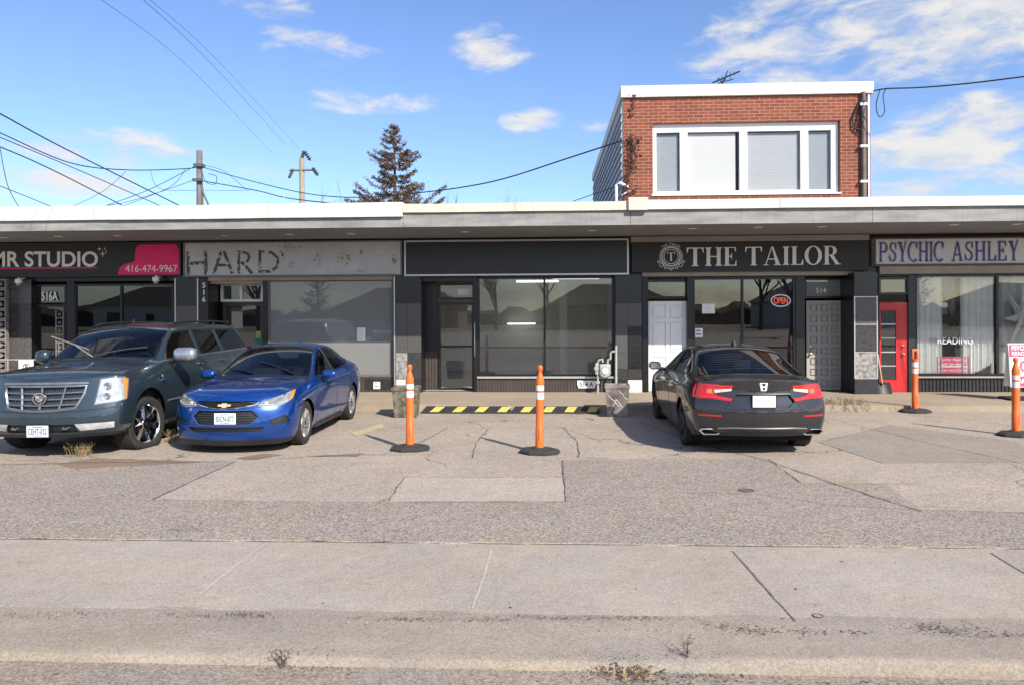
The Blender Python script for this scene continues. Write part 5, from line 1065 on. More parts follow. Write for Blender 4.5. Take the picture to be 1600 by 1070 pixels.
# black and yellow rubber ramps
m_rub = M('black_rubber', (.028, .028, .030), .75, var=.25, scale=20); m_yel = M('yellow_paint', (.62, .52, .12), .6, var=.2, scale=20)
def ramp(px0, px1, label, n):
    a, b = gnd(px0, 651), gnd(px1, 651); yb = YWK-.012; ya = yb-.42; h = .10; t = thing('rubber_ramp', label, 'kerb ramp', ((a.x+b.x)/2, ya, 0), 0, 'rubber kerb ramps'); mb = MB(); x0, x1 = a.x, b.x
    mb.add([(x0, ya, .006), (x1, ya, .006), (x1-.06, yb, h), (x0+.06, yb, h), (x0, ya, -.0), (x1, ya, 0), (x1, yb, 0), (x0, yb, 0), (x0, ya+.02, .02), (x1, ya+.02, .02)], [(0, 1, 9, 8), (8, 9, 2, 3), (0, 4, 5, 1), (1, 5, 6, 2, 9), (2, 6, 7, 3), (3, 7, 4, 0, 8)]); mb.build('ramp_body', m_rub, t)
    for k in range(n):
        x = x0+(k+.62)*(x1-x0)/n; f = lambda s: (ya+.02+(yb-ya-.02)*s, .02+(h-.02)*s+.003); (y0, z0), (y1, z1) = f(.08), f(.9); w_ = .105
        m2 = MB(); m2.add([(x-w_, y0, z0), (x+w_*.75, y0, z0), (x+w_*1.6, y1, z1), (x-w_*.2, y1, z1)], [(0, 1, 2, 3)]); m2.build('reflector_patch', m_yel, t)
ramp(650, 796, 'black rubber ramp with yellow patches, left half before the glass door', 4); ramp(797.5, 941, 'black rubber ramp with yellow patches, right half toward the meter', 4)
# delineator posts
m_or = M('orange_plastic', (.60, .115, .02), .5, var=.08, scale=7, col2=(.85, .16, .015), stretch=(1, 1, .35), detail=8); m_refl = M('white_reflective_band', (.74, .74, .73), .35, var=.08, scale=30); m_base = M('recycled_rubber_base', (.03, .03, .031), .85, var=.3, scale=30)
def delineator(px, pyb, label, rz=0.0, h=1.24, flat=False, proto=None, tilt=0.0):
    c = gnd(px, pyb); c.y += .04
    if proto:
        t = copy_tree(proto); t.location = c; t.rotation_euler = (0, tilt, rz); t['label'] = label; return t
    t = thing('delineator_post', label, 'delineator post', c, rz, 'orange delineator posts')
    mb = MB(); R = .30; P = [(R*math.cos(PI/8+k*PI/4), R*.80*math.sin(PI/8+k*PI/4)) for k in range(8)]
    L = [[(x, y, 0) for x, y in P], [(x, y, .035) for x, y in P], [(x*.86, y*.86, .06) for x, y in P], [(x*.45, y*.45, .068) for x, y in P], [(x*.36, y*.36, .085) for x, y in P]]
    mb.add([v for r in L for v in r], [tuple(range(7, -1, -1))]+[(i*8+k, i*8+(k+1) % 8, (i+1)*8+(k+1) % 8, (i+1)*8+k) for i in range(4) for k in range(8)]+[tuple(32+k for k in range(8))]); mb.build('base', m_base, t, local=True)
    mb = MB(); mb.lathe([(.060, .085), (.060, h*.28), (.056, h*.285), (.056, h*.76), (.058, h*.78), (.058, h*.835), (.048, h*.86), (.030, h*.91), (.024, h*.93), (.030, h*.945), (.036, h*.96), (.036, h*.985), (.024, h), (0, h)], seg=20); mb.build('tube', m_or, t, local=True, smooth=35)
    for z in (.655, .755): mb = MB(); mb.lathe([(.0575, h*(z-.038)), (.0575, h*(z+.038))], seg=20, cap=False); mb.build('reflective_band', m_refl, t, local=True, smooth=60)
    mb = MB(); mb.box(-.005, .005, -.063, -.0545, h*.15, h*.27); mb.build('moulded_seam', M('dark_orange_seam', (.45, .07, .01), .6), t, local=True)
    return t
d0 = delineator(640, 703, 'orange post with two white bands left of the ramp middle, nearest the blue sedan', .1)
delineator(843, 708, 'orange post with two white bands standing alone before the vacant black shop', -.15, proto=d0, tilt=.012)
d2 = delineator(1431.5, 644, 'orange post with flat loop top on the walkway edge by the red door', .05, proto=d0)
delineator(1590, 681, 'orange post with white bands at the right edge by the pink sandwich board', .2, proto=d0)
t = d2
for ch in [o for o in bpy.data.objects if o.parent == d2 and o.name.startswith('tube')]:
    h = 1.24; mb = MB(); mb.lathe([(.060, .085), (.060, h*.28), (.056, h*.285), (.056, h*.80), (.06, h*.81), (.06, h*.84)], seg=20); mb.box(-.06, -.028, -.022, .022, h*.84, h*.99, .006); mb.box(.028, .06, -.022, .022, h*.84, h*.99, .006); mb.box(-.058, .058, -.021, .021, h*.965, h*1.0, .006)
    n = mb.build('tmp', m_or, None, smooth=35); ch.data = n.data; bpy.data.objects.remove(n)
# snow shovel leaning by the red door
c = at(1379, 614, YF-.28); c.z = ZW; t = thing('snow_shovel', 'black snow shovel with pale wooden handle leaning by the red door', 'shovel', c)
MB().tube([at(1371, 553, YF-.42), at(1377, 590, YF-.36), at(1379, 603, YF-.33)], .022, 8).build('shaft', M('pale_wood', (.45, .36, .25), .7), t, smooth=50)
mb = MB(); n = 8; A = at(1378.5, 597, YF-.34); z0 = ZW+.005
for i in range(n+1):
    u = -1+2*i/n; w_ = .15; bow = .05*(1-u*u); mb.V += [(A.x+u*w_+.03, A.y+.02+bow, A.z), (A.x+u*w_+.03, A.y-.06+bow, (A.z+z0)/2), (A.x+u*w_+.03, A.y-.10+bow*.5, z0)]
    if i: o = 3*i; mb.F += [(o-3, o, o+1, o-2), (o-2, o+1, o+2, o-1)]; mb.I += [0, 0]
V = list(mb.V); o = len(V); mb.V += [(v[0], v[1]+.012, v[2]) for v in V]; mb.F += [tuple(i+o for i in reversed(f)) for f in list(mb.F)]; mb.I = [0]*len(mb.F)
mb.build('blade', M('black_plastic', (.02, .02, .022), .5), t, smooth=50)
MB().box(A.x-.02, A.x+.06, A.y-.02, A.y+.03, A.z-.05, A.z+.03, .008).build('socket', MATS['black_plastic'], t)
# sandwich board at the right edge
Ysb = 16.15; a, b = at(1575, 537, Ysb), at(1622, 604, Ysb); t = thing('sandwich_board', 'white sandwich board with pink psychic reading print at the right edge', 'sandwich board', ((a.x+b.x)/2, Ysb, ZW))
rt = Matrix.Rotation(-.10, 3, 'X'); pv = (a.x, Ysb, a.z)
MB().box(a.x, b.x, Ysb, Ysb+.025, b.z, a.z, rot=rt, piv=pv).build('front_panel', m_vinyl, t); MB().box(a.x, b.x, Ysb+.03, Ysb+.055, b.z, a.z, rot=Matrix.Rotation(.12, 3, 'X'), piv=pv).build('rear_panel', m_vinyl, t)
def fsb(u, v, d): q = at(u, v, Ysb); p = Vector((q.x, Ysb-d, q.z)); return Vector(pv)+rt @ (p-Vector(pv))
def sq(name, u0, u1, v0, v1, d, m): mb = MB(); mb.poly([fsb(u0, v0, d), fsb(u1, v0, d), fsb(u1, v1, d), fsb(u0, v1, d)]); mb.build(name, m, t)
sq('printed_band', 1576, 1621, 538.5, 557, .002, m_pk); sq('printed_band', 1577, 1621, 587, 603, .002, m_pk)
place_letters(text_chars('PSYCHIC', .03), 1580, 1612, 547, 540, lambda u, v, d: fsb(u, v, d+.003), t, m_vinyl, 'title', .002, single=True); place_letters(text_chars('READING', .02), 1580, 1614, 555, 549, lambda u, v, d: fsb(u, v, d+.003), t, m_vinyl, 'title', .002, single=True); place_letters(text_chars('TAROT', .02), 1581, 1612, 598, 591, lambda u, v, d: fsb(u, v, d+.003), t, m_vinyl, 'title', .002, single=True)
mb = MB()
for k in range(12): q = 2*PI*k/12; mb.poly([fsb(1598+9*math.cos(q), 572+11*math.sin(q), .003+k*.0002), fsb(1598+4*math.cos(q+.5), 572+6*math.sin(q+.5), .003+k*.0002), fsb(1598+4*math.cos(q-.5), 572+6*math.sin(q-.5), .003+k*.0002)])
mb.build('printed_flower', m_pk, t)
MB().box(a.x-.02, b.x+.02, Ysb-.12, Ysb+.35, ZW, ZW+.05, .015).build('rubber_foot', m_base, t)
# small covers in the paving
for px, py, r, lab, z, nm, ct_ in [(1166, 766, .085, 'small round iron valve cover set in the dark asphalt', .0045, 'valve_cover', 'cover'), (1278, 962, .034, 'tiny round iron cap set in the sidewalk near the kerb', -.0095, 'sidewalk_cap', 'cover')]:
    q = gnd(px, py, z); t = thing(nm, lab, ct_, q); m_iron = MATS.get('iron') or M('iron', (.09, .075, .065), .8, var=.4, scale=40)
    MB().lathe([(r, 0), (r, .006), (r*.82, .006), (r*.80, .002), (r*.80, 0)], q, 'z', 24).build('rim', m_iron, t); MB().lathe([(r*.78, 0), (r*.78, .003), (0, .004)], q, 'z', 24).build('lid', m_crackf if nm == 'valve_cover' else m_walk, t)
# ================================================================== CARS: a subdivided shell, cut into panels along projected outlines
def paint(name, col, metal=.35, rough=.32, flake=.25):
    m = M(name, col, rough, metal=metal, var=.06, scale=2.5, coat=1.0, spec=.5); return m
m_tyre = M('tyre_rubber', (.022, .021, .020), .8, var=.3, scale=20); m_chrome = M('chrome', (.72, .72, .73), .12, metal=1.0, var=.06, scale=3); m_dchrome = M('dulled_chrome', (.27, .29, .31), .30, metal=.75, var=.15, scale=10)
m_bkpl = M('black_trim', (.014, .014, .015), .45, var=.2); m_gap = M('panel_gap', (.004, .004, .004), .9); m_cargl = glass('car_glass', (.26, .29, .30), 1.6, wave=.004, wscale=3); m_cargl2 = glass('tinted_car_glass', (.10, .11, .12), 1.8, wave=.004, wscale=3)
m_wsgl = glass('windscreen_glass', (.34, .42, .46), 1.55, wave=.004, wscale=2)
m_lens = M('headlight_lens', (.50, .52, .53), .10, metal=.35, var=.35, scale=9, coat=1.0); m_dlens = M('dark_headlight', (.26, .27, .28), .10, metal=.3, var=.5, scale=10, coat=1); m_amber = M('amber_lens', (.75, .27, .02), .2, coat=1); m_rlens = M('red_tail_lens', (.50, .008, .012), .16, var=.18, scale=12, coat=1); m_wlens = M('clear_tail_lens', (.58, .55, .50), .15, var=.25, scale=16, coat=1)
m_seat = M('car_seat', (.045, .043, .042), .8, var=.2); m_cabin = M('cabin_lining', (.03, .03, .031), .85, var=.2); m_plate = M('licence_plate', (.74, .76, .79), .4, var=.04); m_ptext = M('plate_blue', (.04, .09, .36), .5); m_mirr = M('mirror_glass', (.7, .72, .75), .05, metal=1)
AX = {'front': (Vector((1, 0, 0)), Vector((0, 1, 0)), Vector((0, 0, 1))), 'rear': (Vector((-1, 0, 0)), Vector((0, 1, 0)), Vector((0, 0, 1))), 'side': (Vector((0, 1, 0)), Vector((1, 0, 0)), Vector((0, 0, 1))), 'top': (Vector((0, 0, 1)), Vector((1, 0, 0)), Vector((0, 1, 0)))}
def diag(deg): a = math.radians(deg); return (Vector((math.cos(a), math.sin(a), 0)), Vector((-math.sin(a), math.cos(a), 0)), Vector((0, 0, 1)))
def mir(ax): f = lambda v: Vector((v.x, -v.y, v.z)); return tuple(f(v) for v in ax[:3])+(True,)
def inpoly(u, v, P):
    c = False; n = len(P); j = n-1
    for i in range(n):
        if (P[i][1] > v) != (P[j][1] > v) and u < (P[j][0]-P[i][0])*(v-P[i][1])/(P[j][1]-P[i][1])+P[i][0]: c = not c
        j = i
    return c
class Shell:
    def __init__(s, S, W, crease=None, levels=3):
        V = []; F = []; n = len(S); idx = {}
        def vid(p):
            V.append(tuple(p)); return len(V)-1
        def pos(i, y, z, k): return (S[i]['x']+(S[i].get('dx') or [0]*8)[k]-S[i].get('c', 0)*(y/W)**2, y, z)
        for i in range(n):
            for j in range(8):
                y, z = S[i]['R'][j]
                if j == 7: idx[i, 7, 1] = idx[i, 7, -1] = vid(pos(i, 0, z, 7)); continue
                for sd in (1, -1): idx[i, j, sd] = vid(pos(i, y*sd, z, j))
        for i in range(n-1):
            for j in range(7):
                F.append((idx[i, j, 1], idx[i, j+1, 1], idx[i+1, j+1, 1], idx[i+1, j, 1])); F.append((idx[i, j, -1], idx[i+1, j, -1], idx[i+1, j+1, -1], idx[i, j+1, -1]))
        for i in (0, n-1):
            g = {}; R = S[i]['R']; f = [R[4+c][0]/R[4][0] for c in range(4)]
            for k in range(5):
                for c in range(4):
                    for sd in (1, -1):
                        if c == 0: g[k, c, sd] = idx[i, k, sd]
                        elif k == 4: g[k, c, sd] = idx[i, 4+c, sd]
                        elif c == 3:
                            if sd == 1: g[k, 3, 1] = g[k, 3, -1] = vid(pos(i, 0, R[k][1], k))
                        else: g[k, c, sd] = vid(pos(i, R[k][0]*f[c]*sd, R[k][1], k))
            for k in range(4):
                for c in range(3):
                    for sd in (1, -1):
                        q = (g[k, c, sd], g[k, c+1, sd], g[k+1, c+1, sd], g[k+1, c, sd]); F.append(q if sd*(1 if i == 0 else -1) > 0 else q[::-1])
        me = bpy.data.meshes.new('cage'); me.from_pydata(V, [], F); b = bmesh.new(); b.from_mesh(me); bmesh.ops.recalc_face_normals(b, faces=b.faces[:])
        cl = b.edges.layers.float.new('crease_edge'); b.verts.ensure_lookup_table(); inv = {}
        for (i, j, sd), v in idx.items(): inv.setdefault(v, []).append((i, j))
        for e in b.edges:
            A, B = inv.get(e.verts[0].index), inv.get(e.verts[1].index)
            if not A or not B: continue
            for (i, j) in A:
                for (i2, j2) in B:
                    for (row, i0, i1, val) in (crease or {}).get('row', []):
                        if j == j2 == row and i0 <= min(i, i2) and max(i, i2) <= i1: e[cl] = val
                    for (st, j0, j1, val) in (crease or {}).get('st', []):
                        if i == i2 == st and j0 <= min(j, j2) and max(j, j2) <= j1: e[cl] = val
        b.to_mesh(me); b.free()
        o = bpy.data.objects.new('cage', me); COL.objects.link(o); md = o.modifiers.new('s', 'SUBSURF'); md.levels = levels; md.render_levels = levels
        bpy.context.view_layer.update(); m2 = bpy.data.meshes.new_from_object(o.evaluated_get(bpy.context.evaluated_depsgraph_get()))
        s.bm = bmesh.new(); s.bm.from_mesh(m2); bpy.data.objects.remove(o); bpy.data.meshes.remove(m2); bpy.data.meshes.remove(me)
        s.rid = s.bm.faces.layers.int.new('rid'); s.bm.normal_update(); s.bvh = BVHTree.FromBMesh(s.bm)
    def uv(s, P, ax):
        m = -1 if len(ax) > 3 else 1; f = lambda p: Vector((p[0], p[1]*m, p[2]))
        return [((f(p).dot(ax[1]), f(p).dot(ax[2])) if len(p) == 3 else tuple(p)) for p in P]
    def knife(s, P, ax, rid, thr=.05, cond=None, over=True):
        D, U, Vv = ax[:3]; P = s.uv(P, ax); bm = s.bm; lay = s.rid
        u0, u1 = min(p[0] for p in P)-.1, max(p[0] for p in P)+.1; v0, v1 = min(p[1] for p in P)-.1, max(p[1] for p in P)+.1
        cand = set()
        for f in bm.faces:
            if f.normal.dot(D) < thr: continue
            c = f.calc_center_median(); u = c.dot(U); v = c.dot(Vv)
            if u0 < u < u1 and v0 < v < v1 and (cond is None or cond(c)) and (over or f[lay] == 0): cand.add(f)
        n = len(P)
        for k in range(n):
            a, b = P[k], P[(k+1) % n]; du, dv = b[0]-a[0], b[1]-a[1]; L = math.hypot(du, dv)
            if L < 1e-6: continue
            du /= L; dv /= L; nu, nv = -dv, du; sel = []
            for f in cand:
                ds = []; ts = []
                for vt in f.verts:
                    u = vt.co.dot(U)-a[0]; v = vt.co.dot(Vv)-a[1]; ds.append(u*nu+v*nv); ts.append(u*du+v*dv)
                if min(ds) < -1e-5 and max(ds) > 1e-5 and max(ts) > -.002 and min(ts) < L+.002: sel.append(f)
            if not sel: continue
            g = set(sel)
            for f in sel: g.update(f.edges); g.update(f.verts)
            r = bmesh.ops.bisect_plane(bm, geom=list(g), dist=1e-6, plane_co=U*a[0]+Vv*a[1], plane_no=U*nu+Vv*nv)
            cand -= set(sel); cand |= {e for e in r['geom'] if isinstance(e, bmesh.types.BMFace)}
            cand = {f for f in cand if f.is_valid}
        for f in cand:
            c = f.calc_center_median()
            if inpoly(c.dot(U), c.dot(Vv), P) and (over or f[lay] == 0): f[lay] = rid
    def both(s, P, ax, rid, **k): s.knife(P, ax, rid, **k); s.knife(P, mir(ax), rid+100, **k)
    def extract(s, rid, off=0.0, D=None, rim=False, only=None):
        mb = MB(); mp = {}; lay = s.rid; fs = [f for f in s.bm.faces if f[lay] == rid]
        dv = lambda v: (v.co-v.normal*off if D is None else v.co-D*off)
        for f in fs:
            for v in f.verts:
                if v not in mp: mp[v] = len(mb.V); mb.V.append(tuple(dv(v)))
            mb.F.append(tuple(mp[v] for v in f.verts)); mb.I.append(0)
        if rim:
            for f in fs:
                for e in f.edges:
                    if not any(g is not f and g[lay] == rid for g in e.link_faces):
                        a, b = e.verts; o = len(mb.V); mb.V += [tuple(a.co), tuple(b.co)]; mb.F.append((mp[a], mp[b], o+1, o)); mb.I.append(1)
        return mb
    def hit(s, u, v, ax, off=0.0):
        D, U, Vv = ax[:3]; o = U*u+Vv*v+D*6; r = s.bvh.ray_cast(o, -D)
        if r[0] is None: r = s.bvh.find_nearest(U*u+Vv*v+D*.5)
        n = r[1] if r[1].dot(D) > 0 else -r[1]
        return r[0]+n*off
    def trace(s, P, ax, off=0.0, step=.06, closed=False):
        P = s.uv(P, ax); Q = []; n = len(P); m = n if closed else n-1
        for i in range(m):
            a, b = P[i], P[(i+1) % n]; L = math.hypot(b[0]-a[0], b[1]-a[1]); K = max(1, int(L/step))
            for k in range(K): t = k/K; Q.append(s.hit(a[0]+(b[0]-a[0])*t, a[1]+(b[1]-a[1])*t, ax, off))
        if not closed: Q.append(s.hit(*P[-1], ax, off))
        return Q
    def line(s, mb, P, ax, r=.004, off=-.001, closed=False, seg=5, mi=None):
        mb.tube(s.trace(P, ax, off, closed=closed), r, seg, mi=mi, closed=closed)
        return mb
    def lineb(s, mb, P, ax, **k): s.line(mb, P, ax, **k); s.line(mb, P, mir(ax), **k)
def circ(x, z, r, n=28, a0=0, a1=2*PI): return [(x+r*math.cos(a0+(a1-a0)*k/n), z+r*math.sin(a0+(a1-a0)*k/n)) for k in range(n)]
def wheel_meshes(R, w, rr, spokes, rimmat, darkmat, style='single', hubmat=None):
    """tyre and rim builders, axle along y, outside face towards +y"""
    t = MB(); t.lathe([(rr*.98, -w*.42), (rr+.03, -w*.5), (R-.035, -w*.5), (R-.008, -w*.44), (R, -w*.36), (R, -w*.13), (R-.008, -w*.12), (R-.008, -w*.09), (R, -w*.08), (R, w*.08), (R-.008, w*.09), (R-.008, w*.12), (R, w*.13), (R, w*.36), (R-.008, w*.44), (R-.035, w*.5), (rr+.03, w*.5), (rr+.004, w*.45), (rr*.97, w*.40)], ax='y', seg=40, cap=False)
    for k in range(40):                          # tread blocks on the shoulders
        a = 2*PI*k/40
        for sg in (-1, 1):
            c = Vector((math.cos(a)*(R-.002), sg*w*.42, math.sin(a)*(R-.002))); tt = Vector((-math.sin(a), 0, math.cos(a))); rd = Vector((math.cos(a), 0, math.sin(a)))
            V = [c+tt*.014*p+Vector((0, w*.045*q, 0))+rd*(.002 if h else -.014) for h in (0, 1) for p, q in ((-1, -1), (1, -1), (1, 1), (-1, 1))]; t.add(V, [(0, 3, 2, 1), (4, 5, 6, 7), (0, 1, 5, 4), (1, 2, 6, 5), (2, 3, 7, 6), (3, 0, 4, 7)])
    r = MB(); r.lathe([(rr*.9, -w*.4), (rr*.9, w*.1), (rr*.93, w*.36), (rr*1.0, w*.42), (rr*1.03, w*.45), (rr*1.0, w*.46), (rr*.95, w*.40)], ax='y', seg=40, cap=False, mi=0)
    r.lathe([(rr*.9, w*.0), (.03, w*.0)], ax='y', seg=32, cap=False, mi=1); r.lathe([(.15, w*.02), (.15, w*.12), (.05, w*.12)], ax='y', seg=24, cap=False, mi=1)
    def spoke(a, w0, w1, y0, y1, r0=.04, r1=None, mi=0, th=.03):
        r1 = r1 or rr*.97; rd = Vector((math.cos(a), 0, math.sin(a))); tt = Vector((-math.sin(a), 0, math.cos(a))); V = []
        for rad, wd, y in ((r0, w0, y0), ((r0+r1)/2, (w0+w1)/2*.92, (y0+y1)/2+.004), (r1, w1, y1)):
            V += [rd*rad+tt*wd*.5+Vector((0, y-th, 0)), rd*rad-tt*wd*.5+Vector((0, y-th, 0)), rd*rad-tt*wd*.36+Vector((0, y, 0)), rd*rad+tt*wd*.36+Vector((0, y, 0))]
        F = [(0, 1, 2, 3), (11, 10, 9, 8)]
        for k in (0, 4): F += [(k+p, k+(p+1) % 4, k+4+(p+1) % 4, k+4+p) for p in range(4)]
        r.add(V, F, mi)
    for k in range(spokes):
        a = 2*PI*k/spokes+PI/2
        if style == 'single': spoke(a, .085, .10, w*.40, w*.43)
        elif style == 'wide': spoke(a, .075, .135, w*.37, w*.43, th=.045)
        else:
            for da in (-.16, .16): spoke(a+da*.9, .034, .040, w*.36, w*.43)
            spoke(a, .10, .05, w*.33, w*.34, r1=rr*.5)
    r.lathe([(.075, w*.3), (.075, w*.42), (.06, w*.44), (0, w*.445)], ax='y', seg=24, mi=0); r.lathe([(.034, w*.446), (.034, w*.455), (0, w*.458)], ax='y', seg=20, mi=2)
    return t, r
def add_wheels(root, xs, yo, R, w, rr, spokes, rimmat, style, steer=0.0, hub=None, squash=False, drop=0.0):
    t, r = wheel_meshes(R, w, rr, spokes, rimmat, m_bkpl, style); first = None
    for x in xs:
        for sd in (1, -1):
            e = bpy.data.objects.new('wheel', None); COL.objects.link(e); e.parent = root; e.empty_display_size = .1; e.location = (x, sd*(yo-w/2), R); OFF[e.name] = Vector()
            rz = 0 if sd == 1 else PI
            if x > 0: rz += steer
            e.rotation_euler = (0, random.uniform(0, 1.2) if not squash else 0, rz)
            if first is None:
                to = t.build('tyre', m_tyre, e, local=True, smooth=30); ro = r.build('rim', [rimmat, m_bkpl, hub or m_bkpl], e, local=True, smooth=30); first = (to, ro)
            else:
                for q in first: c = q.copy(); COL.objects.link(c); c.parent = e
    return first
def wells(root, xs, R, W, inner=.42, zc=.33):
    for x in xs:
        for sd in (1, -1):
            mb = MB(); n = 18; P = [(x+R*math.cos(PI*k/n*1.16-.08*PI), zc+R*math.sin(PI*k/n*1.16-.08*PI)) for k in range(n+1)]
            A = [(a, sd*inner, b) for a, b in P]; B = [(a, sd*(W-.05), b) for a, b in P]; mb.V += A+B
            for k in range(n): mb.F.append((k, k+1, n+2+k, n+1+k)); mb.I.append(0)
            mb.F.append(tuple(k for k in range(n+1))); mb.I.append(0); mb.build('wheel_well', m_gap, root, local=True)
def plate(root, c, ang_n, text, w=.305, h=.155, tmat=None, lean=0.0, chars=True, frame=None, face=1):
    """plate centred at c facing +x (face 1) or -x (face -1)"""
    c = Vector(c); mb = MB(); mb.box(c.x-.006, c.x+.006, c.y-w/2, c.y+w/2, c.z-h/2, c.z+h/2); p = mb.build('licence_plate', m_plate, root, local=True)
    fn = lambda u, v, d: Vector((c.x+face*(.0065+d), c.y+u*(1 if face > 0 else -1), c.z+v))
    if text: place_letters(text_chars(text, .012), -w*.43, w*.43, -h*.28, h*.24, fn, p, tmat or m_ptext, 'plate_number', .003, single=True)
    mb = MB()
    if text: mb.add([fn(-w*.25, h*.33, .001), fn(w*.25, h*.33, .001), fn(w*.25, h*.40, .001), fn(-w*.25, h*.40, .001)], [(0, 1, 2, 3)]); mb.add([fn(-w*.22, -h*.42, .001), fn(w*.22, -h*.42, .001), fn(w*.22, -h*.36, .001), fn(-w*.22, -h*.36, .001)], [(0, 1, 2, 3)])
    if mb.V: mb.build('plate_small_print', tmat or m_ptext, p, local=True)
    if frame: mb = MB(); mb.box(c.x-.012*face, c.x+.004*face, c.y-w/2-.012, c.y+w/2+.012, c.z-h/2-.012, c.z+h/2+.012); mb.build('plate_frame', frame, root, local=True)
    return p
def cabin(root, x0, x1, xd, W, zf, zb, seats, dash_z, wheel_y=.36, floor_x=None, head=True):
    """floor pan, dashboard, seats and steering wheel seen through the glass"""
    mb = MB(); mb.box(x0, x1, -W, W, zf-.05, zf); mb.build('floor_pan', m_cabin, root, local=True)
    mb = MB(); mb.box(xd-.02, xd+.55, -W+.02, W-.02, zf, dash_z, .05); mb.build('dashboard', m_cabin, root, local=True)
    mb = MB(); P = []
    for k in range(20): a = 2*PI*k/20; P.append((xd-.22+.07*math.sin(a), wheel_y+.185*math.cos(a), dash_z-.02+.175*math.sin(a)))
    mb.tube(P, .016, 6, closed=True); mb.tube([(xd-.02, wheel_y, dash_z-.08), (xd-.2, wheel_y, dash_z-.02)], .03, 6); mb.box(xd-.24, xd-.2, wheel_y-.16, wheel_y+.16, dash_z-.05, dash_z+.0, .01); mb.build('steering_wheel', m_cabin, root, local=True, smooth=50)
    for sx, ys, bh in seats:
        for y, wd in ys:
            mb = MB(); mb.box(sx-.05, sx+.48, y-wd/2, y+wd/2, zf+.12, zf+.34, .05); mb.box(sx-.14, sx+.03, y-wd/2, y+wd/2, zf+.28, zf+.28+bh, .05, rot=Matrix.Rotation(-.22, 3, 'Y'), piv=(sx, y, zf+.3))
            mb.box(sx-.30, sx-.20, y-.13, y+.13, zf+.30+bh, zf+.50+bh, .04); mb.build('seat', m_seat, root, local=True, smooth=50)
def mirror(root, c, sd, w, h, d, mat, capmat=None, face=1):
    c = Vector(c); mb = MB(); mb.box(c.x-d/2, c.x+d/2, c.y-w/2, c.y+w/2, c.z-h/2, c.z+h/2, min(d, h)*.42); o = mb.build('door_mirror', [mat], root, local=True, smooth=70)
    m2 = MB(); m2.box(c.x-d/2-.004, c.x-d/2+.004, c.y-w*.40, c.y+w*.40, c.z-h*.36, c.z+h*.36, .003); m2.build('mirror_glass', m_mirr, o, local=True)
    m3 = MB(); m3.tube([(c.x, c.y-sd*w*.3, c.z-h*.3), (c.x-.02, c.y-sd*(w*.5+.07), c.z-h*.45)], .028, 8); m3.build('mirror_arm', capmat or m_bkpl, o, local=True, smooth=50)
    return o
def handle_part(sh, parent, P, ax, mat, r=.014):
    mb = MB(); Q = sh.trace(P, ax, .028, step=.04); a = sh.trace(P, ax, -.005, step=.04); mb.tube([a[0]]+Q[1:-1]+[a[-1]], [r*.8]+[r]*(len(Q)-2)+[r*.8], 8); return mb.build('handle', mat, parent, local=True, smooth=60)
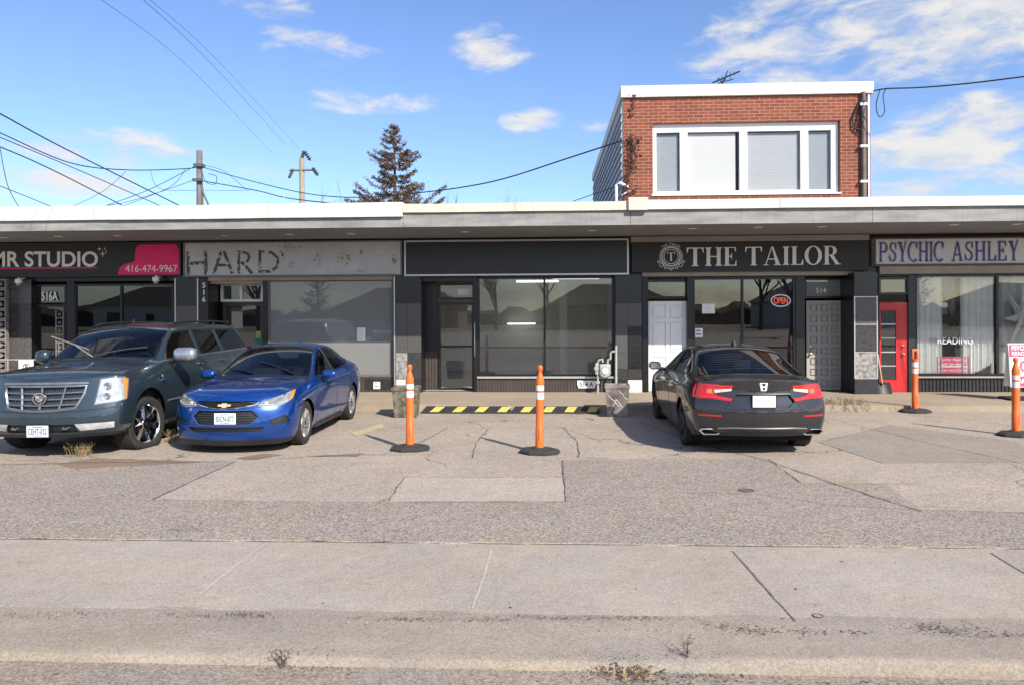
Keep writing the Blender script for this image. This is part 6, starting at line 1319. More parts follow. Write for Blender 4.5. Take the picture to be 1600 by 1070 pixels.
# ------------------------------------------------------------------ blue compact sedan, nose to the camera
def blue_sedan(x, y, rz):
    root = thing('parked_car', 'bright blue compact sedan parked nose out between the big SUV and the orange posts', 'car', (x, y, 0), rz, 'cars parked in front of the shops')
    W = .895; pt = paint('blue_car_paint', (.0005, .048, .25), .5, .22)
    S = [dict(x=2.33, c=.34, dx=[-.07, .0, -.015, -.055, -.13, -.13, -.13, -.13], R=[(.74, .125), (.80, .30), (.83, .52), (.81, .66), (.72, .755), (.50, .765), (.26, .765), (0, .765)]),
         dict(x=2.10, c=.26, R=[(.81, .135), (.875, .30), (.895, .53), (.87, .71), (.79, .825), (.56, .862), (.28, .868), (0, .858)]),
         dict(x=1.78, c=.12, R=[(.83, .17), (.895, .33), (.91, .56), (.885, .76), (.81, .875), (.60, .92), (.30, .935), (0, .93)]),
         dict(x=1.35, c=.05, R=[(.83, .19), (.90, .35), (.915, .60), (.89, .80), (.825, .91), (.64, .962), (.32, .978), (0, .975)]),
         dict(x=.98, c=.18, R=[(.83, .19), (.89, .36), (.905, .62), (.89, .83), (.835, .935), (.745, .96), (.39, .99), (0, 1.0)]),
         dict(x=.50, c=.14, R=[(.83, .19), (.885, .37), (.905, .63), (.908, .85), (.845, .955), (.69, 1.19), (.36, 1.25), (0, 1.265)]),
         dict(x=.05, c=.08, R=[(.83, .19), (.885, .37), (.905, .63), (.91, .86), (.85, .975), (.605, 1.405), (.32, 1.452), (0, 1.46)]),
         dict(x=-.5, c=.0, R=[(.83, .19), (.885, .37), (.905, .63), (.912, .88), (.85, .995), (.585, 1.435), (.31, 1.482), (0, 1.49)]),
         dict(x=-1.0, c=-.03, R=[(.83, .19), (.89, .37), (.91, .63), (.915, .90), (.845, 1.03), (.575, 1.395), (.30, 1.445), (0, 1.455)]),
         dict(x=-1.5, c=-.08, R=[(.83, .19), (.90, .37), (.915, .63), (.90, .91), (.83, 1.045), (.60, 1.235), (.32, 1.28), (0, 1.29)]),
         dict(x=-1.95, c=-.12, R=[(.83, .20), (.89, .37), (.90, .63), (.88, .90), (.80, 1.045), (.62, 1.09), (.34, 1.11), (0, 1.115)]),
         dict(x=-2.36, c=-.22, R=[(.78, .24), (.85, .38), (.86, .62), (.84, .88), (.74, 1.01), (.56, 1.04), (.3, 1.05), (0, 1.05)])]
    sh = Shell(S, W, {'row': [(3, 1, 10, .75), (4, 0, 4, .5), (4, 4, 9, .6), (5, 4, 9, .45), (5, 0, 4, .6), (1, 4, 9, .5)], 'st': [(0, 4, 7, .6), (4, 5, 7, .5), (10, 5, 7, .8)]})
    fr, sd = AX['front'], AX['side']; d45 = diag(38); XF, XR = 1.35, -1.35
    arch = lambda xx: [(xx+.365*math.cos(a*PI/14), .335+.365*math.sin(a*PI/14)) for a in range(-2, 17)]+[(xx-.4, .05), (xx+.4, .05)]
    for i, xx in enumerate((XF, XR)): sh.both(arch(xx), sd, 90+i*2, thr=.2)
    ws = [(-.755, .985), (-.4, 1.005), (0, 1.015), (.4, 1.005), (.755, .985), (.675, 1.18), (.575, 1.385), (.3, 1.425), (0, 1.435), (-.3, 1.425), (-.575, 1.385), (-.675, 1.18)]
    sh.knife(ws, fr, 1, thr=.15, cond=lambda c: -.15 < c.x < 1.05)
    bw = [(-.62, 1.12), (0, 1.15), (.62, 1.12), (.53, 1.37), (.25, 1.41), (0, 1.42), (-.25, 1.41), (-.53, 1.37)]
    sh.knife(bw, AX['rear'], 2, thr=.15, cond=lambda c: c.x < -.95)
    w1 = [(.66, .985), (.30, 1.195), (.06, 1.325), (-.20, 1.385), (-.24, 1.01)]; w2 = [(-.31, 1.012), (-.28, 1.39), (-.62, 1.39), (-.90, 1.345), (-1.04, 1.06)]; w3 = [(-1.09, 1.065), (-.97, 1.325), (-1.15, 1.27), (-1.37, 1.14)]
    for i, p in enumerate((w1, w2, w3)): sh.both(p, sd, 3+i, thr=.15)
    dr1 = [(.80, .27), (.83, .70), (.70, .95), (-.275, .98), (-.275, .27)]; dr2 = [(-.275, .27), (-.275, 1.0), (-1.12, 1.03), (-1.13, .74), (-.93, .50), (-.90, .27)]
    sh.both(dr1, sd, 10, thr=.3, over=False); sh.both(dr2, sd, 12, thr=.3, over=False)
    hl = [(2.15, .43, .675), (2.08, .62, .652), (1.98, .76, .685), (1.84, .87, .765), (1.70, .89, .875), (1.86, .82, .852), (2.02, .66, .792), (2.12, .48, .735)]
    sh.both(hl, d45, 20, thr=.1); am = [(1.93, .80, .715), (1.84, .87, .775), (1.72, .89, .872), (1.80, .86, .855)]; sh.both(am, d45, 22, thr=.1)
    sh.knife([(-.43, .745), (0, .75), (.43, .745), (.42, .700), (.2, .662), (0, .650), (-.2, .662), (-.42, .700)], fr, 30, thr=.05, cond=lambda c: c.x > 1.7)
    sh.knife([(-.38, .628), (.38, .628), (.475, .535), (.375, .42), (-.375, .42), (-.475, .535)], fr, 31, thr=.05, cond=lambda c: c.x > 1.7)
    sh.knife([(-.56, .385), (.56, .385), (.48, .325), (-.48, .325)], fr, 32, thr=.05, cond=lambda c: c.x > 1.7)
    fog = [(2.12, .585, .475), (1.98, .77, .535), (1.92, .84, .435), (2.1, .62, .405)]; sh.both(fog, d45, 33, thr=.05)
    sh.knife([(-.9, .205), (.9, .205), (.9, .05), (-.9, .05)], fr, 35, thr=-.5, cond=lambda c: c.x > 1.72)
    body = sh.extract(0).build('body', pt, root, local=True, smooth=38)
    sh.extract(1, .004).build('windscreen', m_wsgl, root, local=True, smooth=60); sh.extract(2, .004).build('rear_window', m_cargl, root, local=True, smooth=60)
    hood = [(2.13, .50), (2.20, 0)]
    for k in (0, 100):
        ax = sd if k == 0 else mir(sd)
        for r, wn, ph in ((10, 3, [(-.12, .885), (-.27, .89)]), (12, 4, [(-.93, .92), (-1.07, .925)])):
            d = sh.extract(r+k).build('door', pt, root, local=True, smooth=38); sh.extract(wn+k, .004).build('window', m_cargl, d, local=True, smooth=60); handle_part(sh, d, ph, ax, pt)
        sh.extract(5+k, .004).build('quarter_window', m_cargl, root, local=True, smooth=60)
        h = sh.extract(20+k, .006, rim=True).build('headlight', [m_dlens, m_bkpl], root, local=True, smooth=60); sh.extract(22+k, .003).build('turn_lens', m_amber, h, local=True, smooth=60)
        axd = d45 if k == 0 else mir(d45)
        mb = MB(); sh.line(mb, [(2.13, .46, .695), (2.06, .63, .682), (1.97, .765, .715), (1.93, .80, .74)], axd, r=.009, off=.0)
        P = sh.trace([(2.10, .54, .705), (2.09, .56, .707)], axd, .0); mb.lathe([(0, .01), (.030, .004), (.036, -.01)], P[0], 'x', 16); mb.build('chrome_strip', m_lens, h, local=True, smooth=60)
        mb = MB(); Pq = [(2.13, .47, .715), (2.04, .64, .755), (1.95, .76, .79), (2.0, .70, .72)]; sh.line(mb, Pq[:3], axd, r=.006, off=-.002); mb.build('light_guide', m_lens, h, local=True, smooth=60)
        sh.extract(33+k, .025, AX['front'][0], rim=True).build('fog_recess', [m_bkpl, m_bkpl], root, local=True)
    g = sh.extract(30, .03, fr[0], rim=True).build('upper_grille', [m_bkpl, m_bkpl], root, local=True)
    mb = MB()
    for dz in (.0, .018, .036): sh.line(mb, [(-.38, .708+dz*.4), (-.2, .682+dz), (0, .675+dz), (.2, .682+dz), (.38, .708+dz*.4)], fr, r=.004, off=-.018)
    mb.build('grille_bar', m_bkpl, g, local=True, smooth=60)
    mb = MB(); sh.line(mb, [(-.45, .728), (-.42, .697), (-.2, .659), (0, .647), (.2, .659), (.42, .697), (.45, .728)], fr, r=.010, off=.002); mb.build('chrome_trim', m_chrome, root, local=True, smooth=60)
    c = sh.hit(0, .690, fr, .01); mb = MB(); B = [(-.095, -.012), (-.085, .017), (-.032, .017), (-.030, .032), (.036, .032), (.034, .017), (.095, .017), (.085, -.014), (.032, -.014), (.030, -.030), (-.036, -.030), (-.034, -.014)]
    mb.prism([(c.x-.01, u, c.z+v) for u, v in B], (.022, 0, 0)); mb.build('emblem', M('pale_gold', (.70, .62, .45), .3, metal=.3), root, local=True)
    g = sh.extract(31, .035, fr[0], rim=True).build('lower_grille', [m_bkpl, m_bkpl], root, local=True); mb = MB()
    for k in range(5): z = .45+k*.035; hw = .375+.09*min((z-.425)/.11, (.62-z)/.085, 1); sh.line(mb, [(-hw+.01, z), (0, z), (hw-.01, z)], fr, r=.007, off=-.022)
    mb.build('grille_bar', M('satin_black', (.03, .03, .032), .3), g, local=True, smooth=60)
    mb = MB(); sh.line(mb, [(-.38, .628), (.38, .628), (.475, .535), (.375, .42), (-.375, .42), (-.475, .535)], fr, r=.012, off=.002, closed=True); mb.build('grille_surround', M('satin_blue_trim', (.05, .14, .42), .2, metal=.7, coat=1), root, local=True, smooth=60)
    sh.extract(32, .03, fr[0], rim=True).build('air_slit', [m_bkpl, m_bkpl], root, local=True); sh.extract(35, .0).build('chin_spoiler', m_bkpl, root, local=True)
    mb = MB(); sh.lineb(mb, [(.83, .27), (.83, .70), (.72, .985)], sd); sh.lineb(mb, [(-.275, .26), (-.275, 1.02)], sd); sh.lineb(mb, [(-.90, .27), (-.93, .50), (-1.13, .74), (-1.12, 1.03)], sd); sh.lineb(mb, [(.83, .27), (-.90, .27)], sd)
    sh.lineb(mb, [(2.12, .50), (1.95, .74), (1.5, .79), (1.0, .80), (.86, .79)], AX['top'], r=.005); sh.line(mb, [(2.16, -.48), (2.21, 0), (2.16, .48)], AX['top'], r=.005); sh.line(mb, [(.80, -.76), (.93, -.4), (.97, 0), (.93, .4), (.80, .76)], AX['top'], r=.012, off=-.002); mb.build('panel_seam', m_gap, root, local=True, smooth=60)
    for ax in (sd, mir(sd)):
        mb = MB(); sh.line(mb, [(.70, .965), (-.30, 1.0), (-1.05, 1.045), (-1.40, 1.13)], ax, r=.009, off=.001); mb.build('belt_trim', m_bkpl, root, local=True, smooth=60)
        mb = MB(); sh.line(mb, [(-.26, 1.03), (-.245, 1.39)], ax, r=.028, off=-.012); mb.build('door_pillar', m_bkpl, root, local=True, smooth=60)
    mb = MB(); sh.line(mb, ws, fr, r=.011, off=-.004, closed=True); mb.build('windscreen_seal', m_bkpl, root, local=True, smooth=60)
    mb = MB()
    for (a, b) in (((.84, .52), (.60, -.12)), ((.90, -.10), (.66, -.60))):
        q = [sh.hit(a[0]+(b[0]-a[0])*t, a[1]+(b[1]-a[1])*t, AX['top'], .02) for t in (0, .3, .6, 1)]; mb.tube(q, .010, 5)
    mb.build('wiper', m_bkpl, root, local=True, smooth=60)
    for q in (-1, 1): mb = MB(); mb.box(-.75, .8, q*.80, q*.86, .17, .245, .015); mb.build('sill_trim', m_bkpl, root, local=True)
    mirror(root, (.54, 1.01, 1.0), 1, .25, .145, .14, pt); mirror(root, (.54, -1.01, 1.0), -1, .25, .145, .14, pt)
    mb = MB(); mb.tube([(-.95, 0, 1.44), (-1.08, 0, 1.49), (-1.13, 0, 1.49)], [.03, .02, .008], 6); mb.build('aerial_fin', pt, root, local=True, smooth=60)
    plate(root, (sh.hit(0, .515, fr).x+.0, .03, .515), 0, 'BSCN-877', frame=None, tmat=M('plate_teal', (.05, .16, .22), .5))
    wells(root, (XF, XR), .37, W); MB().box(-2.0, 2.0, -.70, .70, .17, .24).build('underbody', m_gap, root, local=True)
    cabin(root, -1.5, 1.1, .62, .80, .30, 1.0, [(-.20, [(.36, .5), (-.36, .5)], .48), (-1.05, [(0, 1.2)], .46)], .96)
    add_wheels(root, (XF, XR), .88, .325, .215, .215, 5, M('silver_alloy', (.50, .50, .51), .3, metal=.85, var=.1), 'double')
    return root
# ------------------------------------------------------------------ dark grey sedan, tail to the camera
def dark_sedan(x, y, rz):
    root = thing('parked_car', 'dark grey sedan with red tail lights parked nose in before the crested black sign', 'car', (x, y, 0), rz, 'cars parked in front of the shops')
    W = .93; pt = paint('gunmetal_paint', (.034, .031, .036), .5, .22)
    S = [dict(x=2.42, c=.36, dx=[-.06, 0, 0, -.03, -.10, -.10, -.10, -.10], R=[(.76, .20), (.83, .34), (.86, .52), (.84, .66), (.76, .77), (.52, .785), (.27, .79), (0, .79)]),
         dict(x=2.15, c=.22, R=[(.84, .19), (.91, .33), (.925, .54), (.90, .72), (.82, .84), (.58, .865), (.29, .88), (0, .885)]),
         dict(x=1.75, c=.10, R=[(.86, .19), (.925, .34), (.94, .58), (.915, .78), (.84, .91), (.62, .935), (.31, .95), (0, .955)]),
         dict(x=1.40, c=.04, R=[(.86, .19), (.93, .35), (.945, .60), (.92, .83), (.85, .95), (.66, .98), (.33, 1.0), (0, 1.005)]),
         dict(x=.98, c=.20, R=[(.86, .19), (.92, .36), (.94, .62), (.925, .86), (.86, .985), (.76, 1.01), (.39, 1.045), (0, 1.055)]),
         dict(x=.50, c=.15, R=[(.86, .19), (.915, .36), (.94, .63), (.93, .88), (.87, .995), (.70, 1.21), (.37, 1.26), (0, 1.275)]),
         dict(x=.02, c=.08, R=[(.86, .19), (.915, .36), (.94, .63), (.93, .89), (.87, 1.0), (.615, 1.395), (.33, 1.45), (0, 1.46)]),
         dict(x=-.5, c=.0, R=[(.86, .19), (.915, .36), (.94, .63), (.93, .89), (.87, 1.005), (.60, 1.42), (.32, 1.475), (0, 1.485)]),
         dict(x=-1.0, c=-.06, R=[(.86, .19), (.92, .37), (.945, .63), (.935, .90), (.875, 1.01), (.625, 1.385), (.33, 1.432), (0, 1.44)]),
         dict(x=-1.45, c=-.16, R=[(.87, .20), (.93, .38), (.955, .64), (.945, .92), (.865, 1.02), (.70, 1.215), (.37, 1.262), (0, 1.272)]),
         dict(x=-1.95, c=-.22, R=[(.87, .22), (.93, .39), (.955, .65), (.935, .93), (.86, 1.015), (.74, 1.05), (.41, 1.075), (0, 1.082)]),
         dict(x=-2.32, c=-.22, R=[(.86, .26), (.925, .40), (.945, .64), (.90, .89), (.815, 1.015), (.66, 1.035), (.36, 1.052), (0, 1.056)]),
         dict(x=-2.54, c=-.26, dx=[.11, .02, .0, .075, .10, .085, .07, .06], R=[(.80, .285), (.885, .40), (.905, .645), (.85, .86), (.745, 1.015), (.58, 1.045), (.31, 1.058), (0, 1.062)])]
    sh = Shell(S, W, {'row': [(3, 1, 11, .7), (4, 4, 9, .55), (4, 9, 12, .6), (5, 4, 9, .45), (2, 11, 12, .7)], 'st': [(0, 4, 7, .5), (4, 5, 7, .5), (12, 4, 7, .9), (12, 2, 4, .2), (10, 5, 7, 1.0), (8, 5, 7, .7)]})
    fr, sd, re_ = AX['front'], AX['side'], AX['rear']; dr = diag(180-38); XF, XR = 1.415, -1.415
    arch = lambda xx: [(xx+.375*math.cos(a*PI/14), .345+.375*math.sin(a*PI/14)) for a in range(-2, 17)]+[(xx-.4, .05), (xx+.4, .05)]
    for i, xx in enumerate((XF, XR)): sh.both(arch(xx), sd, 90+i*2, thr=.2)
    ws = [(-.76, 1.05), (0, 1.08), (.76, 1.05), (.60, 1.38), (.3, 1.425), (0, 1.435), (-.3, 1.425), (-.60, 1.38)]; sh.knife(ws, fr, 1, thr=.15, cond=lambda c: -.15 < c.x < 1.05)
    bw = [(-.765, 1.05), (-.4, 1.082), (0, 1.092), (.4, 1.082), (.765, 1.05), (.70, 1.17), (.605, 1.335), (.5, 1.365), (.25, 1.40), (0, 1.41), (-.25, 1.40), (-.5, 1.365), (-.605, 1.335), (-.70, 1.17)]
    sh.knife(bw, re_, 2, thr=.12, cond=lambda c: -2.0 < c.x < -.8)
    w1 = [(.62, 1.02), (.30, 1.20), (.02, 1.325), (-.22, 1.375), (-.26, 1.025)]; w2 = [(-.33, 1.025), (-.29, 1.38), (-.65, 1.365), (-.95, 1.30), (-1.10, 1.05)]; w3 = [(-1.15, 1.055), (-1.02, 1.275), (-1.20, 1.20), (-1.42, 1.085)]
    for i, p in enumerate((w1, w2, w3)): sh.both(p, sd, 3+i, thr=.12)
    sh.both([(.86, .27), (.88, .70), (.74, .985), (-.29, 1.0), (-.29, .27)], sd, 10, thr=.3, over=False); sh.both([(-.29, .27), (-.29, 1.0), (-1.16, 1.03), (-1.17, .78), (-.98, .52), (-.95, .27)], sd, 12, thr=.3, over=False)
    # tail lamps: red C round a clear strip
    def R3(yy, z): return (-2.40 if yy < .62 else -2.40+(yy-.62)*.62, -yy*-1, z)
    def red(P): return [(-2.42+max(0, q[0]-.5)*.55, q[0], q[1]) for q in P]
    tl = red([(.40, .975), (.62, .985), (.93, 1.0), (.96, .86), (.94, .79), (.66, .795), (.42, .765), (.40, .80), (.60, .835), (.64, .865), (.44, .90)])
    cl_ = red([(.44, .90), (.64, .865), (.655, .925), (.415, .945)])
    sh.both(tl, dr, 20, thr=.05, cond=lambda c: c.x < -1.9); sh.both(red([(.43, .905), (.63, .872), (.645, .918), (.42, .938)]), dr, 22, thr=.05, cond=lambda c: c.x < -1.9); sh.both(red([(.655, .862), (.73, .872), (.72, .92), (.668, .925)]), dr, 24, thr=.05, cond=lambda c: c.x < -1.9)
    rec = [(-.355, .855), (.355, .855), (.425, .76), (.33, .665), (-.33, .665), (-.425, .76)]; sh.knife(rec, re_, 30, thr=.05, cond=lambda c: c.x < -2)
    sh.both([(.55, .575), (.86, .575), (.86, .555), (.56, .552)], re_, 31, thr=.05, cond=lambda c: c.x < -2.2)
    sh.knife([(-.92, .335), (-.50, .335), (-.46, .36), (.46, .36), (.50, .335), (.92, .335), (.92, .1), (-.92, .1)], re_, 35, thr=-.6, cond=lambda c: c.x < -2.15)
    lid = [(-.52, .660), (.52, .660), (.40, .80), (.42, .99), (.62, 1.2), (-.62, 1.2), (-.42, .99), (-.40, .80)]
    body = sh.extract(0).build('body', pt, root, local=True, smooth=38)
    sh.extract(1, .004).build('windscreen', m_wsgl, root, local=True, smooth=60); sh.extract(2, .004).build('rear_window', glass('rear_window_glass', (.30, .36, .38), 1.30, wave=.004, wscale=2), root, local=True, smooth=60)
    for k in (0, 100):
        ax = sd if k == 0 else mir(sd)
        for r, wn, ph in ((10, 3, [(-.12, .875), (-.28, .88)]), (12, 4, [(-.95, .905), (-1.10, .91)])):
            d = sh.extract(r+k).build('door', pt, root, local=True, smooth=38); sh.extract(wn+k, .004).build('window', m_cargl2, d, local=True, smooth=60); handle_part(sh, d, ph, ax, pt)
        sh.extract(5+k, .004).build('quarter_window', m_cargl2, root, local=True, smooth=60)
        t = sh.extract(20+k, -.004, rim=True).build('tail_light', [m_rlens, m_bkpl], root, local=True, smooth=50); sh.extract(22+k, .0).build('reversing_lens', m_wlens, t, local=True, smooth=60); sh.extract(24+k, -.005).build('brake_lens', M('orange_red_lens', (.72, .16, .05), .15, coat=1, var=.2, scale=20), t, local=True, smooth=60)
        axr = re_ if k == 0 else mir(re_)
        mb = MB(); axd = dr if k == 0 else mir(dr); sh.line(mb, red([(.42, .955), (.64, .968), (.90, .975), (.915, .85), (.90, .815), (.68, .815), (.45, .785)]), axd, r=.007, off=.004); mb.build('light_strip', M('bright_red_guide', (.75, .03, .02), .2, coat=1), t, local=True, smooth=60)
        sh.extract(31+k, .002).build('reflector', m_rlens, root, local=True)
        # exhaust finisher: chrome hexagon with a dark throat
        q = sh.hit(.69, .36, axr, .0); mb = MB(); H_ = [(-.155, 0), (-.115, .045), (.125, .045), (.16, .012), (.10, -.045), (-.10, -.045)]; sg = 1 if k == 0 else -1
        xo = q.x-.015; O = [(xo, q.y+sg*u, .338+v) for u, v in H_]; I = [(xo-.002, q.y+sg*u*.82, .338+v*.68) for u, v in H_]; B = [(xo+.10, q.y+sg*u, .338+v) for u, v in H_]; D_ = [(xo+.06, q.y+sg*u*.8, .338+v*.66) for u, v in H_]
        mb.add(O+I+B+D_, [(a, (a+1) % 6, 6+(a+1) % 6, 6+a) for a in range(6)]+[(a, (a+1) % 6, 12+(a+1) % 6, 12+a) for a in range(6)]); mb.add(I+D_, [(a, (a+1) % 6, 6+(a+1) % 6, 6+a) for a in range(6)]+[tuple(range(6, 12))], 1); mb.build('exhaust_finisher', [m_chrome, m_gap], root, local=True, smooth=30)
        mb = MB(); sh.line(mb, [(.66, 1.003), (-.30, 1.012), (-1.12, 1.04), (-1.45, 1.08)], ax, r=.009, off=.001); mb.build('belt_trim', m_bkpl, root, local=True, smooth=60)
        mb = MB(); sh.line(mb, [(-.29, 1.03), (-.255, 1.375)], ax, r=.032, off=-.014); mb.build('door_pillar', m_bkpl, root, local=True, smooth=60)
        mb = MB(); sh.line(mb, [(.66, 1.02), (.30, 1.215), (.02, 1.345), (-.28, 1.395), (-.65, 1.383), (-1.0, 1.31), (-1.45, 1.09)], ax, r=.009, off=.001); mb.build('chrome_trim', m_dchrome, root, local=True, smooth=60)
        q_ = 1 if k == 0 else -1; mb = MB(); mb.box(-.85, .9, q_*.83, q_*.885, .17, .25, .015); mb.build('sill_trim', m_bkpl, root, local=True)
        mirror(root, (.55, q_*1.035, 1.05), q_, .21, .14, .13, pt)
    sh.extract(30, .035, re_[0], rim=True).build('plate_recess', [pt, pt], root, local=True); sh.extract(35, .0).build('rear_diffuser', m_bkpl, root, local=True)
    mb = MB(); sh.line(mb, [(-.36, .862), (.36, .862)], re_, r=.016, off=.0); mb.build('lid_grip', m_bkpl, root, local=True, smooth=60)
    mb = MB(); sh.line(mb, [(-.60, .385), (-.40, .40), (.40, .40), (.60, .385)], re_, r=.014, off=.0); mb.build('bumper_strip', M('grey_trim', (.10, .10, .105), .4), root, local=True, smooth=60)
    mb = MB(); sh.line(mb, [(-.40, .80), (-.53, .655), (.53, .655), (.40, .80)], re_, r=.004); sh.lineb(mb, [(.40, .97), (.47, 1.06)], re_, r=.004)
    sh.lineb(mb, [(.86, .27), (.88, .70), (.74, .985)], sd); sh.lineb(mb, [(-.29, .26), (-.29, 1.02)], sd); sh.lineb(mb, [(-.95, .27), (-.98, .52), (-1.17, .78), (-1.16, 1.04)], sd); sh.lineb(mb, [(-1.80, .62), (-2.0, .63), (-2.25, .78)], sd)
    sh.lineb(mb, [(-2.28, .66), (-1.97, .70), (-1.93, .3), (-1.93, 0)], AX['top'], r=.005); mb.build('panel_seam', m_gap, root, local=True, smooth=60)
    mb = MB(); sh.line(mb, [(p[0], p[1]) for p in bw], re_, r=.012, off=-.003, closed=True); mb.build('rear_window_seal', m_bkpl, root, local=True, smooth=60)
    mb = MB()
    for z in (1.17, 1.2, 1.23, 1.26, 1.29, 1.32, 1.35): hw = .62-(z-1.17)*.55; sh.line(mb, [(-hw, z-.03), (0, z), (hw, z-.03)], re_, r=.0012, off=-.002, seg=4)
    mb.build('demister_wire', M('copper_line', (.12, .08, .05), .6), root, local=True)
    # badge: slanted H in a rounded frame
    c = sh.hit(0, .965, re_, .006); mb = MB(); fx_ = lambda u, v, d: (c.x-d, c.y+u, c.z+v)
    F_ = [(-.055, .045), (-.048, .055), (.048, .055), (.055, .045), (.040, -.045), (.032, -.055), (-.032, -.055), (-.040, -.045)]; n = 8; O = [fx_(u, v, .004) for u, v in F_]; I = [fx_(u*.82, v*.82, .004) for u, v in F_]; mb.add(O+I, [(a, (a+1) % n, n+(a+1) % n, n+a) for a in range(n)])
    for P in ([(-.040, .038), (-.022, .038), (-.013, -.038), (-.028, -.038)], [(.040, .038), (.022, .038), (.013, -.038), (.028, -.038)], [(-.018, .008), (.018, .008), (.016, -.010), (-.016, -.010)]): mb.prism([fx_(u, v, .0) for u, v in P], (-.007, 0, 0))
    mb.build('emblem', M('badge_silver', (.72, .72, .73), .35), root, local=True)
    place_letters(text_chars('ACCORD', .015), .535, .36, .985, .999, lambda u, v, d: sh.hit(u, v, re_, .001+d), root, MATS['badge_silver'], 'model_badge', .003, single=True)
    place_letters(text_chars('2.0T', .02), -.395, -.475, .70, .715, lambda u, v, d: sh.hit(u, v, re_, .001+d), root, MATS['badge_silver'], 'model_badge', .003, single=True)
    pc = sh.hit(0, .765, re_, .0); plate(root, (pc.x+.002, 0, .768), 0, '', frame=m_bkpl, face=-1)
    P_ = MB(); r2 = random.Random(5)
    for k in range(7):
        u = -.115+k*.037; P_.box(pc.x-.0055, pc.x-.0042, u, u+.022, .735, .800); 
    for u in (-.10, .05): P_.box(pc.x-.0055, pc.x-.0042, u, u+.06, .822, .832)
    P_.build('worn_plate_print', M('worn_plate_grey', (.45, .47, .50), .5, var=.25, scale=60), root, local=True)
    mb = MB(); mb.prism([(-.66, -.012, 1.46), (-.80, -.012, 1.52), (-.88, -.012, 1.535), (-.90, -.012, 1.45)], (0, .024, 0)); mb.build('aerial_fin', m_bkpl, root, local=True)
    mb = MB(); mb.box(-1.02, -.96, -.10, .10, 1.355, 1.385, .008); mb.build('brake_lamp', m_rlens, root, local=True)
    wells(root, (XF, XR), .38, W, zc=.345); MB().box(-2.15, 2.0, -.72, .72, .19, .26).build('underbody', m_gap, root, local=True)
    cabin(root, -1.9, 1.1, .62, .82, .30, 1.0, [(-.20, [(.37, .5), (-.37, .5)], .50), (-1.05, [(0, 1.25)], .46)], .96)
    MB().box(-1.95, -1.30, -.72, .72, .98, 1.0).build('parcel_shelf', m_cabin, root, local=True); MB().box(-1.45, -1.38, -.16, .16, 1.001, 1.06, .02).build('tissue_box', m_paper, root, local=True)
    add_wheels(root, (XF, XR), .915, .335, .235, .235, 5, M('dark_alloy', (.05, .05, .052), .35, metal=.8, var=.1), 'double')
    return root
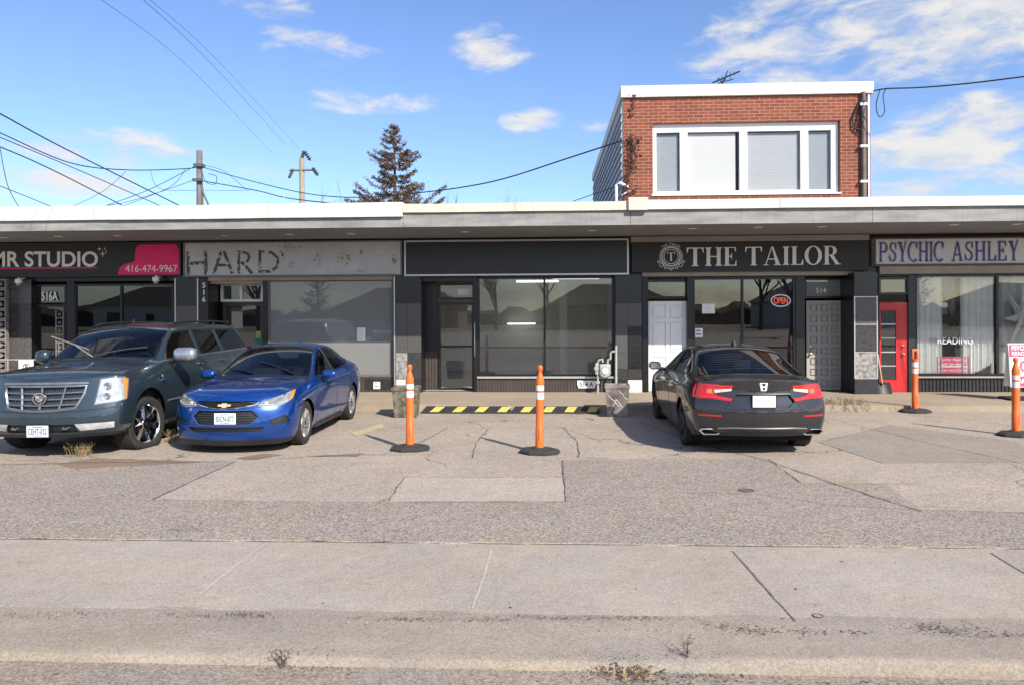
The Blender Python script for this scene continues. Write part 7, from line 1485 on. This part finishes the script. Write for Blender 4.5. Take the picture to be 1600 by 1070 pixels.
# ------------------------------------------------------------------ big slate blue SUV
def big_suv(x, y, rz):
    root = thing('parked_car', 'big slate blue SUV with a chrome egg crate grille and a flat front tyre', 'car', (x, y, 0), rz, 'cars parked in front of the shops')
    W = 1.0; pt = paint('slate_blue_paint', (.030, .050, .066), .45, .28)
    S = [dict(x=2.50, c=.26, dx=[-.05, .02, .03, -.055, -.12, -.10, -.09, -.085], R=[(.86, .30), (.94, .42), (.965, .62), (.95, .84), (.90, 1.095), (.62, 1.095), (.32, 1.09), (0, 1.09)]),
         dict(x=2.28, c=.14, R=[(.90, .30), (.995, .44), (1.015, .66), (.995, .92), (.925, 1.15), (.66, 1.165), (.33, 1.18), (0, 1.185)]),
         dict(x=1.90, c=.04, R=[(.92, .31), (1.0, .45), (1.02, .68), (1.005, .95), (.935, 1.18), (.68, 1.205), (.34, 1.225), (0, 1.23)]),
         dict(x=1.47, c=.0, R=[(.92, .32), (1.005, .46), (1.025, .70), (1.01, .98), (.94, 1.205), (.70, 1.23), (.35, 1.25), (0, 1.255)]),
         dict(x=1.12, c=.16, R=[(.92, .32), (1.0, .46), (1.015, .70), (1.005, .99), (.945, 1.225), (.86, 1.25), (.43, 1.285), (0, 1.295)]),
         dict(x=.76, c=.13, R=[(.92, .32), (1.0, .46), (1.015, .70), (1.005, 1.0), (.955, 1.235), (.805, 1.49), (.42, 1.535), (0, 1.55)]),
         dict(x=.36, c=.10, R=[(.92, .32), (1.0, .46), (1.015, .70), (1.005, 1.0), (.96, 1.24), (.745, 1.75), (.40, 1.80), (0, 1.815)]),
         dict(x=-.4, c=.0, R=[(.92, .32), (1.0, .46), (1.015, .70), (1.005, 1.0), (.96, 1.25), (.735, 1.785), (.39, 1.835), (0, 1.845)]),
         dict(x=-1.6, c=.0, R=[(.92, .32), (1.0, .46), (1.02, .70), (1.01, 1.0), (.96, 1.255), (.73, 1.775), (.39, 1.825), (0, 1.835)]),
         dict(x=-2.35, c=-.05, R=[(.91, .34), (.99, .48), (1.01, .71), (1.0, 1.0), (.95, 1.255), (.725, 1.74), (.38, 1.785), (0, 1.795)]),
         dict(x=-2.62, c=-.12, R=[(.88, .40), (.96, .52), (.98, .72), (.97, 1.0), (.925, 1.24), (.71, 1.68), (.37, 1.72), (0, 1.73)])]
    sh = Shell(S, W, {'row': [(4, 4, 9, .6), (5, 4, 9, .5), (4, 0, 4, .8), (3, 1, 9, .3), (1, 0, 10, .5)], 'st': [(0, 4, 7, .9), (4, 5, 7, .5), (9, 4, 7, .4)]})
    fr, sd = AX['front'], AX['side']; d45 = diag(35); XF, XR = 1.473, -1.473
    arch = lambda xx: [(xx+.465*math.cos(a*PI/14), .42+.465*math.sin(a*PI/14)) for a in range(-2, 17)]+[(xx-.5, .05), (xx+.5, .05)]
    for i, xx in enumerate((XF, XR)): sh.both(arch(xx), sd, 90+i*2, thr=.2)
    ws = [(-.83, 1.29), (-.4, 1.315), (0, 1.32), (.4, 1.315), (.83, 1.29), (.80, 1.42), (.715, 1.685), (.66, 1.71), (.3, 1.75), (0, 1.76), (-.3, 1.75), (-.66, 1.71), (-.715, 1.685), (-.80, 1.42)]
    sh.knife(ws, fr, 1, thr=.2, cond=lambda c: .1 < c.x < 1.25)
    w1 = [(.86, 1.275), (.50, 1.56), (.34, 1.655), (.24, 1.68), (-.22, 1.69), (-.24, 1.295)]; w2 = [(-.36, 1.295), (-.34, 1.69), (-1.12, 1.685), (-1.15, 1.30)]; w3 = [(-1.30, 1.305), (-1.27, 1.685), (-2.15, 1.665), (-2.42, 1.34), (-2.40, 1.315)]
    for i, p in enumerate((w1, w2, w3)): sh.both(p, sd, 3+i, thr=.12)
    sh.both([(1.0, .40), (1.0, 1.0), (.90, 1.235), (-.29, 1.265), (-.29, .40)], sd, 10, thr=.3, over=False); sh.both([(-.29, .40), (-.29, 1.265), (-1.22, 1.28), (-1.22, .95), (-1.0, .62), (-.96, .40)], sd, 12, thr=.3, over=False)
    hl = [(2.32, .675, .735), (2.22, .86, .755), (2.08, 1.0, .785), (2.02, 1.0, 1.06), (2.08, .985, 1.095), (2.20, .86, 1.105), (2.27, .745, 1.085)]
    sh.both(hl, d45, 20, thr=.05, cond=lambda c: c.x > 1.8); sh.both([(2.085, .985, .778), (2.06, 1.0, .79), (2.0, 1.0, 1.06), (2.06, .985, 1.09), (2.085, .975, 1.09)], d45, 22, thr=.05, cond=lambda c: c.x > 1.8)
    m_gchrome = M('grille_chrome', (.20, .225, .24), .25, metal=.75)
    gr = [(-.575, 1.0), (.575, 1.0), (.56, .90), (.475, .705), (.25, .675), (0, .665), (-.25, .675), (-.475, .705), (-.56, .90)]; sh.knife(gr, fr, 30, thr=.05, cond=lambda c: c.x > 1.9)
    sh.both([(.47, .485), (.93, .495), (.92, .41), (.53, .385)], fr, 31, thr=.05, cond=lambda c: c.x > 1.9)
    sh.knife([(-.47, .48), (.47, .48), (.50, .37), (-.50, .37)], fr, 32, thr=.05, cond=lambda c: c.x > 1.9)
    sh.knife([(-1.0, .345), (1.0, .345), (1.0, .1), (-1.0, .1)], fr, 35, thr=-.6, cond=lambda c: c.x > 1.98)
    sh.extract(0).build('body', pt, root, local=True, smooth=38); sh.extract(1, .004).build('windscreen', m_wsgl, root, local=True, smooth=60)
    for k in (0, 100):
        ax = sd if k == 0 else mir(sd); q_ = 1 if k == 0 else -1; axd = d45 if k == 0 else mir(d45); axf = fr if k == 0 else mir(fr)
        for r, wn, ph in ((10, 3, [(-.08, 1.13), (-.27, 1.13)]), (12, 4, [(-.98, 1.14), (-1.17, 1.14)])):
            d = sh.extract(r+k).build('door', pt, root, local=True, smooth=38); sh.extract(wn+k, .004).build('window', m_cargl2, d, local=True, smooth=60); handle_part(sh, d, ph, ax, m_chrome, .017)
        sh.extract(5+k, .004).build('quarter_window', m_cargl2, root, local=True, smooth=60)
        h = sh.extract(20+k, .004, rim=True).build('headlight', [m_lens, m_bkpl], root, local=True, smooth=60); sh.extract(22+k, .0).build('turn_lens', m_amber, h, local=True, smooth=60)
        for py_, pz, rr_ in ((.80, .98, .055), (.79, .845, .05)):
            p = sh.hit(*sh.uv([(2.2, py_, pz)], axd)[0], axd, -.004); mb = MB(); mb.lathe([(0, .006), (rr_*.6, .012), (rr_*.75, .022), (rr_, .018), (rr_, 0)], p, 'x', 20); mb.build('lamp_reflector', m_chrome, h, local=True, smooth=50)
        mb = MB(); P3 = [(v[0], v[1], v[2]) for v in hl]; sh.line(mb, P3, axd, r=.008, off=.0, closed=True); mb.build('chrome_trim', m_dchrome, root, local=True, smooth=60)
        f = sh.extract(31+k, .006, fr[0], rim=True).build('fog_light', [m_lens, m_bkpl], root, local=True, smooth=60)
        mb = MB(); sh.line(mb, [(.94, .63), (-1.0, .63)], ax, r=.02, off=.002); mb.build('side_moulding', m_dchrome, root, local=True, smooth=60)
        mb = MB(); sh.line(mb, [(.90, 1.245), (-.29, 1.272), (-1.22, 1.285), (-2.42, 1.30)], ax, r=.012, off=.001); mb.build('belt_trim', m_dchrome, root, local=True, smooth=60)
        for p_ in ([(-.30, 1.29), (-.275, 1.69)], [(-1.225, 1.30), (-1.195, 1.69)]): mb = MB(); sh.line(mb, p_, ax, r=.03, off=-.016); mb.build('door_pillar', pt, root, local=True, smooth=60)
        mb = MB(); sh.line(mb, [(1.20, .99), (1.10, 1.005), (1.07, 1.0)], ax, r=.016, off=.003); sh.line(mb, [(1.08, 1.05), (1.06, .93), (1.02, .93)], ax, r=.012, off=.003); mb.build('fender_vent', m_chrome, root, local=True, smooth=60)
        mb = MB(); sh.line(mb, [(.86, 1.27), (.50, 1.575), (.34, 1.67), (.22, 1.70), (-1.2, 1.705), (-2.18, 1.685)], ax, r=.011, off=.0); mb.build('window_seal', m_bkpl, root, local=True, smooth=60)
        mb = MB(); y_ = q_*.62; P = [(.15, y_*1.03, 1.79), (.02, y_*1.02, 1.825), (-.4, y_, 1.848), (-1.7, y_, 1.842), (-2.2, y_, 1.81), (-2.3, y_, 1.75)]; mb.tube(P, .018, 8); 
        for xx in (-.55, -1.55): mb.tube([(xx, y_, 1.78), (xx, y_, 1.84)], .018, 6)
        mb.build('roof_rail', m_bkpl, root, local=True, smooth=50)
        mb = MB(); mb.box(-1.0, 1.0, q_*.86, q_*1.02, .27, .33, .02); mb.build('running_board', m_bkpl, root, local=True)
        mirror(root, (.80, q_*(1.23 if q_ > 0 else 1.09), 1.335), q_, .37 if q_ > 0 else .24, .22, .19, M('mirror_chrome', (.5, .51, .53), .22, metal=.8) if q_ > 0 else pt, pt)
    place_letters(text_chars('HYBRID AWD', .01), .95, .50, .685, .715, lambda u, v, d: sh.hit(u, v, sd, .001+d), root, m_dchrome, 'side_badge', .004, single=True)
    g = sh.extract(30, .05, fr[0], rim=True).build('grille', [m_bkpl, m_dchrome], root, local=True)
    def gw(z): return .575 if z > .9 else .475+(z-.705)/.195*.085
    for z in (.755, .835, .915): mb = MB(); w_ = gw(z)-.012; sh.line(mb, [(-w_, z), (-w_*.5, z-.008), (0, z-.012), (w_*.5, z-.008), (w_, z)], fr, r=.016, off=-.012); mb.build('grille_bar', m_gchrome, g, local=True, smooth=60)
    for yb in (-.29, 0.0, .29): mb = MB(); sh.line(mb, [(yb*1.08, .985), (yb*.9, .69)], fr, r=.016, off=-.012); mb.build('grille_bar', m_gchrome, g, local=True, smooth=60)
    mb = MB()
    for k in range(-22, 23):
        yb = k*.0255; z0 = .68+abs(yb)*.07; 
        if abs(yb) < gw(.72)+.06: mb.tube([sh.hit(yb, z0+.015, fr, -.04), sh.hit(yb*1.04, .98, fr, -.04)], .0045, 4)
    mb.build('grille_mesh', m_gchrome, g, local=True)
    mb = MB(); sh.line(mb, gr, fr, r=.020, off=.0, closed=True); mb.build('grille_surround', m_dchrome, root, local=True, smooth=60)
    mb = MB(); sh.line(mb, [(-.60, 1.035), (0, 1.04), (.60, 1.035)], fr, r=.024, off=-.006); mb.build('hood_strip', m_dchrome, root, local=True, smooth=60)
    c = sh.hit(0, .835, fr, .012); mb = MB(); n = 28
    mb.tube([(c.x+.012, .088*math.cos(2*PI*k/n), c.z+.075*math.sin(2*PI*k/n)) for k in range(n)], .014, 6, closed=True); mb.build('emblem_wreath', m_chrome, root, local=True, smooth=60)
    SHD = [(-.055, .045), (.055, .045), (.055, -.01), (.03, -.04), (0, -.052), (-.03, -.04), (-.055, -.01)]; em = MB().prism([(c.x, u, c.z+v) for u, v in SHD], (.02, 0, 0)).build('emblem', M('crest_silver', (.4, .4, .42), .3, metal=.7), root, local=True)
    for (u0, u1, v0, v1, cc) in ((-.05, 0, .005, .04, (.30, .29, .26)), (0.004, .05, .005, .04, (.16, .12, .12)), (-.048, 0, -.03, .0, (.12, .13, .17)), (.004, .048, -.03, 0, (.30, .29, .26))): MB().box(c.x+.0205, c.x+.0225, u0, u1, c.z+v0, c.z+v1).build('crest_field', M('crest_colour', cc, .4), em, local=True)
    low = sh.extract(32, .03, fr[0], rim=True).build('lower_intake', [m_bkpl, m_bkpl], root, local=True); sh.extract(35, 0).build('chin_valance', m_bkpl, root, local=True)
    for q_ in (-1, 1): mb = MB(); xx = sh.hit(q_*.36, .43, fr, 0).x; mb.tube([(xx-.02, q_*.32, .44), (xx+.02, q_*.33, .425), (xx+.02, q_*.39, .425), (xx-.02, q_*.40, .44)], .014, 6); mb.build('tow_hook', m_dchrome, low, local=True, smooth=60)
    px_ = sh.hit(0, .42, fr, 0).x; plate(root, (px_+.02, 0, .40), 0, 'CEHT-032', frame=m_bkpl)
    mb = MB(); sh.lineb(mb, [(1.01, .40), (1.01, 1.0), (.91, 1.24)], sd); sh.lineb(mb, [(-.29, .38), (-.29, 1.28)], sd); sh.lineb(mb, [(-.96, .40), (-1.0, .62), (-1.22, .95), (-1.22, 1.28)], sd); sh.lineb(mb, [(1.01, .42), (-.96, .42)], sd); sh.lineb(mb, [(2.33, .70), (1.93, .715), (1.92, .68)], sd)
    sh.lineb(mb, [(2.27, .62), (2.1, .80), (1.6, .83), (1.0, .845)], AX['top'], r=.005); sh.line(mb, [(.97, -.88), (1.10, -.45), (1.13, 0), (1.10, .45), (.97, .88)], AX['top'], r=.014, off=-.003); sh.line(mb, [(-.95, .69), (-.5, .655), (0, .645), (.5, .655), (.95, .69)], fr, r=.005); mb.build('panel_seam', m_gap, root, local=True, smooth=60)
    mb = MB(); sh.line(mb, ws, fr, r=.013, off=-.004, closed=True); mb.build('windscreen_seal', m_bkpl, root, local=True, smooth=60)
    t_ = AX['top']; mb = MB(); q = [sh.hit(1.06+(.80-1.06)*t, -.10+(.62+.10)*t, t_, .022) for t in (0, .3, .6, 1)]; mb.tube(q, .012, 5); mb.build('wiper', m_bkpl, root, local=True, smooth=60)
    b0 = sh.hit(1.08, -.10, t_, .02); tip = Vector((1.30, -.62, 1.66)); mid = b0.lerp(tip, .45)+Vector((0, 0, .05)); mb = MB(); mb.tube([b0, mid, tip], [.012, .010, .007], 6); mb.box(-.01, .01, -.30, .30, -.008, .008, rot=None); 
    mb = MB(); mb.tube([b0, mid], .011, 6); dd = (tip-mid).normalized(); mb.tube([mid-dd*.22, mid, tip], .013, 6); mb.build('raised_wiper', M('faded_grey_rubber', (.16, .15, .14), .6), root, local=True, smooth=60)
    mb = MB(); mb.tube([(.12, .0, 1.81), (.08, .0, 1.90)], .012, 6); mb.build('roof_aerial', m_bkpl, root, local=True)
    wells(root, (XF, XR), .475, W, zc=.42); MB().box(-2.3, 2.1, -.75, .75, .26, .36).build('underbody', m_gap, root, local=True)
    cabin(root, -2.4, 1.2, .72, .90, .55, 1.24, [(-.15, [(.42, .58), (-.42, .58)], .60), (-1.15, [(.42, .58), (-.42, .58)], .55)], 1.2, wheel_y=.42)
    mb = MB(); mb.box(.40, .43, -.12, .12, 1.60, 1.66, .01); mb.build('rear_view_mirror', m_bkpl, root, local=True)
    first = add_wheels(root, (XF, XR), .985, .405, .285, .285, 7, m_chrome, 'wide', steer=-.16)
    # the flat tyre on the driver's side front
    to = first[0]; me = to.data.copy(); to.data = me; e = to.parent
    for v in me.vertices:
        h = .405-.062
        if v.co.z < -h: f = min(1, (-h-v.co.z)/.06); v.co.z = -h-.0; v.co.y *= 1+.22*f
        elif v.co.z < -.20: f = (-.20-v.co.z)/.14; v.co.y *= 1+.20*max(0, min(1, f))
    e.location.z = .405-.060; e.rotation_euler.y = 0
    root.rotation_euler = (.012, 0, rz)
    return root
# ================================================================== park the cars
blue_sedan(-4.57, 12.64, -PI/2)
dark_sedan(2.93, 12.78, PI/2)
big_suv(-6.95, 12.42, -PI/2)
